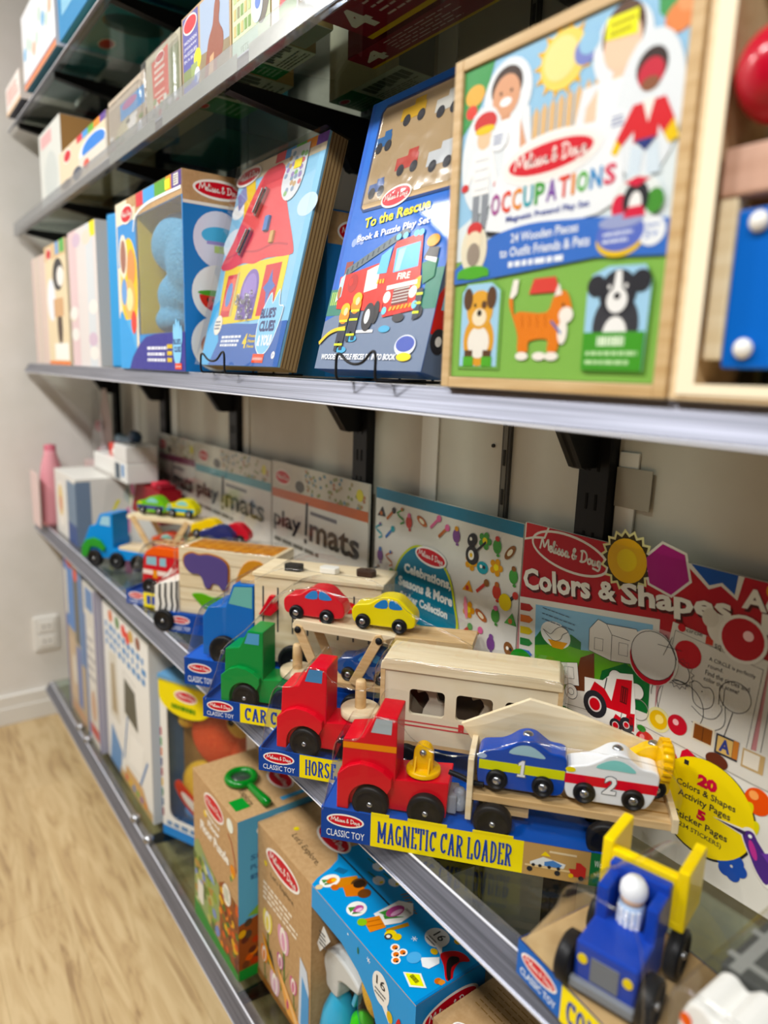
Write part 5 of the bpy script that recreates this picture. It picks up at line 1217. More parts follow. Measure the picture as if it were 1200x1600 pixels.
def cover_cs(f):
    Wt, Rd, Ln = '#e8e4da', '#b3142a', '#26262a'
    f.rect(0, 0, 1, 1, Rd, 1)
    f.poly([(0, 0), (1, 0), (1, .80), (.82, .77), (.50, .76), (.0, .70)], '#c98a8c', 1.5)
    f.poly([(-.0, .93), (0, 1), (.1, 1), (.085, .955), (.04, .945)], Wt, 2); f.poly([(.005, .94), (.005, 1), (.092, 1), (.08, .962), (.042, .955)], '#c02a30', 3)
    # wordmark outline
    f.line([(.18+.145*math.cos(a*PI/18), .925+.066*math.sin(a*PI/18)-.09*(.145*math.cos(a*PI/18))) for a in range(36)], .0035, Wt, 3, True); f.script(.183, .925, .108, Wt, 3, th=.003)
    # sun, hexagon, blue shape
    pts = []
    for k in range(36): r = .031 if k % 2 else .037; pts.append((.385+r*math.cos(k*PI/18)/f.W, .955+r*math.sin(k*PI/18)/f.H))
    f.poly([(.385+(a-.385)*1.13, .955+(b-.955)*1.13) for a, b in pts], '#e6e2a8', 2); f.poly(pts, '#3a3018', 3); f.circ(.385, .955, .0295, '#e8b81c', 4); f.circ(.385, .957, .015, '#f0d44a', 5)
    hx = [(.509+.068*math.cos(PI/6+k*PI/3+.3), .962+.082*math.sin(PI/6+k*PI/3+.3)) for k in range(6)]
    f.poly([(.509+(a-.509)*1.12, .962+(b-.962)*1.12) for a, b in hx], Wt, 2); f.poly(hx, '#a8247a', 3)
    f.poly([(.555, 1), (.63, .935), (.66, .955), (.705, .925), (.715, 1)], Wt, 2); f.poly([(.575, 1), (.63, .948), (.662, .966), (.697, .94), (.70, 1)], '#1f55a8', 3)
    f.ell(.80, .98, .03, .03, '#e0a830', 3)
    # title, climbing to the right
    for dx, dv, c, l in ((.006, -.009, '#4a0a14', 5), (0, 0, Wt, 7)):
        for s_, a, b, v0, v1 in (('Colors', .014, .280, .736, .822), ('&', .303, .366, .795, .862), ('Shapes', .384, .705, .783, .878)):
            f.text(s_, a+dx, v0+dv, b+dx, v1+dv, c, l, bold=.035, rot=8.2 if s_ != '&' else 5)
        f.text('Activity', .720+dx, .890+dv, .97+dx, .970+dv, c, l, bold=.035, rot=4); f.text('Pad', .772+dx, .849+dv, .92+dx, .909+dv, c, l, bold=.035, rot=4)
    # farm page
    tl, bl_, tr_, br = Vector((.004, .690)), Vector((.026, .33)), Vector((.497, .780)), Vector((.515, .42))
    q = lambda a, b: tuple((bl_*(1-b)+tl*b)*(1-a)+(br*(1-b)+tr_*b)*a)
    f.poly([q(-.01, -.02), q(1.02, -.02), q(1.02, 1.03), q(-.01, 1.03)], Wt, 3)
    f.poly([q(.13, .0), q(.98, .0), q(.98, .97), q(.13, .97)], '#8fc0dc', 4)
    f.poly([q(.13, .0), q(.98, .0), q(.98, .55), q(.8, .62), q(.5, .58), q(.3, .66), q(.13, .6)], '#6aa83c', 5)
    f.poly([q(.13, .6), q(.2, .74), q(.28, .68), q(.36, .6), q(.13, .52)], '#2f7a3c', 6); f.poly([q(.36, .60), q(.42, .72), q(.5, .66), q(.5, .58)], '#2f7a3c', 6)
    f.poly([q(.42, .0), q(.62, .0), q(.60, .58), q(.5, .5)], '#6b3a24', 6); f.poly([q(.60, .0), q(.98, .0), q(.98, .42), q(.82, .55), q(.66, .42)], '#1f6b34', 6)
    f.ell(*q(.30, .68), .06, .05, '#e8e8e4', 7)
    br_ = spline([q(.20, .72), q(.26, .68), q(.30, .74), q(.35, .78), q(.40, .74), q(.36, .70), q(.34, .64), q(.28, .62)], 3, True)
    f.poly(br_, Wt, 8); f.line(br_, .00072, Ln, 9, True)
    f.poly([q(.24, .62), q(.40, .62), q(.36, .54), q(.28, .54)], '#d99a1c', 8)
    ba = [q(.56, .60), q(.56, .82), q(.62, .93), q(.68, .90), q(.88, .90), q(.93, .76), q(.93, .56), q(.72, .54)]
    f.poly(ba, Wt, 7); f.line(ba, .00074, Ln, 8, True); f.line([q(.72, .54), q(.72, .80), q(.68, .90)], .00072, Ln, 8); f.line([q(.72, .80), q(.93, .76)], .00072, Ln, 8)
    for a in (.60, .77, .84): f.line([q(a, .62), q(a, .74), q(a+.06, .74), q(a+.06, .62)], .0007, Ln, 8, True)
    for k in range(6): f.poly([q(.0, .96-k*.13), q(.08, .96-k*.13), q(.11, .92-k*.13), q(.08, .88-k*.13), q(.0, .88-k*.13)], ('#b02a2c', '#d9763a', '#e0c84a', '#3a8a4a', '#4a78c4', '#7a4a9c')[k], 6)
    lines(f, .10, .635, .235, .70, 3, '#56697a', 9, .16)
    tk = [q(.34, .40), q(.48, .44), q(.50, .2), q(.36, .17)]
    f.poly(tk, Wt, 8); f.line(tk, .00072, Ln, 9, True); f.circ(*q(.44, .12), .011, Wt, 9); f.ring(*q(.44, .12), .011, .00074, Ln, 10); f.ring(*q(.44, .12), .005, .00072, Ln, 10)
    f.line([q(.38, .37), q(.45, .38), q(.46, .26), q(.39, .25)], .0007, Ln, 9, True)
    for a, b in ((.76, .38), (.90, .30), (.70, .26)): f.circ(*q(a, b), .011, Wt, 8); f.ring(*q(a, b), .011, .0007, Ln, 9)
    f.ell(.03, .43, .055, .06, '#2f8a34', 9); f.circ(.06, .455, .006, '#f4f4ec', 10); f.circ(.06, .455, .003, Ln, 11)
    # drum sticker
    f.circ(.497, .658, .036, Wt, 8); f.circ(.497, .648, .032, '#b3142a', 9); f.circ(.499, .665, .0315, '#d9d6ce', 10); f.ring(.499, .665, .0315, .00076, Ln, 11); f.line([(.51, .71), (.58, .715)], .00072, Ln, 12); f.line([(.55, .75), (.53, .68)], .00072, Ln, 12); f.line([(.53, .75), (.57, .68)], .00072, Ln, 12)
    # circle page
    pg = [(.545, .80), (.80, .775), (.785, .43), (.52, .44)]
    f.poly(pg, '#e2ddd2', 4); f.line([(.555, .775), (.79, .745), (.775, .45), (.528, .46)], .00072, Ln, 5, True)
    f.circ(.597, .71, .0175, '#c0202c', 6); f.circ(.572, .79, .005, '#c0202c', 7); f.text('circle', .585, .782, .63, .796, Ln, 6); f.rect(.64, .765, .66, .79, '#c03a2c', 6); f.text('square', .665, .755, .72, .775, Ln, 6)
    f.text('A CIRCLE is perfectly', .655, .712, .775, .728, '#4a4a4e', 6, rot=-2); f.text('round.', .655, .693, .695, .706, '#4a4a4e', 6); f.text('Find the circles and', .650, .668, .765, .684, '#4a4a4e', 6, rot=-2); f.text('color the scene!', .648, .648, .74, .662, '#4a4a4e', 6, rot=-2)
    pts = [(.578+(.0205 if k % 2 else .0165)*math.cos(k*PI/16)/f.W, .64+(.0205 if k % 2 else .0165)*math.sin(k*PI/16)/f.H) for k in range(32)]
    f.line(pts, .0008, Ln, 6, True); f.ring(.578, .64, .0145, .0009, Ln, 6)
    f.ring(.592, .535, .031, .00074, Ln, 6); f.line(arc(.575, .545, .07, 60, 190, 10), .00074, Ln, 6)
    cat = spline([(.622, .60), (.618, .63), (.635, .635), (.65, .625), (.668, .63), (.68, .61), (.678, .575), (.655, .555), (.63, .565)], 3, True)
    f.line(cat, .00072, Ln, 6, True)
    f.line(spline([(.625, .55), (.66, .53), (.69, .54), (.705, .575), (.70, .59)], 4), .00072, Ln, 6); f.line(spline([(.63, .50), (.68, .495), (.715, .53), (.712, .59)], 4), .00072, Ln, 6)
    f.line([(.695, .59), (.692, .645), (.705, .645), (.706, .59)], .00071, Ln, 6); f.circ(.648, .61, .00075, Ln, 7)
    f.ring(.733, .632, .0185, .00072, Ln, 6); f.line([(.733, .582), (.715, .47)], .0009, Ln, 6)
    f.circ(.732, .815, .0285, Wt, 7); f.circ(.732, .815, .0245, '#b3142a', 8); f.circ(.745, .83, .006, '#f0c8c8', 9); f.ell(.67, .82, .03, .045, '#e2ddd2', 6, rot=25); f.ell(.645, .85, .022, .03, '#d8d2c6', 7)
    pg2 = [(.805, .775), (1, .765), (1, .40), (.80, .42)]
    f.poly(pg2, '#dcd7cc', 4); f.line([(.82, .74), (1, .73)], .00072, Ln, 5); f.line([(.82, .74), (.81, .44)], .00072, Ln, 5); f.ell(.815, .79, .012, .009, '#2f6a3a', 6); f.rect(.86, .62, .92, .68, '#c02a3a', 6); f.line(spline([(.84, .46), (.86, .55), (.90, .58), (.95, .54)], 4), .00072, Ln, 6)
    # bands of stickers
    f.poly([(.30, .44), (.52, .46), (.80, .495), (1, .52), (1, .0), (0, 0), (0, .33), (.1, .37)], '#d8d3c8', 6)
    f.line([(.22, .355), (.5, .41), (.8, .39), (1, .39)], .0012, '#9a958a', 7)
    f.poly([(0, 0), (0, .33), (.22, .345), (.5, .40), (.8, .385), (1, .38), (1, 0)], '#e4e0d6', 7)
    f.circ(.537, .456, .0165, '#d8d09a', 8); f.circ(.537, .456, .0125, '#d9ae1c', 9); f.circ(.54, .46, .006, '#ecd27a', 10); f.circ(.593, .468, .013, '#b81c2c', 9); f.circ(.588, .475, .004, '#eab0b0', 10); f.ring(.475, .46, .014, .0011, '#8a857a', 8)
    f.rect(.635, .445, .695, .505, '#d9cdb4', 8); f.rect(.64, .45, .69, .50, '#7a4420', 9); f.line([(.665, .45), (.665, .50)], .001, '#55301a', 10)
    f.rect(.70, .435, .76, .50, '#2d2f3a', 9); f.rect(.705, .442, .745, .494, '#c9a86a', 10); f.text('A', .711, .447, .74, .489, '#2f3a78', 11, bold=.04); f.rect(.746, .442, .76, .50, '#b8743a', 10)
    f.rect(.77, .43, .825, .49, '#b89a6c', 8); f.rect(.774, .437, .813, .485, '#d9d0c0', 9)
    for k in range(8): icon(f, .84+.045*(k % 4), .45-.05*(k//4), .022)
    # tractors, apple, barn
    def tractor(u, v, k):
        S = lambda a, b: (u+a*k, v+b*k*1.2)
        f.poly([S(-.10, -.03), S(-.11, .06), S(-.04, .075), S(-.005, .115), S(.065, .135), S(.085, .04), S(.095, -.06), S(-.06, -.085)], Wt, 9)
        f.poly([S(-.085, .02), S(-.07, .06), S(-.03, .05), S(.0, .02), S(.01, .10), S(.065, .115), S(.072, .0), S(-.03, -.01)], '#c01f28', 10); f.rect(*S(.03, .03), *S(.055, .085), '#5c1416', 11)
        for k_ in range(3): f.line([S(.035+.008*k_, .035), S(.035+.008*k_, .08)], .0008, '#c01f28', 12)
        f.circ(*S(-.06, -.015), .021*k, Ln, 11); f.circ(*S(-.06, -.015), .012*k, '#d8c8c4', 12); f.circ(*S(-.06, -.015), .0095*k, '#c01f28', 13)
        f.circ(*S(.062, -.035), .0115*k, Ln, 11); f.circ(*S(.062, -.035), .0055*k, '#d8c8c4', 12); f.circ(*S(.062, -.035), .004*k, '#c01f28', 13)
        f.line([S(-.03, .05), S(-.025, .09)], .0015*k, Ln, 11)
    tractor(.385, .425, .92); tractor(.435, .375, .46)
    f.ell(.505, .362, .03, .035, '#c0202c', 9); f.ell(.49, .40, .014, .012, '#3a7a34', 10); f.ell(.495, .372, .008, .01, '#e88a8a', 10)
    f.ell(.57, .352, .035, .03, '#c02a2c', 9); f.ell(.545, .36, .015, .02, '#2a2a2e', 10)
    f.poly([(.61, .35), (.615, .39), (.63, .405), (.65, .395), (.655, .345)], '#c01f34', 9); f.poly([(.65, .395), (.69, .38), (.70, .335), (.655, .345)], '#2f2e32', 9); f.rect(.622, .35, .643, .372, Wt, 10); f.rect(.626, .352, .639, .368, Ln, 11)
    f.ell(.71, .41, .03, .025, '#5a2a1c', 8); f.poly([(.73, .36), (.755, .33), (.74, .30), (.77, .325), (.80, .33), (.785, .35), (.76, .345)], '#b81c2c', 9)
    f.poly([(.12, .31), (.22, .345), (.30, .34), (.38, .29), (.30, .25), (.14, .25)], '#2f6a2c', 8); f.text('SCENES!', .16, .295, .275, .325, '#14240f', 9, bold=.02)
    # yellow roundel
    f.circ(.695, .235, .063, '#1c1c1e', 9, 40); f.circ(.693, .238, .0615, '#ecd31c', 10, 40)
    f.text('20', .668, .303, .722, .345, '#c01f3c', 12, bold=.07); f.text('Colors & Shapes', .612, .268, .775, .296, Ln, 12, bold=.015, rot=.5); f.text('Activity Pages', .620, .232, .765, .262, Ln, 12, bold=.015, rot=.5); f.text('5', .678, .192, .703, .226, '#c01f3c', 12, bold=.07)
    f.text('Sticker Pages', .618, .158, .765, .188, Ln, 12, bold=.015, rot=.5); f.text('(234 STICKERS)', .628, .132, .752, .152, Ln, 12, bold=.01)
    f.ell(.823, .345, .033, .042, '#d9521c', 9); f.ell(.812, .36, .012, .014, '#f0a060', 10)
    for u, v in ((.80, .30), (.82, .25)): f.ell(u, v, .014, .035, '#d8cc2c', 9, rot=-20)
    bird = spline([(.800, .226), (.812, .243), (.826, .243), (.838, .225), (.862, .195), (.885, .150), (.872, .105), (.845, .130), (.826, .165), (.808, .200)], 3, True)
    for kx, c_, l_ in ((1.14, Wt, 13), (1.0, '#4a2a78', 14)): f.poly([(.84+(u-.84)*kx, .18+(v-.18)*kx) for u, v in bird], c_, l_)
    f.poly([(.722, .2275), (.803, .217), (.806, .242)], Wt, 13); f.poly([(.728, .2275), (.806, .222), (.807, .236)], '#3a2a4c', 15)
    f.poly([(.845, .20), (.90, .235), (.93, .20), (.90, .15)], Wt, 13); f.poly([(.85, .195), (.895, .225), (.92, .197), (.89, .155)], '#6a3a98', 15); f.circ(.819, .229, .0022, '#f0f0f0', 16); f.ell(.83, .19, .008, .03, '#b83a8a', 15, rot=25)
    for k in range(6): f.circ(.784+.022*math.cos(k), .10+.022*math.sin(k)*1.2, .0085, '#1f4aa0', 9)
    for k in range(7): icon(f, .74+.035*k, .06+.06*(k % 2), .022)
pad('activity_pad', 'red coloring pad lettered Colors & Shapes with a red tractor on it', 'activity pad', -.700, .46, .386, cover_cs)
def cover_mat(band, word0=0.0):
    def c(f):
        f.rect(0, 0, 1, 1, '#dedad0', 1); f.rect(0, .82, 1, 1, '#cfc9ba', 2)
        random.seed(9)
        for k in range(70): f.ell(random.uniform(.38, .99), random.uniform(.84, .99), .013, .011, random.choice(('#8a8f5a', '#b07a5a', '#6a8a9a', '#a89a78')), 3, 8)
        f.poly([(0, .775), (1, .80), (1, .855), (0, .83)], band, 4); f.logo(.13, .91, .075, .036, 5)
        f.circ(.925, .93, .0125, '#ddd21c', 5); f.ell(.33, .88, .05, .035, '#4a443c', 5)
        f.text('play', .02, .565, .345, .70, '#1c1b1c', 5, bold=.025); f.poly([(.39, .60), (.40, .80), (.425, .80), (.415, .60)], '#1c1b1c', 5); f.circ(.40, .565, .006, '#1c1b1c', 5); f.text('mats', .44, .575, .93, .705, '#1c1b1c', 5, bold=.025)
        f.rect(.45, .735, .72, .757, '#6d6a70', 5); lines(f, .03, .49, .70, .53, 1, '#6d6a60', 5, .6)
        for k in range(26): icon(f, random.uniform(.05, .95), random.uniform(.05, .42), .03)
    return c
G_ = 'play mat packs along the back wall'
pad('play_mat_pack', 'play mats pack with an orange band, beside the sticker pad', 'activity pad', -1.512, .405, .382, cover_mat('#c4602c'))
pad('play_mat_pack', 'play mats pack with a teal band, left of the orange-banded one', 'activity pad', -2.002, .482, .378, cover_mat('#4f97a4'))
pad('play_mat_pack', 'play mats pack with a plum band, farthest along the wall', 'activity pad', -2.325, .318, .376, cover_mat('#7a2450'))
# ------------------------------------------------------------------ left end of the truck shelf
t = thing('white_toy_carton', 'white carton with grey-blue side behind the far blue transporter', 'toy box', (-2.69, .03, ZC+.0005))
m = MB(); m.box(0, .30, 0, .215, 0, .225, K('#dcdad4', .45), bev=.001)
f = Face(m, (0, -.0001, 0), (.30, 0, 0), (0, 0, .225)); f.ell(.28, .5, .2, .36, '#ece8e0', 1); f.ell(.28, .55, .12, .25, '#e0c890', 2); f.ell(.27, .5, .07, .12, '#d8a090', 3); f.rect(.6, 0, 1, .93, '#6f8296', 1); f.rect(.6, 0, 1, .3, '#2f4a80', 2)
s = Face(m, (.3001, 0, 0), (0, .215, 0), (0, 0, .225)); s.rect(0, 0, .22, .96, '#73849a', 1); s.poly([(.30, .0), (.46, .92), (1, .92), (1, .0)], '#d3d2cc', 1); s.poly([(.42, .30), (.47, .34), (.66, .66), (.60, .66)], '#dcd646', 2); s.ell(.80, .34, .12, .2, '#e48ab8', 2); s.ell(.82, .72, .12, .12, '#b9c2be', 2); s.rect(.3, 0, 1, .1, '#55749c', 3)
m.build('printed_carton', t)
t = thing('pink_doll_pack', 'narrow pink pack standing nearest the end wall on the truck shelf', 'toy', (-2.79, .04, ZC+.0005))
m = MB(); m.lathe([(.0, 0), (.040, 0), (.042, .02), (.040, .17), (.034, .22), (.022, .265), (.019, .285), (.0, .29)], K('#d99aa2', .4), 24); m.build('pink_body', t)
m = MB(); m.lathe([(.0203, 0), (.0203, .026), (.0, .03)], K('#c06a78', .4), 20, (0, 0, .27)); m.build('cap', t, label='darker rose cap')
m = MB(); m.box(-.075, .06, -.058, -.056, 0, .20, K('#e0c8c4', .4)); m.build('card_sleeve', t, label='pale pink card sleeve')
t = thing('clear_blister_pack', 'tall clear pack of pink bits hanging between end wall and nearest bracket', 'toy', (-2.84, .20, 1.06))
m = MB(); m.prism([(0, 0), (.17, 0), (.16, .16), (.11, .27), (.06, .27), (.01, .16)], .0, .002, BLISTER, plane='xz'); m.prism([(0, 0), (.17, 0), (.16, .16), (.11, .27), (.06, .27), (.01, .16)], .03, .032, K('#c9b8b4', .5), plane='xz'); m.build('backing_card', t)
m = MB(); m.ball((.05, .014, .13), (.022, .012, .024), K('#c03a50', .4)); m.ball((.12, .014, .05), (.03, .013, .022), K('#e8d8dc', .4)); m.ball((.06, .014, .03), (.02, .012, .02), K('#d890a0', .4)); m.build('pink_pieces', t)
m = MB(); m.box(0, .155, 0, .11, 0, .231, K('#c9b4b0', .5), bev=.001)
tag(m.build('pink_display_block', None, (-2.85, .17, ZC+.0005)), 'dusky pink carton under the tall clear pack in the corner', 'toy box')
t = thing('white_appliance_pack', 'white toy pack topped with red and blue pieces, standing on the white carton', 'toy', (-2.60, .145, ZC+.2265))
m = MB(); m.box(0, .38, 0, .10, 0, .065, K('#e4e3de', .4), bev=.004); m.box(.25, .38, .0, .10, .065, .118, K('#dcdad6', .4), bev=.003)
f = Face(m, (0, -.0001, 0), (.38, 0, 0), (0, 0, .065)); f.rect(.68, .1, .82, .9, '#3f4f5c', 1); f.rect(.86, .3, .94, .9, '#5a8ab8', 1); f.rect(.0, 0, .62, .2, '#b8b4ae', 1)
m.build('white_body', t)
m = MB(); m.box(.12, .20, .02, .05, .065, .108, K('#d0463c', .4), bev=.004); m.build('red_piece', t)
m = MB(); m.box(.06, .26, .055, .09, .065, .128, K('#7f9db4', .4), bev=.01); m.ball((.25, .07, .135), (.04, .02, .022), K('#34465c', .4)); m.build('blue_piece', t)
m = MB(); m.ball((.22, .03, .085), (.04, .025, .022), K('#f2f1ec', .3)); m.build('white_piece', t)
t = thing('playhouse_pack', 'toy playhouse with sloped white front and dark red roof, behind the far transporter', 'toy', (-2.385, .198, ZC+.0005))
m = MB(); m.box(0, .30, .0, .075, 0, .115, K('#c8c6c0', .45), bev=.001)
m.build('base_carton', t)
m = MB(); m.prism([(-.0, .115), (.06, .222), (.085, .222), (-.0+.002, .115)], .0, .075, K('#d6d4cc', .4)) if False else m.prism([(.0, .115), (.0, .222), (.075, .222), (.015, .115)], .002, .072, K('#d6d4cc', .4), bev=.001)
f = Face(m, (0, .0018, 0), (1, 0, 0), (0, 0, 1)); f.poly([(.004, .13), (.012, .14), (.03, .19), (.02, .19)], '#dcd84a', 1); f.ell(.035, .19, .02, .022, '#e07aae', 1)
m.build('white_front', t)
m = MB(); m.prism([(.020, .116), (.078, .220), (.30, .220), (.30, .116)], .002, .072, K('#8c1a22', .45), bev=.001); m.build('red_roof', t, label='dark red roof side')
m = MB(); m.box(.20, .24, .01, .06, .2205, .238, K('#c83848', .4), bev=.004); m.box(.25, .29, .01, .06, .2205, .234, K('#7a1420', .4), bev=.003); m.build('red_top_pieces', t)

# ------------------------------------------------------------------ upper shelf
def upper(label, x, w, h, cols, face=None, y=.014, d=.11, name='toy_carton', bottom=None, rz=0):
    t = thing(name, label, 'toy box', (x, y, ZB+.0006), rz)
    m = MB(); m.box(0, w, 0, d, 0, h, K(cols[0]), bev=.001)
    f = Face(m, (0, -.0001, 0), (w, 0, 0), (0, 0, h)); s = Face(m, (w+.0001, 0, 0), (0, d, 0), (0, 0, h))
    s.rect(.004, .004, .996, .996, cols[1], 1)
    b = Face(m, (0, d, -.0001), (w, 0, 0), (0, -d, 0))
    b.rect(.01, .01, .99, .99, cols[2], 1)
    if face: face(f)
    if bottom: bottom(b)
    m.build('printed_carton', t)
    return t
def maroon(b):
    b.rect(0, 0, 1, 1, '#8c2436', 1); b.rect(0, .0, 1, .10, '#e8bc2c', 2); b.text('4', .03, .22, .13, .78, '#ece4e0', 3, bold=.04)
    for k in range(5): b.text('wooden jigsaw puzzles', .18, .80-.13*k, .34+.2*random.random(), .86-.13*k, '#b89a9c', 3) if False else lines(b, .18, .80-.14*k, .52, .88-.14*k, 1, '#e0c8c8', 3, .5)
    for k in range(3): b.rect(.62+.1*k, .3, .70+.1*k, .75, '#3a3a44', 3)
def greenb(b):
    b.rect(0, 0, 1, 1, '#c9cdc0', 1); b.rect(0, 0, .36, 1, '#2f7a48', 2); b.logo(.10, .72, .028, .016, 3, text=False); lines(b, .06, .1, .34, .55, 4, '#8aa890', 3)
    for k in range(8): b.rect(.42+.07*k, .45+.05*(k % 3), .48+.07*k, .85, '#5a6054', 3)
    lines(b, .40, .06, .98, .38, 4, '#6a7060', 3)
def f_corner(f): f.rect(0, 0, 1, 1, '#d3d4ce', 1); f.ell(.5, .4, .3, .3, '#c4c8c4', 2); f.rect(.1, .8, .6, .95, '#d8a8a8', 2)
t = upper('wood-sided grey set standing at the end wall on the upper shelf', -2.62, .29, .235, ('#d3d4ce', '#b18a5c', '#c8b89a'), f_corner, y=.03, d=.15)
def f_band(f):
    f.rect(0, 0, 1, 1, '#dccbb0', 1)
    for k, c in enumerate(('#d03a44', '#4a94d0', '#66a43c', '#e0882a', '#5a3a8c')): f.rect(.42+.115*k, .86, .535+.115*k, 1, c, 2)
    f.ell(.72, .55, .27, .26, '#e8e8e6', 2); f.ell(.74, .58, .22, .2, '#2f7acc', 3); f.rect(.45, .2, 1, .5, '#d8d0c4', 4); f.logo(.20, .8, .08, .035, 4, text=False); f.ell(.4, .25, .1, .14, '#3a4458', 5); f.ell(.6, .3, .06, .1, '#d05a4a', 5); f.ell(.15, .2, .12, .1, '#5a4a44', 5)
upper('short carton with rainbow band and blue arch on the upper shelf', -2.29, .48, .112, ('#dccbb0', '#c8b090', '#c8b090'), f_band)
def f_blis1(f):
    f.rect(0, 0, 1, 1, '#b8aa98', 1); f.rect(.35, .5, .98, .78, '#3f94d4', 2); f.ell(.6, .7, .2, .07, '#b0589a', 3); f.ell(.5, .3, .3, .18, '#c8c2a4', 2); f.ell(.65, .35, .12, .1, '#eceae6', 3); f.rect(.05, .02, .4, .14, '#c8404a', 2)
    for k in range(12): f.ell(random.random()*.9+.05, random.random()*.4+.05, .06, .04, random.choice(('#6a6a66', '#e6e6e2', '#b09a6c', '#889a6a')), 3)
t = upper('clear-fronted pack with blue lettering left of the red-labelled one', -1.795, .255, .118, ('#b8aa98', '#a89a88', '#9a9a90'), f_blis1, d=.06)
MB().box(.004, .25, -.012, -.001, .004, .10, BLISTER, bev=.006).build('clear_blister', t)
def f_red(f):
    f.rect(0, 0, 1, 1, '#b5b09a', 1); f.poly([(.22, .2), (.18, .88), (.66, .95), (.66, .3)], '#d4513f', 2); lines(f, .26, .5, .6, .85, 4, '#f0e6da', 3); lines(f, .26, .3, .6, .45, 2, '#f0c8b8', 3); f.logo(.43, .87, .05, .018, 3, text=False)
    for k in range(12): f.ell(.15+random.random()*.8, random.random()*.25+.08, .05, .05, random.choice(('#8a9a6a', '#c84a4a', '#e8e4da', '#7a7a70')), 3)
    f.rect(.70, .2, .95, .85, '#8f9878', 2)
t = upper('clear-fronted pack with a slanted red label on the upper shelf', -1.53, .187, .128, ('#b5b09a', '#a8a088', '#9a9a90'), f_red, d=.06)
MB().box(.004, .183, -.014, -.001, .004, .12, BLISTER, bev=.006).build('clear_blister', t)
def f_horse(f):
    f.rect(0, 0, 1, 1, '#b89a70', 1); f.rect(.02, .02, .36, .98, '#54549c', 2); f.logo(.19, .86, .062, .03, 4, text=False)
    for k, s_ in enumerate(('WOODEN', 'JIGSAW', 'PUZZLES', 'IN A BOX')): f.text(s_, .05, .66-.07*k, .33, .70-.07*k, '#e2e2f0', 4, bold=.02)
    f.circ(.34, .40, .016, '#e8e030', 4); f.rect(.03, .18, .2, .36, '#7d8a5a', 4); f.rect(.2, .2, .34, .38, '#94a46a', 4); f.circ(.33, .22, .012, '#cfd6e6', 5); f.circ(.30, .18, .006, '#4a78c8', 6)
    f.rect(.40, .03, .97, .97, '#9fb0c8', 2); f.poly([(.40, .03), (.97, .03), (.97, .35), (.40, .4)], '#8a7a5c', 3)
    f.poly(spline([(.5, .05), (.52, .3), (.58, .5), (.66, .62), (.70, .82), (.76, .9), (.80, .78), (.78, .6), (.86, .45), (.84, .25), (.74, .2), (.72, .05)], 3, True), '#8a4a34', 4); f.poly([(.56, .08), (.6, .3), (.68, .32), (.66, .08)], '#c9a078', 5)
upper('boxed jigsaw set with purple strip and brown horse picture', -1.335, .205, .135, ('#b89a70', '#c9a878', '#a89878'), f_horse, bottom=greenb)
def f_farm(f):
    f.rect(0, 0, 1, 1, '#c8d6b0', 1); f.rect(0, 0, .7, .16, '#b6d0b4', 3); f.text('PETS', .25, .05, .45, .10, '#4a6a4c', 4); f.ell(.8, .55, .25, .4, '#6a6258', 2); f.ell(.62, .75, .22, .16, '#e2da3a', 3); f.ell(.68, .32, .15, .14, '#c8d4e8', 4); f.ell(.7, .32, .07, .05, '#5a78c0', 5)
    for j in range(6):
        for i in range(5): f.rect(.04+i*.1, .2+j*.12, .11+i*.1, .28+j*.12, random.choice(('#7a9a54', '#b8c48a', '#8a8a6a', '#c4b47a')), 3)
upper('green boxed set with yellow oval and grey donkey, beside the horse box', -1.125, .125, .19, ('#c8d6b0', '#c2a878', '#8a8f80'), f_farm, d=.075, bottom=greenb)
def f_wh(f): f.rect(0, 0, 1, 1, '#dcdacb', 1); f.rect(.3, 0, .95, 1, '#8fae6a', 2); f.poly([(.3, .15), (.95, .2), (.95, .4), (.5, .4)], '#d85a5a', 3); f.line([(.3, .5), (.95, .55)], .002, '#5a7a40', 3); f.line([(.6, .2), (.62, .9)], .002, '#5a7a40', 3)
upper('narrow green jigsaw pack with a red patch', -.995, .075, .19, ('#dcdacb', '#c2a878', '#8a8f80'), f_wh, d=.055)
def f_wh2(f): f.rect(0, 0, 1, 1, '#e8e6e2', 1); [f.rect(.08+.17*i, .06+.16*j, .2+.17*i, .15+.16*j, '#a86a5a' if (i+j) % 2 else '#7d8a9c', 2) for i in range(5) for j in range(5)]
upper('white patterned pack with a maroon base printed with a big 4', -.905, .40, .19, ('#e8e6e2', '#c2a878', '#8c2436'), f_wh2, y=.030, d=.095, bottom=maroon)
upper('carton behind with a maroon base printed with a 4', -.985, .45, .18, ('#6a1a28', '#c2a878', '#8c2436'), None, y=.135, d=.05, bottom=maroon)
upper('green-based carton at the back of the upper shelf, above the blue fire engine box', -1.15, .20, .14, ('#b8b09a', '#6a6a60', '#8a8f80'), None, y=.205, d=.07, bottom=greenb)
upper('teal carton standing behind the red-labelled pack', -1.70, .30, .18, ('#2f5a60', '#2f5c62', '#4a8a92'), None, y=.12, d=.14)
upper('dark carton standing behind the rainbow-banded carton', -2.25, .40, .20, ('#2a2c36', '#22242c', '#50545e'), None, y=.145, d=.12)

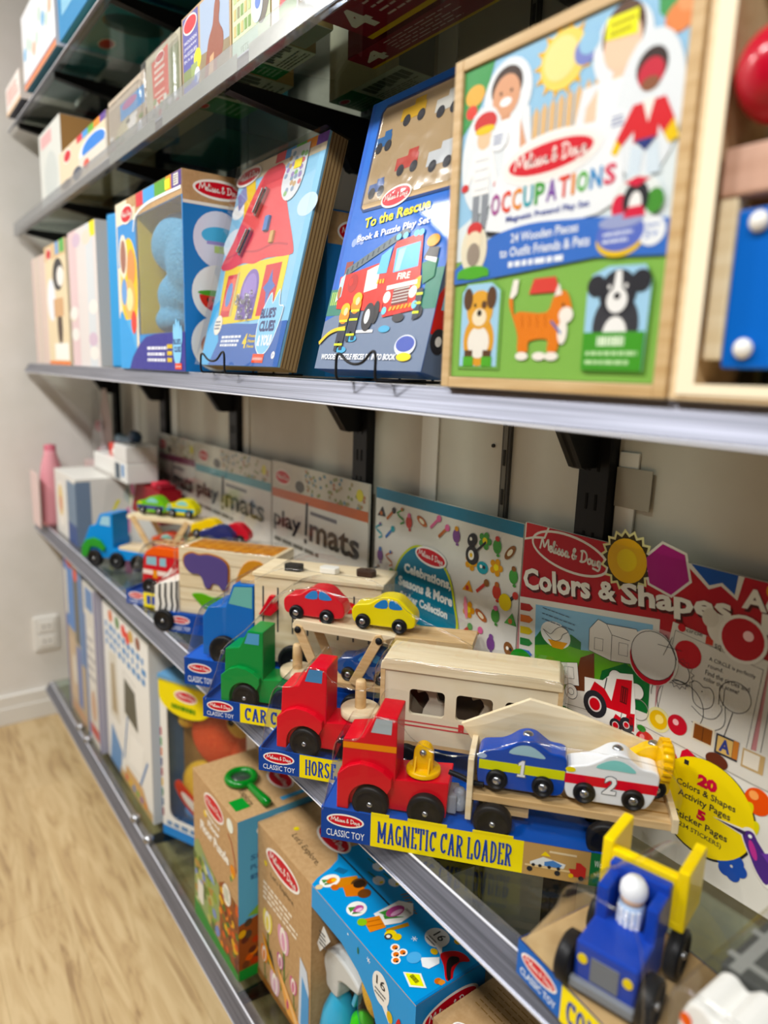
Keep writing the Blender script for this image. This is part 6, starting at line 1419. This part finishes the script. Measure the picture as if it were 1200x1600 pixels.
# ------------------------------------------------------------------ topmost shelf
def topbox(label, x, y, w, d, h, cols, face=None, name='toy_carton', rz=0):
    t = thing(name, label, 'toy box', (x, y, ZE+.0006), rz)
    m = MB(); m.box(0, w, 0, d, 0, h, K(cols[0]), bev=.001)
    f = Face(m, (0, -.0001, 0), (w, 0, 0), (0, 0, h)); s = Face(m, (w+.0001, 0, 0), (0, d, 0), (0, 0, h)); s.rect(.004, .004, .996, .996, cols[1], 1)
    b = Face(m, (0, d, -.0001), (w, 0, 0), (0, -d, 0)); b.rect(.01, .01, .99, .99, cols[2], 1)
    if face: face(f, b)
    m.build('printed_carton', t)
    return t
def f_e1(f, b):
    f.rect(0, 0, 1, 1, '#efe6e0', 1); f.rect(0, 0, 1, .14, '#e0bfa0', 2); lines(f, .1, .3, .9, .85, 4, '#d87060', 2)
topbox('low cream tray pack with red print, at the end of the topmost shelf', -2.86, -.015, .24, .16, .085, ('#efe6e0', '#e6ded6', '#4a4c52'), f_e1)
def f_e2(f, b):
    f.rect(0, 0, 1, 1, '#eaeaec', 1); f.rect(0, 0, 1, .08, '#d98a66', 2); f.rect(0, .08, 1, .1, '#3a3f6a', 3)
    for k in range(9): f.ell(.08+.1*k, .35+.3*random.random(), .05, .09, random.choice(('#7fb4d8', '#e8b8a0', '#b0b8c8', '#c8d8d0')), 3)
    f.rect(.30, .6, .5, .98, '#dfe6ea', 2); f.rect(.75, .7, .9, 1, '#3f86b8', 2)
topbox('white patterned carton, second along the topmost shelf', -2.56, -.012, .42, .14, .20, ('#eaeaec', '#dcdce0', '#3f7484'), f_e2)
topbox('black upright carton behind the cream tray on the topmost shelf', -2.84, .15, .20, .10, .24, ('#1c1a1e', '#5c2430', '#2a2c36'), lambda f, b: (f.rect(0, .75, .5, 1, '#c84a4c', 1), f.rect(.6, .3, .9, .9, '#3a3560', 1)))
topbox('white tall carton at the back of the topmost shelf', -2.60, .14, .32, .12, .34, ('#e0dedc', '#d0ccca', '#2c2f3c'), lambda f, b: (f.rect(.3, 0, .45, 1, '#5a6a80', 1), f.rect(.6, .5, .8, 1, '#a82a34', 1)))
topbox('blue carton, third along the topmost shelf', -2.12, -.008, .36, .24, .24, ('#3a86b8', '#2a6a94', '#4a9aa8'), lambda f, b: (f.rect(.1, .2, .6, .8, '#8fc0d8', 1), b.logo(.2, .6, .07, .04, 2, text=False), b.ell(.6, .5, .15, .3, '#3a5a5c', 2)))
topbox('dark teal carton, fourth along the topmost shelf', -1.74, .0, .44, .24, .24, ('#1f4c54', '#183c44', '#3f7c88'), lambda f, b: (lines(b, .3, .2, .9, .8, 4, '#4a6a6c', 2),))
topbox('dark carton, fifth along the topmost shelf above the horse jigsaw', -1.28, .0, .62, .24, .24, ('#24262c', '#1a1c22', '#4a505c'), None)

# ------------------------------------------------------------------ lowest shelf
z0 = ZD+.0006
# far cartons
def f_d1(f, s, tp):
    f.rect(0, 0, 1, 1, '#b8a890', 1); f.rect(0, .55, .55, 1, '#5f86c0', 2); f.rect(.55, .5, .8, .9, '#6c6a60', 3); f.rect(0, .0, .08, 1, '#6a6496', 3); f.rect(.8, .4, 1, 1, '#6a88b4', 2); f.rect(.05, .62, .2, .9, '#d8d6c8', 3); f.rect(.1, .1, .5, .5, '#c8b49a', 3); f.rect(.55, .1, .78, .48, '#7482b0', 3); f.ell(.35, .96, .2, .03, '#d0604c', 3); f.ell(.68, .92, .1, .04, '#d8584c', 4); f.rect(.2, .02, .9, .08, '#c09a7c', 3); f.ell(.4, .3, .12, .1, '#dcd6ca', 4)
carton('craft_carton', 'large blue and tan carton farthest along the lowest shelf', 'toy box', -2.66, .035, z0, .26, .20, .60, ('#b8a890', '#9fa4b4', '#c8bfb0'), face=f_d1)
def f_d2(f, s, tp):
    f.rect(0, 0, 1, 1, '#d2cfc8', 1); f.rect(.9, 0, 1, 1, '#5a5690', 2); f.rect(0, 0, .12, .8, '#6c8cc0', 2); f.ell(.5, .55, .28, .2, '#e6e4de', 3); f.rect(.2, .85, .8, .98, '#6a88b4', 3); f.ell(.5, .25, .2, .1, '#c8a890', 3); f.rect(.15, .05, .85, .12, '#b85a54', 3); lines(f, .2, .4, .8, .7, 5, '#a8a6a8', 4)
carton('craft_carton', 'pale carton with violet edge beside the white lettered kit box', 'toy box', -2.385, .035, z0, .15, .20, .56, ('#d2cfc8', '#a8a6b4', '#d2cfc8'), face=f_d2)
def f_d3(f, s, tp):
    f.rect(0, 0, 1, 1, '#e8e7e2', 1)
    for k in range(3):
        for q in range(9): f.rect(.06+q*.1, .86-.055*k, .06+q*.1+random.uniform(.04, .085), .895-.055*k, '#4a86bc', 2)
    for u, v, c in ((.2, .95, '#d0784c'), (.36, .95, '#6a8a5c'), (.5, .94, '#d84a3c'), (.58, .92, '#d84a3c'), (.66, .95, '#c8a25c'), (.8, .95, '#8a5a48')): f.ell(u, v, .05, .035, c, 3)
    f.poly([(.10, .32), (.12, .72), (.30, .74), (.34, .32)], '#d6d2c6', 2); f.poly([(.16, .36), (.17, .66), (.24, .67), (.28, .36)], '#a8987c', 3)
    f.poly([(.46, .45), (.48, .66), (.70, .64), (.74, .42)], '#5a594e', 3); f.line([(.44, .40), (.46, .70), (.72, .68)], .006, '#cfcdc6', 4)
    f.line([(.40, .14), (.52, .44)], .010, '#5a86b8', 4); f.line([(.70, .06), (.92, .32)], .010, '#4a7cb4', 4); f.poly([(.5, .16), (.8, .2), (.86, .38), (.58, .36)], '#f0efea', 3)
    f.poly([(.05, .0), (.3, .0), (.36, .16), (.12, .26)], '#6c93c0', 3); f.rect(.3, .0, .98, .05, '#c8a878', 3); f.poly([(.4, .03), (.9, .05), (.8, .12), (.45, .12)], '#cfa974', 4)
    for k in range(6): f.ell(.45+.08*k, .04, .03, .02, ('#d05a4a', '#e0b83a', '#5a8ac0', '#6aa85a', '#8a5a9a', '#d88a4a')[k], 5)
    s.rect(0, 0, 1, 1, '#d6d4ce', 1)
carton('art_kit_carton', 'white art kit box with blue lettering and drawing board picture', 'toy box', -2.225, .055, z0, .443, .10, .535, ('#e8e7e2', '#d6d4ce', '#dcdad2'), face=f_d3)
# window box with plush, turned a little towards the end wall
t = thing('plush_display_box', 'white-framed window box with orange and yellow plush puppets and a yellow tag', 'toy box', (-1.737, .066, z0), 25)
W, H, D = .325, .455, .085
m = MB(); wb = K('#e8e6e0', .4)
m.box(0, .026, 0, .003, 0, H, wb, bev=.001); m.box(W-.030, W, 0, .003, 0, H, wb, bev=.001); m.box(.026, W-.030, 0, .003, 0, .055, wb); m.box(.026, W-.030, 0, .003, H-.02, H, wb)
for cx, s_ in ((.026, 1), (W-.030, -1)): m.prism([(cx, .055), (cx+s_*.022, .055), (cx+s_*.010, .060), (cx+s_*.003, .068), (cx, .080)], 0, .003, wb)
m.box(0, .003, .003, D, 0, H, K('#4a8ac4', .4)); m.box(W-.003, W, .003, D, 0, H, wb); m.box(.003, W-.003, D-.003, D, 0, H, K('#b88f5c', .7)); m.box(0, W, .003, D, 0, .003, K('#3f86c4', .35)); m.box(0, W, .003, D, H-.003, H, K('#5a94c4', .4))
f = Face(m, (0, -.0001, 0), (W, 0, 0), (0, 0, H)); f.rect(0, 0, 1, .06, '#3a84c8', 1); lines(f, .05, .065, .95, .105, 1, '#6a8ab0', 2, .7)
for k in range(9): f.rect(0, .12+.066*k, .016, .12+.066*k+.05, ('#8a1a34', '#2a5a8a', '#2f7a5c', '#e0b83a', '#a82434', '#3a3a7a', '#d8722c', '#5a9a54', '#b02a3a')[k], 2)
m.build('window_carton', t)
m = MB()
m.prism([(.004, .462), (.186, .462)]+[(.095+.091*math.cos(a), .418+.048*math.sin(a)) for a in [-k*PI/14 for k in range(15)]], -.005, -.001, K('#ecd81a', .35), plane='xz')
m.prism([(.0, .4555), (.19, .4555), (.19, .472), (.0, .472)], -.005, .070, K('#6a9ac0', .4), plane='xz')
f = Face(m, (0, -.0052, 0), (1, 0, 0), (0, 0, 1)); f.logo(.10, .430, .078, .032, 1); lines(f, .05, .388, .14, .404, 1, '#5a8a2a', 3, .8)
m.build('hang_tag', t, label='round-bottomed yellow tag')
m = MB(); m.ball((.170, .044, .315), (.092, .036, .084), ORFLEECE, 30, 20); m.ball((.255, .044, .29), (.038, .034, .06), ORFLEECE, 24, 16); m.build('orange_plush', t)
m = MB(); m.ball((.245, .042, .385), (.040, .034, .045), YEFLEECE, 24, 14); m.build('yellow_beak_plush', t)
m = MB(); m.ball((.240, .010, .395), .011, K('#1a1c22', .2)); m.build('button_eye', t)
m = MB(); m.ball((.125, .044, .155), (.085, .036, .075), YEFLEECE, 26, 16); m.ball((.065, .04, .345), (.024, .03, .026), YEFLEECE, 20, 12); m.build('yellow_plush', t)
m = MB(); m.prism(spline([(.045, .15), (.055, .175), (.09, .15), (.20, .075), (.21, .055), (.18, .055), (.09, .10)], 3, True), .003, .010, K('#c8321f', .6), plane='xz', bev=.002); m.prism(spline([(.068, .145), (.10, .135), (.19, .072), (.17, .068), (.09, .115)], 3, True), .0022, .003, K('#f2efe8', .6), plane='xz'); m.build('red_mouth', t)
m = MB(); m.ball((.105, .045, .385), (.055, .034, .045), K('#2a2c3a', .8)); m.build('dark_plush', t)
m = MB(); m.ball((.10, .040, .075), (.05, .03, .022), K('#5a86b8', .7)); m.build('blue_cloth', t)
MB().box(.026, W-.030, .0006, .0012, .055, H-.02, _M['window_plastic']).build('window_film', t)

# floor puzzle carton
t = thing('floor_puzzle_carton', 'kraft puzzle carton with blue right side, next to the plush window box', 'toy box', (-1.41, .030, z0))
W, D, H = .2385, .20, .376
m = MB(); m.box(0, W, 0, D, 0, H, KRAFT, bev=.0012)
f = Face(m, (0, -.0001, 0), (W, 0, 0), (0, 0, H))
f.logo(.50, .905, .105, .05, 3); f.circ(.30, .80, .008, '#e2c23a', 3)
f.text('Shaped', .30, .80, .62, .83, '#f2eee4', 4, bold=.03, rot=-2); f.text('Floor', .36, .745, .62, .785, '#f2eee4', 4, bold=.05); f.text('Floor Puzzle', .18, .66, .82, .725, '#f4f0e6', 5, bold=.05)
f.circ(.85, .925, .0155, '#e6ebe0', 3); f.line([(.80, .86), (.88, .83), (.94, .75), (.97, .68)], .004, '#a0482c', 3); f.circ(.9, .665, .013, '#d8881c', 3); f.circ(.86, .60, .006, '#6a8a4a', 3); f.circ(.9, .63, .006, '#e0b84a', 4)
f.poly([(0, .08), (0, .50), (.1, .56), (.3, .50), (.48, .46), (.60, .44), (.62, .22), (.35, .08)], '#8fa06a', 2)
random.seed(21)
for k in range(60):
    u = random.uniform(.02, .56); v = random.uniform(.10, .44)
    f.ell(u, v, .045, .03, random.choice(('#6c8a3c', '#8aa04a', '#b0b46a', '#5a6a3a', '#7a8ac0', '#c8cc9a', '#a8884a')), 3, 9, rot=random.uniform(0, 90))
f.poly([(.2, .50), (.3, .46), (.45, .44), (.5, .40), (.36, .40)], '#7a9acc', 4); f.rect(.08, .14, .22, .28, '#e2e0d4', 4)
f.poly([(.60, .02), (.60, .47), (.72, .52), (.86, .46), (1, .44), (1, .02)], '#8a4a24', 2)
for k in range(70):
    u = random.uniform(.62, .98); v = random.uniform(.05, .47)
    f.ell(u, v, .035, .022, random.choice(('#c85a1c', '#e0882a', '#a83a1c', '#6a3a20', '#d8a83a', '#5a2a1c', '#8a5a2a', '#4a6a2c')), 3, 9, rot=random.uniform(0, 90))
f.ell(.77, .46, .085, .065, '#ece8dc', 5); lines(f, .71, .42, .83, .50, 4, '#8a9a7a', 6)
f.poly([(0, 0), (1, 0), (1, .05), (.35, .08), (0, .12)], '#3f8a3c', 4)
s = Face(m, (W+.0001, 0, 0), (0, D, 0), (0, 0, H))
s.rect(0, 0, 1, 1, '#5fa6cc', 1); s.logo(.42, .915, .085, .036, 3, rot=6)
for k, s_ in enumerate(('SEEK', 'PUZZLE', 'BO')): s.text(s_, .14, .74-.06*k, .44, .77-.06*k, '#3a6a94', 3, bold=.02)
s.poly([(0, 0), (1, 0), (1, .42), (.7, .36), (.3, .39), (0, .36)], '#8a4a24', 2)
for k in range(70):
    u = random.uniform(.03, .97); v = random.uniform(.07, .37)
    s.ell(u, v, .05, .022, random.choice(('#c85a1c', '#e0882a', '#a83a1c', '#6a3a20', '#d8a83a', '#5a2a1c', '#8a5a2a', '#4a3a2c')), 3, 9, rot=random.uniform(0, 90))
s.poly([(.1, .40), (.35, .50), (.6, .52), (.5, .42), (.25, .385)], '#7aa84a', 4); s.ell(.55, .25, .12, .02, '#f0ece2', 5); s.ell(.4, .12, .1, .02, '#f0ece2', 5); s.rect(0, 0, 1, .07, '#2f8a3a', 4)
tp = Face(m, (0, 0, H+.0001), (W, 0, 0), (0, D, 0))
tp.text("Let's Explore.", .42, .22, .86, .32, '#3a3428', 3, rot=-3); tp.circ(.36, .36, .006, '#d8c41c', 3); tp.logo(.62, .72, .085, .05, 3); tp.rect(.85, .10, 1.0, .30, '#1d8a34', 3) if False else tp.rect(.70, .06, .86, .22, '#1c8a36', 3); tp.rect(.88, .55, .93, .85, '#4a9ac8', 3)
m.build('printed_carton', t)
# magnifying glass lying on it
t = thing('toy_magnifying_glass', 'green plastic magnifying glass lying on the kraft puzzle carton', 'toy', (-1.300, .098, z0+H+.0092), 2)
m = MB(); gm = K('#1f7a2c', .18, .6)
m.tube([(.029*math.cos(2*PI*k/28), .029*math.sin(2*PI*k/28), 0) for k in range(28)], .0085, gm, 12, True); m.build('rim', t)
m = MB(); m.lathe([(0, -.0015), (.024, -.0015), (.024, .0015), (0, .0015)], K('#3a423c', .08, 1.0), 28); m.build('lens', t)
m = MB(); m.lathe([(.0, 0), (.007, .001), (.0085, .012), (.0095, .05), (.0105, .075), (.009, .084), (0, .087)], gm, 18, (.036, 0, .001), (1, 0, .02)); m.build('handle', t)

# garden carton: kraft left panel, blue window front with a spray bottle
t = thing('explore_carton', 'kraft and bright blue garden carton with a spray bottle in its window', 'toy box', (-1.170, .074, z0))
W, D, H, KX = .515, .142, .362, .216
bl = K('#2592d2', .3)
m = MB()
m.box(0, KX, 0, .002, 0, H-.002, KRAFT)
m.box(KX, W, 0, .002, H-.045, H-.002, bl); m.box(KX+.205, W, 0, .002, 0, H-.045, bl); m.box(KX, KX+.205, 0, .002, 0, .03, bl)
m.prism([(KX+.10, H-.045), (KX+.205, H-.045), (KX+.205, H-.12), (KX+.19, H-.088), (KX+.15, H-.062)], 0, .002, bl)
m.box(0, .002, .002, D, 0, H-.002, KRAFT); m.box(W-.002, W, .002, D, 0, H-.002, bl); m.box(.002, W-.002, D-.002, D, 0, H-.002, K('#7a5a3c', .7)); m.box(.002, W-.002, .002, D-.002, 0, .002, bl); m.box(KX-.003, KX-.001, .002, D-.002, .002, H-.002, KRAFT); m.box(0, W, 0, D, H-.002, H, KRAFT, bev=.0006)
f = Face(m, (0, -.0001, 0), (.212, 0, 0), (0, 0, H))
f.logo(.50, .88, .135, .052, 3); f.text("Let's Explore.", .27, .745, .72, .785, '#4a3c28', 3, rot=-2); f.circ(.17, .80, .006, '#e0c81c', 3)
for k in range(4): lines(f, .12, .655-.032*k, .80, .685-.032*k, 1, '#f0e6d4', 3, .5)
def tulip(f, u, v, s_, c, rot=0, stem=True):
    W, H = f.W, f.H
    if stem: f.line([(u, v), (u+.02, max(.006, v-s_*2.2/H))], s_*.1, '#4a7a34', 3); f.poly([(u, max(.008, v-s_*1.6/H)), (u-.5*s_/W, v-s_*.6/H), (u-.2*s_/W, max(.008, v-s_*1.2/H))], '#4a8a3a', 3); f.poly([(u+.02, max(.008, v-s_*1.9/H)), (u+.6*s_/W, v-s_*.8/H), (u+.25*s_/W, max(.008, v-s_*1.5/H))], '#3f7a34', 3)
    for d, cc in ((-.18, c), (.18, c), (0, '#f4eee4')): f.ell(u+d*s_/W, v, .26*s_/W, .55*s_/H, cc, 4 if d else 5, 14, rot=rot-d*40)
    f.ell(u, v-.08*s_/H, .15*s_/W, .4*s_/H, c, 6, 14, rot=rot)
tulip(f, .21, .44, .045, '#e8d870'); tulip(f, .53, .46, .05, '#d8a0b8', 8); tulip(f, .72, .26, .032, '#c86a8a'); tulip(f, .14, .2, .035, '#e08a3c', -5); tulip(f, .36, .1, .045, '#d8b0c0'); tulip(f, .62, .10, .03, '#c04a7a'); tulip(f, .47, .30, .03, '#b05a8a')
f.poly([(.10, .33), (.25, .28), (.40, .15), (.22, .2)], '#e0a01c', 4); f.poly([(.15, .32), (.3, .26), (.36, .18), (.24, .24)], '#3a3428', 5)
f.poly([(.42, .24), (.50, .22), (.95, .03), (.90, .01), (.62, .02)], '#e8a85c', 5); f.poly([(.45, .22), (.5, .21), (.88, .03), (.8, .02)], '#f0c48c', 6)
f.poly([(.82, .06), (.84, .50), (.96, .46), (1, .36), (1, .06)], '#cfd8e4', 4); f.poly([(.86, .08), (.88, .40), (1, .32), (1, .02)], '#5a9ad0', 5)
f.poly([(0, 0), (1, 0), (1, .02), (0, .05)], '#8a5a2a', 6)
tk = Face(m, (0, 0, H+.0001), (.212, 0, 0), (0, D, 0))
tk.text("Let's Explore.", .36, .22, .84, .34, '#4a3c28', 3, rot=-2); tk.circ(.30, .38, .006, '#d8c41c', 3); tk.logo(.62, .70, .10, .048, 3)
w_ = W-KX
tp = Face(m, (KX, 0, H+.0001), (w_, 0, 0), (0, D, 0))
tp.poly([(0, 0), (1, 0), (1, 1), (-.14, 1), (-.17, .62), (-.10, .52), (-.06, .35), (-.03, .12)], bl, 1)
tp.line([(-.17, .60), (.40, .605)], .0035, '#16242e', 3)
tp.poly([(.04, .30), (.11, .22), (.17, .50), (.09, .56)], '#c8801c', 4); tp.ell(.155, .50, .045, .11, '#5a3a1c', 5); tp.ell(.158, .50, .032, .085, '#2c1c10', 6); tp.poly([(.12, .30), (.20, .24), (.25, .42), (.20, .52), (.14, .46)], '#d0761c', 5); tp.ell(.24, .46, .035, .09, '#6a3c18', 6); tp.ell(.10, .21, .025, .05, '#c8681c', 6)
tp.ell(.035, .22, .05, .14, '#f0efe8', 4); tp.ell(.04, .24, .022, .07, '#e0702c', 5); tp.ell(.045, .27, .014, .04, '#f0b83a', 6); tp.poly([(.0, .14), (.025, .22), (.035, .13)], '#4a8a3a', 5); tp.poly([(.05, .12), (.065, .22), (.035, .15)], '#3f7a34', 5); tp.ell(.045, .05, .02, .05, '#d8c49a', 5)
tp.ell(.315, .235, .055, .13, '#f0efe8', 6); tp.ell(.32, .25, .024, .075, '#b04a8a', 7); tp.ell(.33, .25, .011, .05, '#e8b8d8', 8); tp.poly([(.28, .16), (.30, .25), (.32, .14)], '#4a8a3a', 7); tp.poly([(.335, .14), (.36, .26), (.325, .17)], '#3f7a34', 7)
for k in range(6): tp.line([(-.02+.010*k, .36+.012*k), (-.03+.010*k, .46+.012*k)], .0011, '#1c1c1c', 5)
tp.poly([(.40, .20), (.50, .16), (.52, .36), (.43, .40)], '#d8821c', 6); tp.line([(.43, .21), (.455, .37)], .002, '#b0601c', 7); tp.line([(.46, .19), (.49, .36)], .002, '#b0601c', 7); tp.ell(.415, .17, .028, .06, '#8ab83c', 7)
tp.poly([(.40, .36), (.50, .34), (.54, .55), (.53, .75), (.465, .86), (.40, .74)], '#f2f1ec', 5); tp.ell(.455, .60, .035, .13, '#b8488c', 7); tp.ell(.468, .60, .014, .09, '#e8b4d4', 8); tp.poly([(.41, .42), (.43, .66), (.45, .46)], '#3f8a3a', 6); tp.poly([(.44, .44), (.52, .64), (.47, .42)], '#3f8a3a', 6); tp.text('explore', .475, .70, .52, .76, '#2c2c2c', 7)
for k in range(8): tp.line([(.37+.022*k, .82-.006*k), (.385+.022*k, .92-.018*k)], .0022, '#8a6a1c', 4)
tp.poly([(.53, .34), (.56, .62), (.585, .60), (.55, .32)], '#a87a2c', 4)
for u, v in ((.10, .885), (.265, .89), (.20, .74)): tp.ell(u, v, .04, .075, '#d6dde2', 4); tp.line([(u-.035, v), (u-.10, v-.02)], .003, '#2f6a44', 4); tp.ell(u+.022, v+.01, .010, .03, '#e0c83a', 5)
tp.ell(.575, .34, .030, .075, '#e8d01c', 4); tp.ell(.58, .30, .020, .05, '#3a3a3a', 5); tp.ell(.58, .30, .011, .025, '#e8e4da', 6); tp.ell(.61, .38, .022, .055, '#e0c61c', 5)
for u, v in ((.66, .27), (.70, .22), (.73, .17), (.71, .30)): tp.ell(u, v, .024, .055, '#f0eee6', 4); tp.ell(u, v, .015, .035, '#d8722c', 5); tp.ell(u+.01, v, .006, .015, '#2c2c2c', 6)
for u, v in ((.673, .53),):
    for k in range(3): a = k*PI/3; tp.line([(u-.018*math.cos(a), v-.036*math.sin(a)), (u+.018*math.cos(a), v+.036*math.sin(a))], .0013, '#e6eef4', 4)
tp.circ(.737, .757, .0205, '#dcdcd8', 4, 30); tp.poly([(.78, .66), (.85, .62), (.79, .74)], '#dcdcd8', 4); tp.text('16', .71, .74, .77, .85, '#2a2a2c', 6, bold=.01); lines(tp, .70, .64, .775, .72, 2, '#6a6a6a', 6)
tp.ell(.822, .91, .02, .035, '#d8b41c', 4); tp.ell(.80, .60, .022, .04, '#d8b41c', 4)
tp.poly(spline([(.83, .64), (.86, .80), (.91, .86), (.955, .84), (.93, .74), (.955, .60), (1.0, .50), (.97, .46), (.90, .56)], 3, True), '#c01f24', 4); tp.poly(spline([(.875, .70), (.90, .77), (.925, .74), (.93, .62), (.985, .50), (.97, .48), (.90, .60)], 3, True), '#1c1416', 5)
tp.poly([(.79, .42), (.845, .60), (.875, .54), (.87, .40), (.84, .36)], '#e8ebec', 4); tp.ell(.77, .36, .035, .09, '#58a8dc', 4)
tp.poly([(.81, .14), (.90, .08), (.955, .22), (.87, .29)], '#e9e9e4', 6); tp.poly([(.822, .15), (.895, .105), (.94, .21), (.87, .265)], '#e8ea1c', 7); lines(tp, .85, .15, .91, .22, 1, '#7a7a1c', 8, .7)
tp.ell(.955, .38, .018, .045, '#c86a2c', 6); tp.ell(.972, .40, .016, .04, '#d88a3c', 6)
tp.rect(.985, .0, 1.0, 1, '#1f7cbc', 7)
f = Face(m, (KX, -.0001, 0), (w_, 0, 0), (0, 0, H))
f.ell(.715, .885, .075, .078, '#eceae4', 3, 30); f.poly([(.72, .82), (.80, .76), (.77, .85)], '#eceae4', 3); f.text('16', .675, .89, .755, .935, '#2a2a2c', 5, bold=.01); lines(f, .665, .835, .765, .875, 2, '#6a6a6a', 5); f.ell(.80, .80, .025, .028, '#d8b41c', 4)
f.poly(spline([(.84, .70), (.85, .80), (.88, .85), (.90, .80), (.88, .74), (.92, .62), (.89, .60)], 3, True), '#c01f24', 4); f.poly(spline([(.86, .72), (.87, .78), (.885, .74), (.905, .62)], 3, True), '#1c1416', 5)
for k in range(3): a = k*PI/3; f.line([(.60-.018*math.cos(a), .955-.015*math.sin(a)), (.60+.018*math.cos(a), .955+.015*math.sin(a))], .0013, '#e6eef4', 4)
f.ell(.50, .94, .008, .018, '#2a6a4a', 4); f.circ(.40, .965, .002, '#e8f0f4', 4)
s = Face(m, (W+.0001, 0, 0), (0, D, 0), (0, 0, H))
s.rect(0, 0, 1, 1, '#1f7cbc', 1); s.logo(.50, .885, .115, .046, 3, rot=2); s.text("Let's Explore.", .22, .775, .84, .815, '#1c3040', 3); lines(s, .3, .70, .9, .74, 1, '#d8e8f4', 3, .7)
m.build('printed_carton', t)
m = MB(); sb = K('#4aa6cc', .15, .6); bx_ = KX+.032
m.lathe([(0, 0), (.034, 0), (.038, .01), (.038, .065), (.032, .095), (.019, .125), (.014, .135), (.014, .145), (0, .145)], sb, 28, (bx_, .046, .004)); o = m.build('spray_bottle', t, label='light blue spray bottle')
m = MB(); gh = K('#c6c8c6', .25, .4)
m.prism(spline([(bx_-.030, .190), (bx_-.02, .222), (bx_+.01, .236), (bx_+.055, .232), (bx_+.085, .222), (bx_+.083, .206), (bx_+.045, .196), (bx_+.022, .182), (bx_+.018, .146), (bx_-.018, .146), (bx_-.022, .17)], 2, True), .026, .066, gh, plane='xz', bev=.006); m.prism([(bx_+.062, .204), (bx_+.071, .205), (bx_+.055, .150), (bx_+.046, .153)], .038, .054, sb, plane='xz', bev=.002); m.build('spray_head', o, label='light grey spray head')
m = MB(); m.lathe([(0, 0), (.022, .005), (.026, .04), (.020, .09), (.0, .105)], K('#4ab83c', .35), 20, (KX+.105, .045, .05)); m.build('green_cactus', t)
m = MB(); m.ball((0, 0, 0), (.020, .018, .040), ramp_mat('corn_kernels', '#e0a41c', '#f0c23c', (90, 90, 90), .4, bump=.6), M=Matrix.Translation((KX+.150, .034, .238)) @ Matrix.Rotation(-.45, 4, 'Y')); m.build('yellow_cob', t)
m = MB(); m.ball((KX+.153, .032, .215), (.030, .026, .066), BLISTER); m.build('clear_pouch', t)
m = MB(); m.prism([(KX+.002, .235), (KX+.022, .285), (KX+.045, .27), (KX+.012, .225)], .012, .013, K('#d8d8d4', .6), plane='xz'); lines(Face(m, (0, .0118, 0), (1, 0, 0), (0, 0, 1)), KX+.010, .24, KX+.034, .272, 4, '#4a4a4c', 1); m.build('paper_slip', t)
m = MB()
for k in range(9): m.box(KX+.03+.011*k, KX+.035+.011*k, .100, .101, .10, .30, K('#b49a5c', .7))
m.box(KX+.004, KX+.20, .104, .107, .03, .32, K('#54422c', .7)); m.build('insert_card', t)
# cartons to the right of it
def f_k(f, s, tp):
    f.rect(0, 0, 1, 1, KRAFT, 1); tp.rect(0, 0, 1, 1, KRAFT, 2); lines(tp, .1, .35, .7, .9, 11, '#94703f', 3, .2); tp.logo(.35, .1, .07, .035, 3); tp.poly([(.55, .0), (1, .0), (1, .3), (.7, .3)], '#6aa8c0', 3)
carton('explore_carton', 'low kraft carton half hidden under the truck shelf, right of the garden carton', 'toy box', -.645, .10, z0, .17, .186, .335, (KRAFT, KRAFT, KRAFT), face=f_k)
carton('explore_carton', 'teal-sided carton at the bottom edge beneath the dump tractor', 'toy box', -.465, .10, z0, .20, .186, .355, ('#1f7a94', '#1f7a94', '#2a86a0'), face=lambda f, s, tp: (tp.rect(0, .0, 1, .04, '#8ac0cc', 2), tp.rect(.15, .2, .9, .9, '#7a5a3c', 2)))
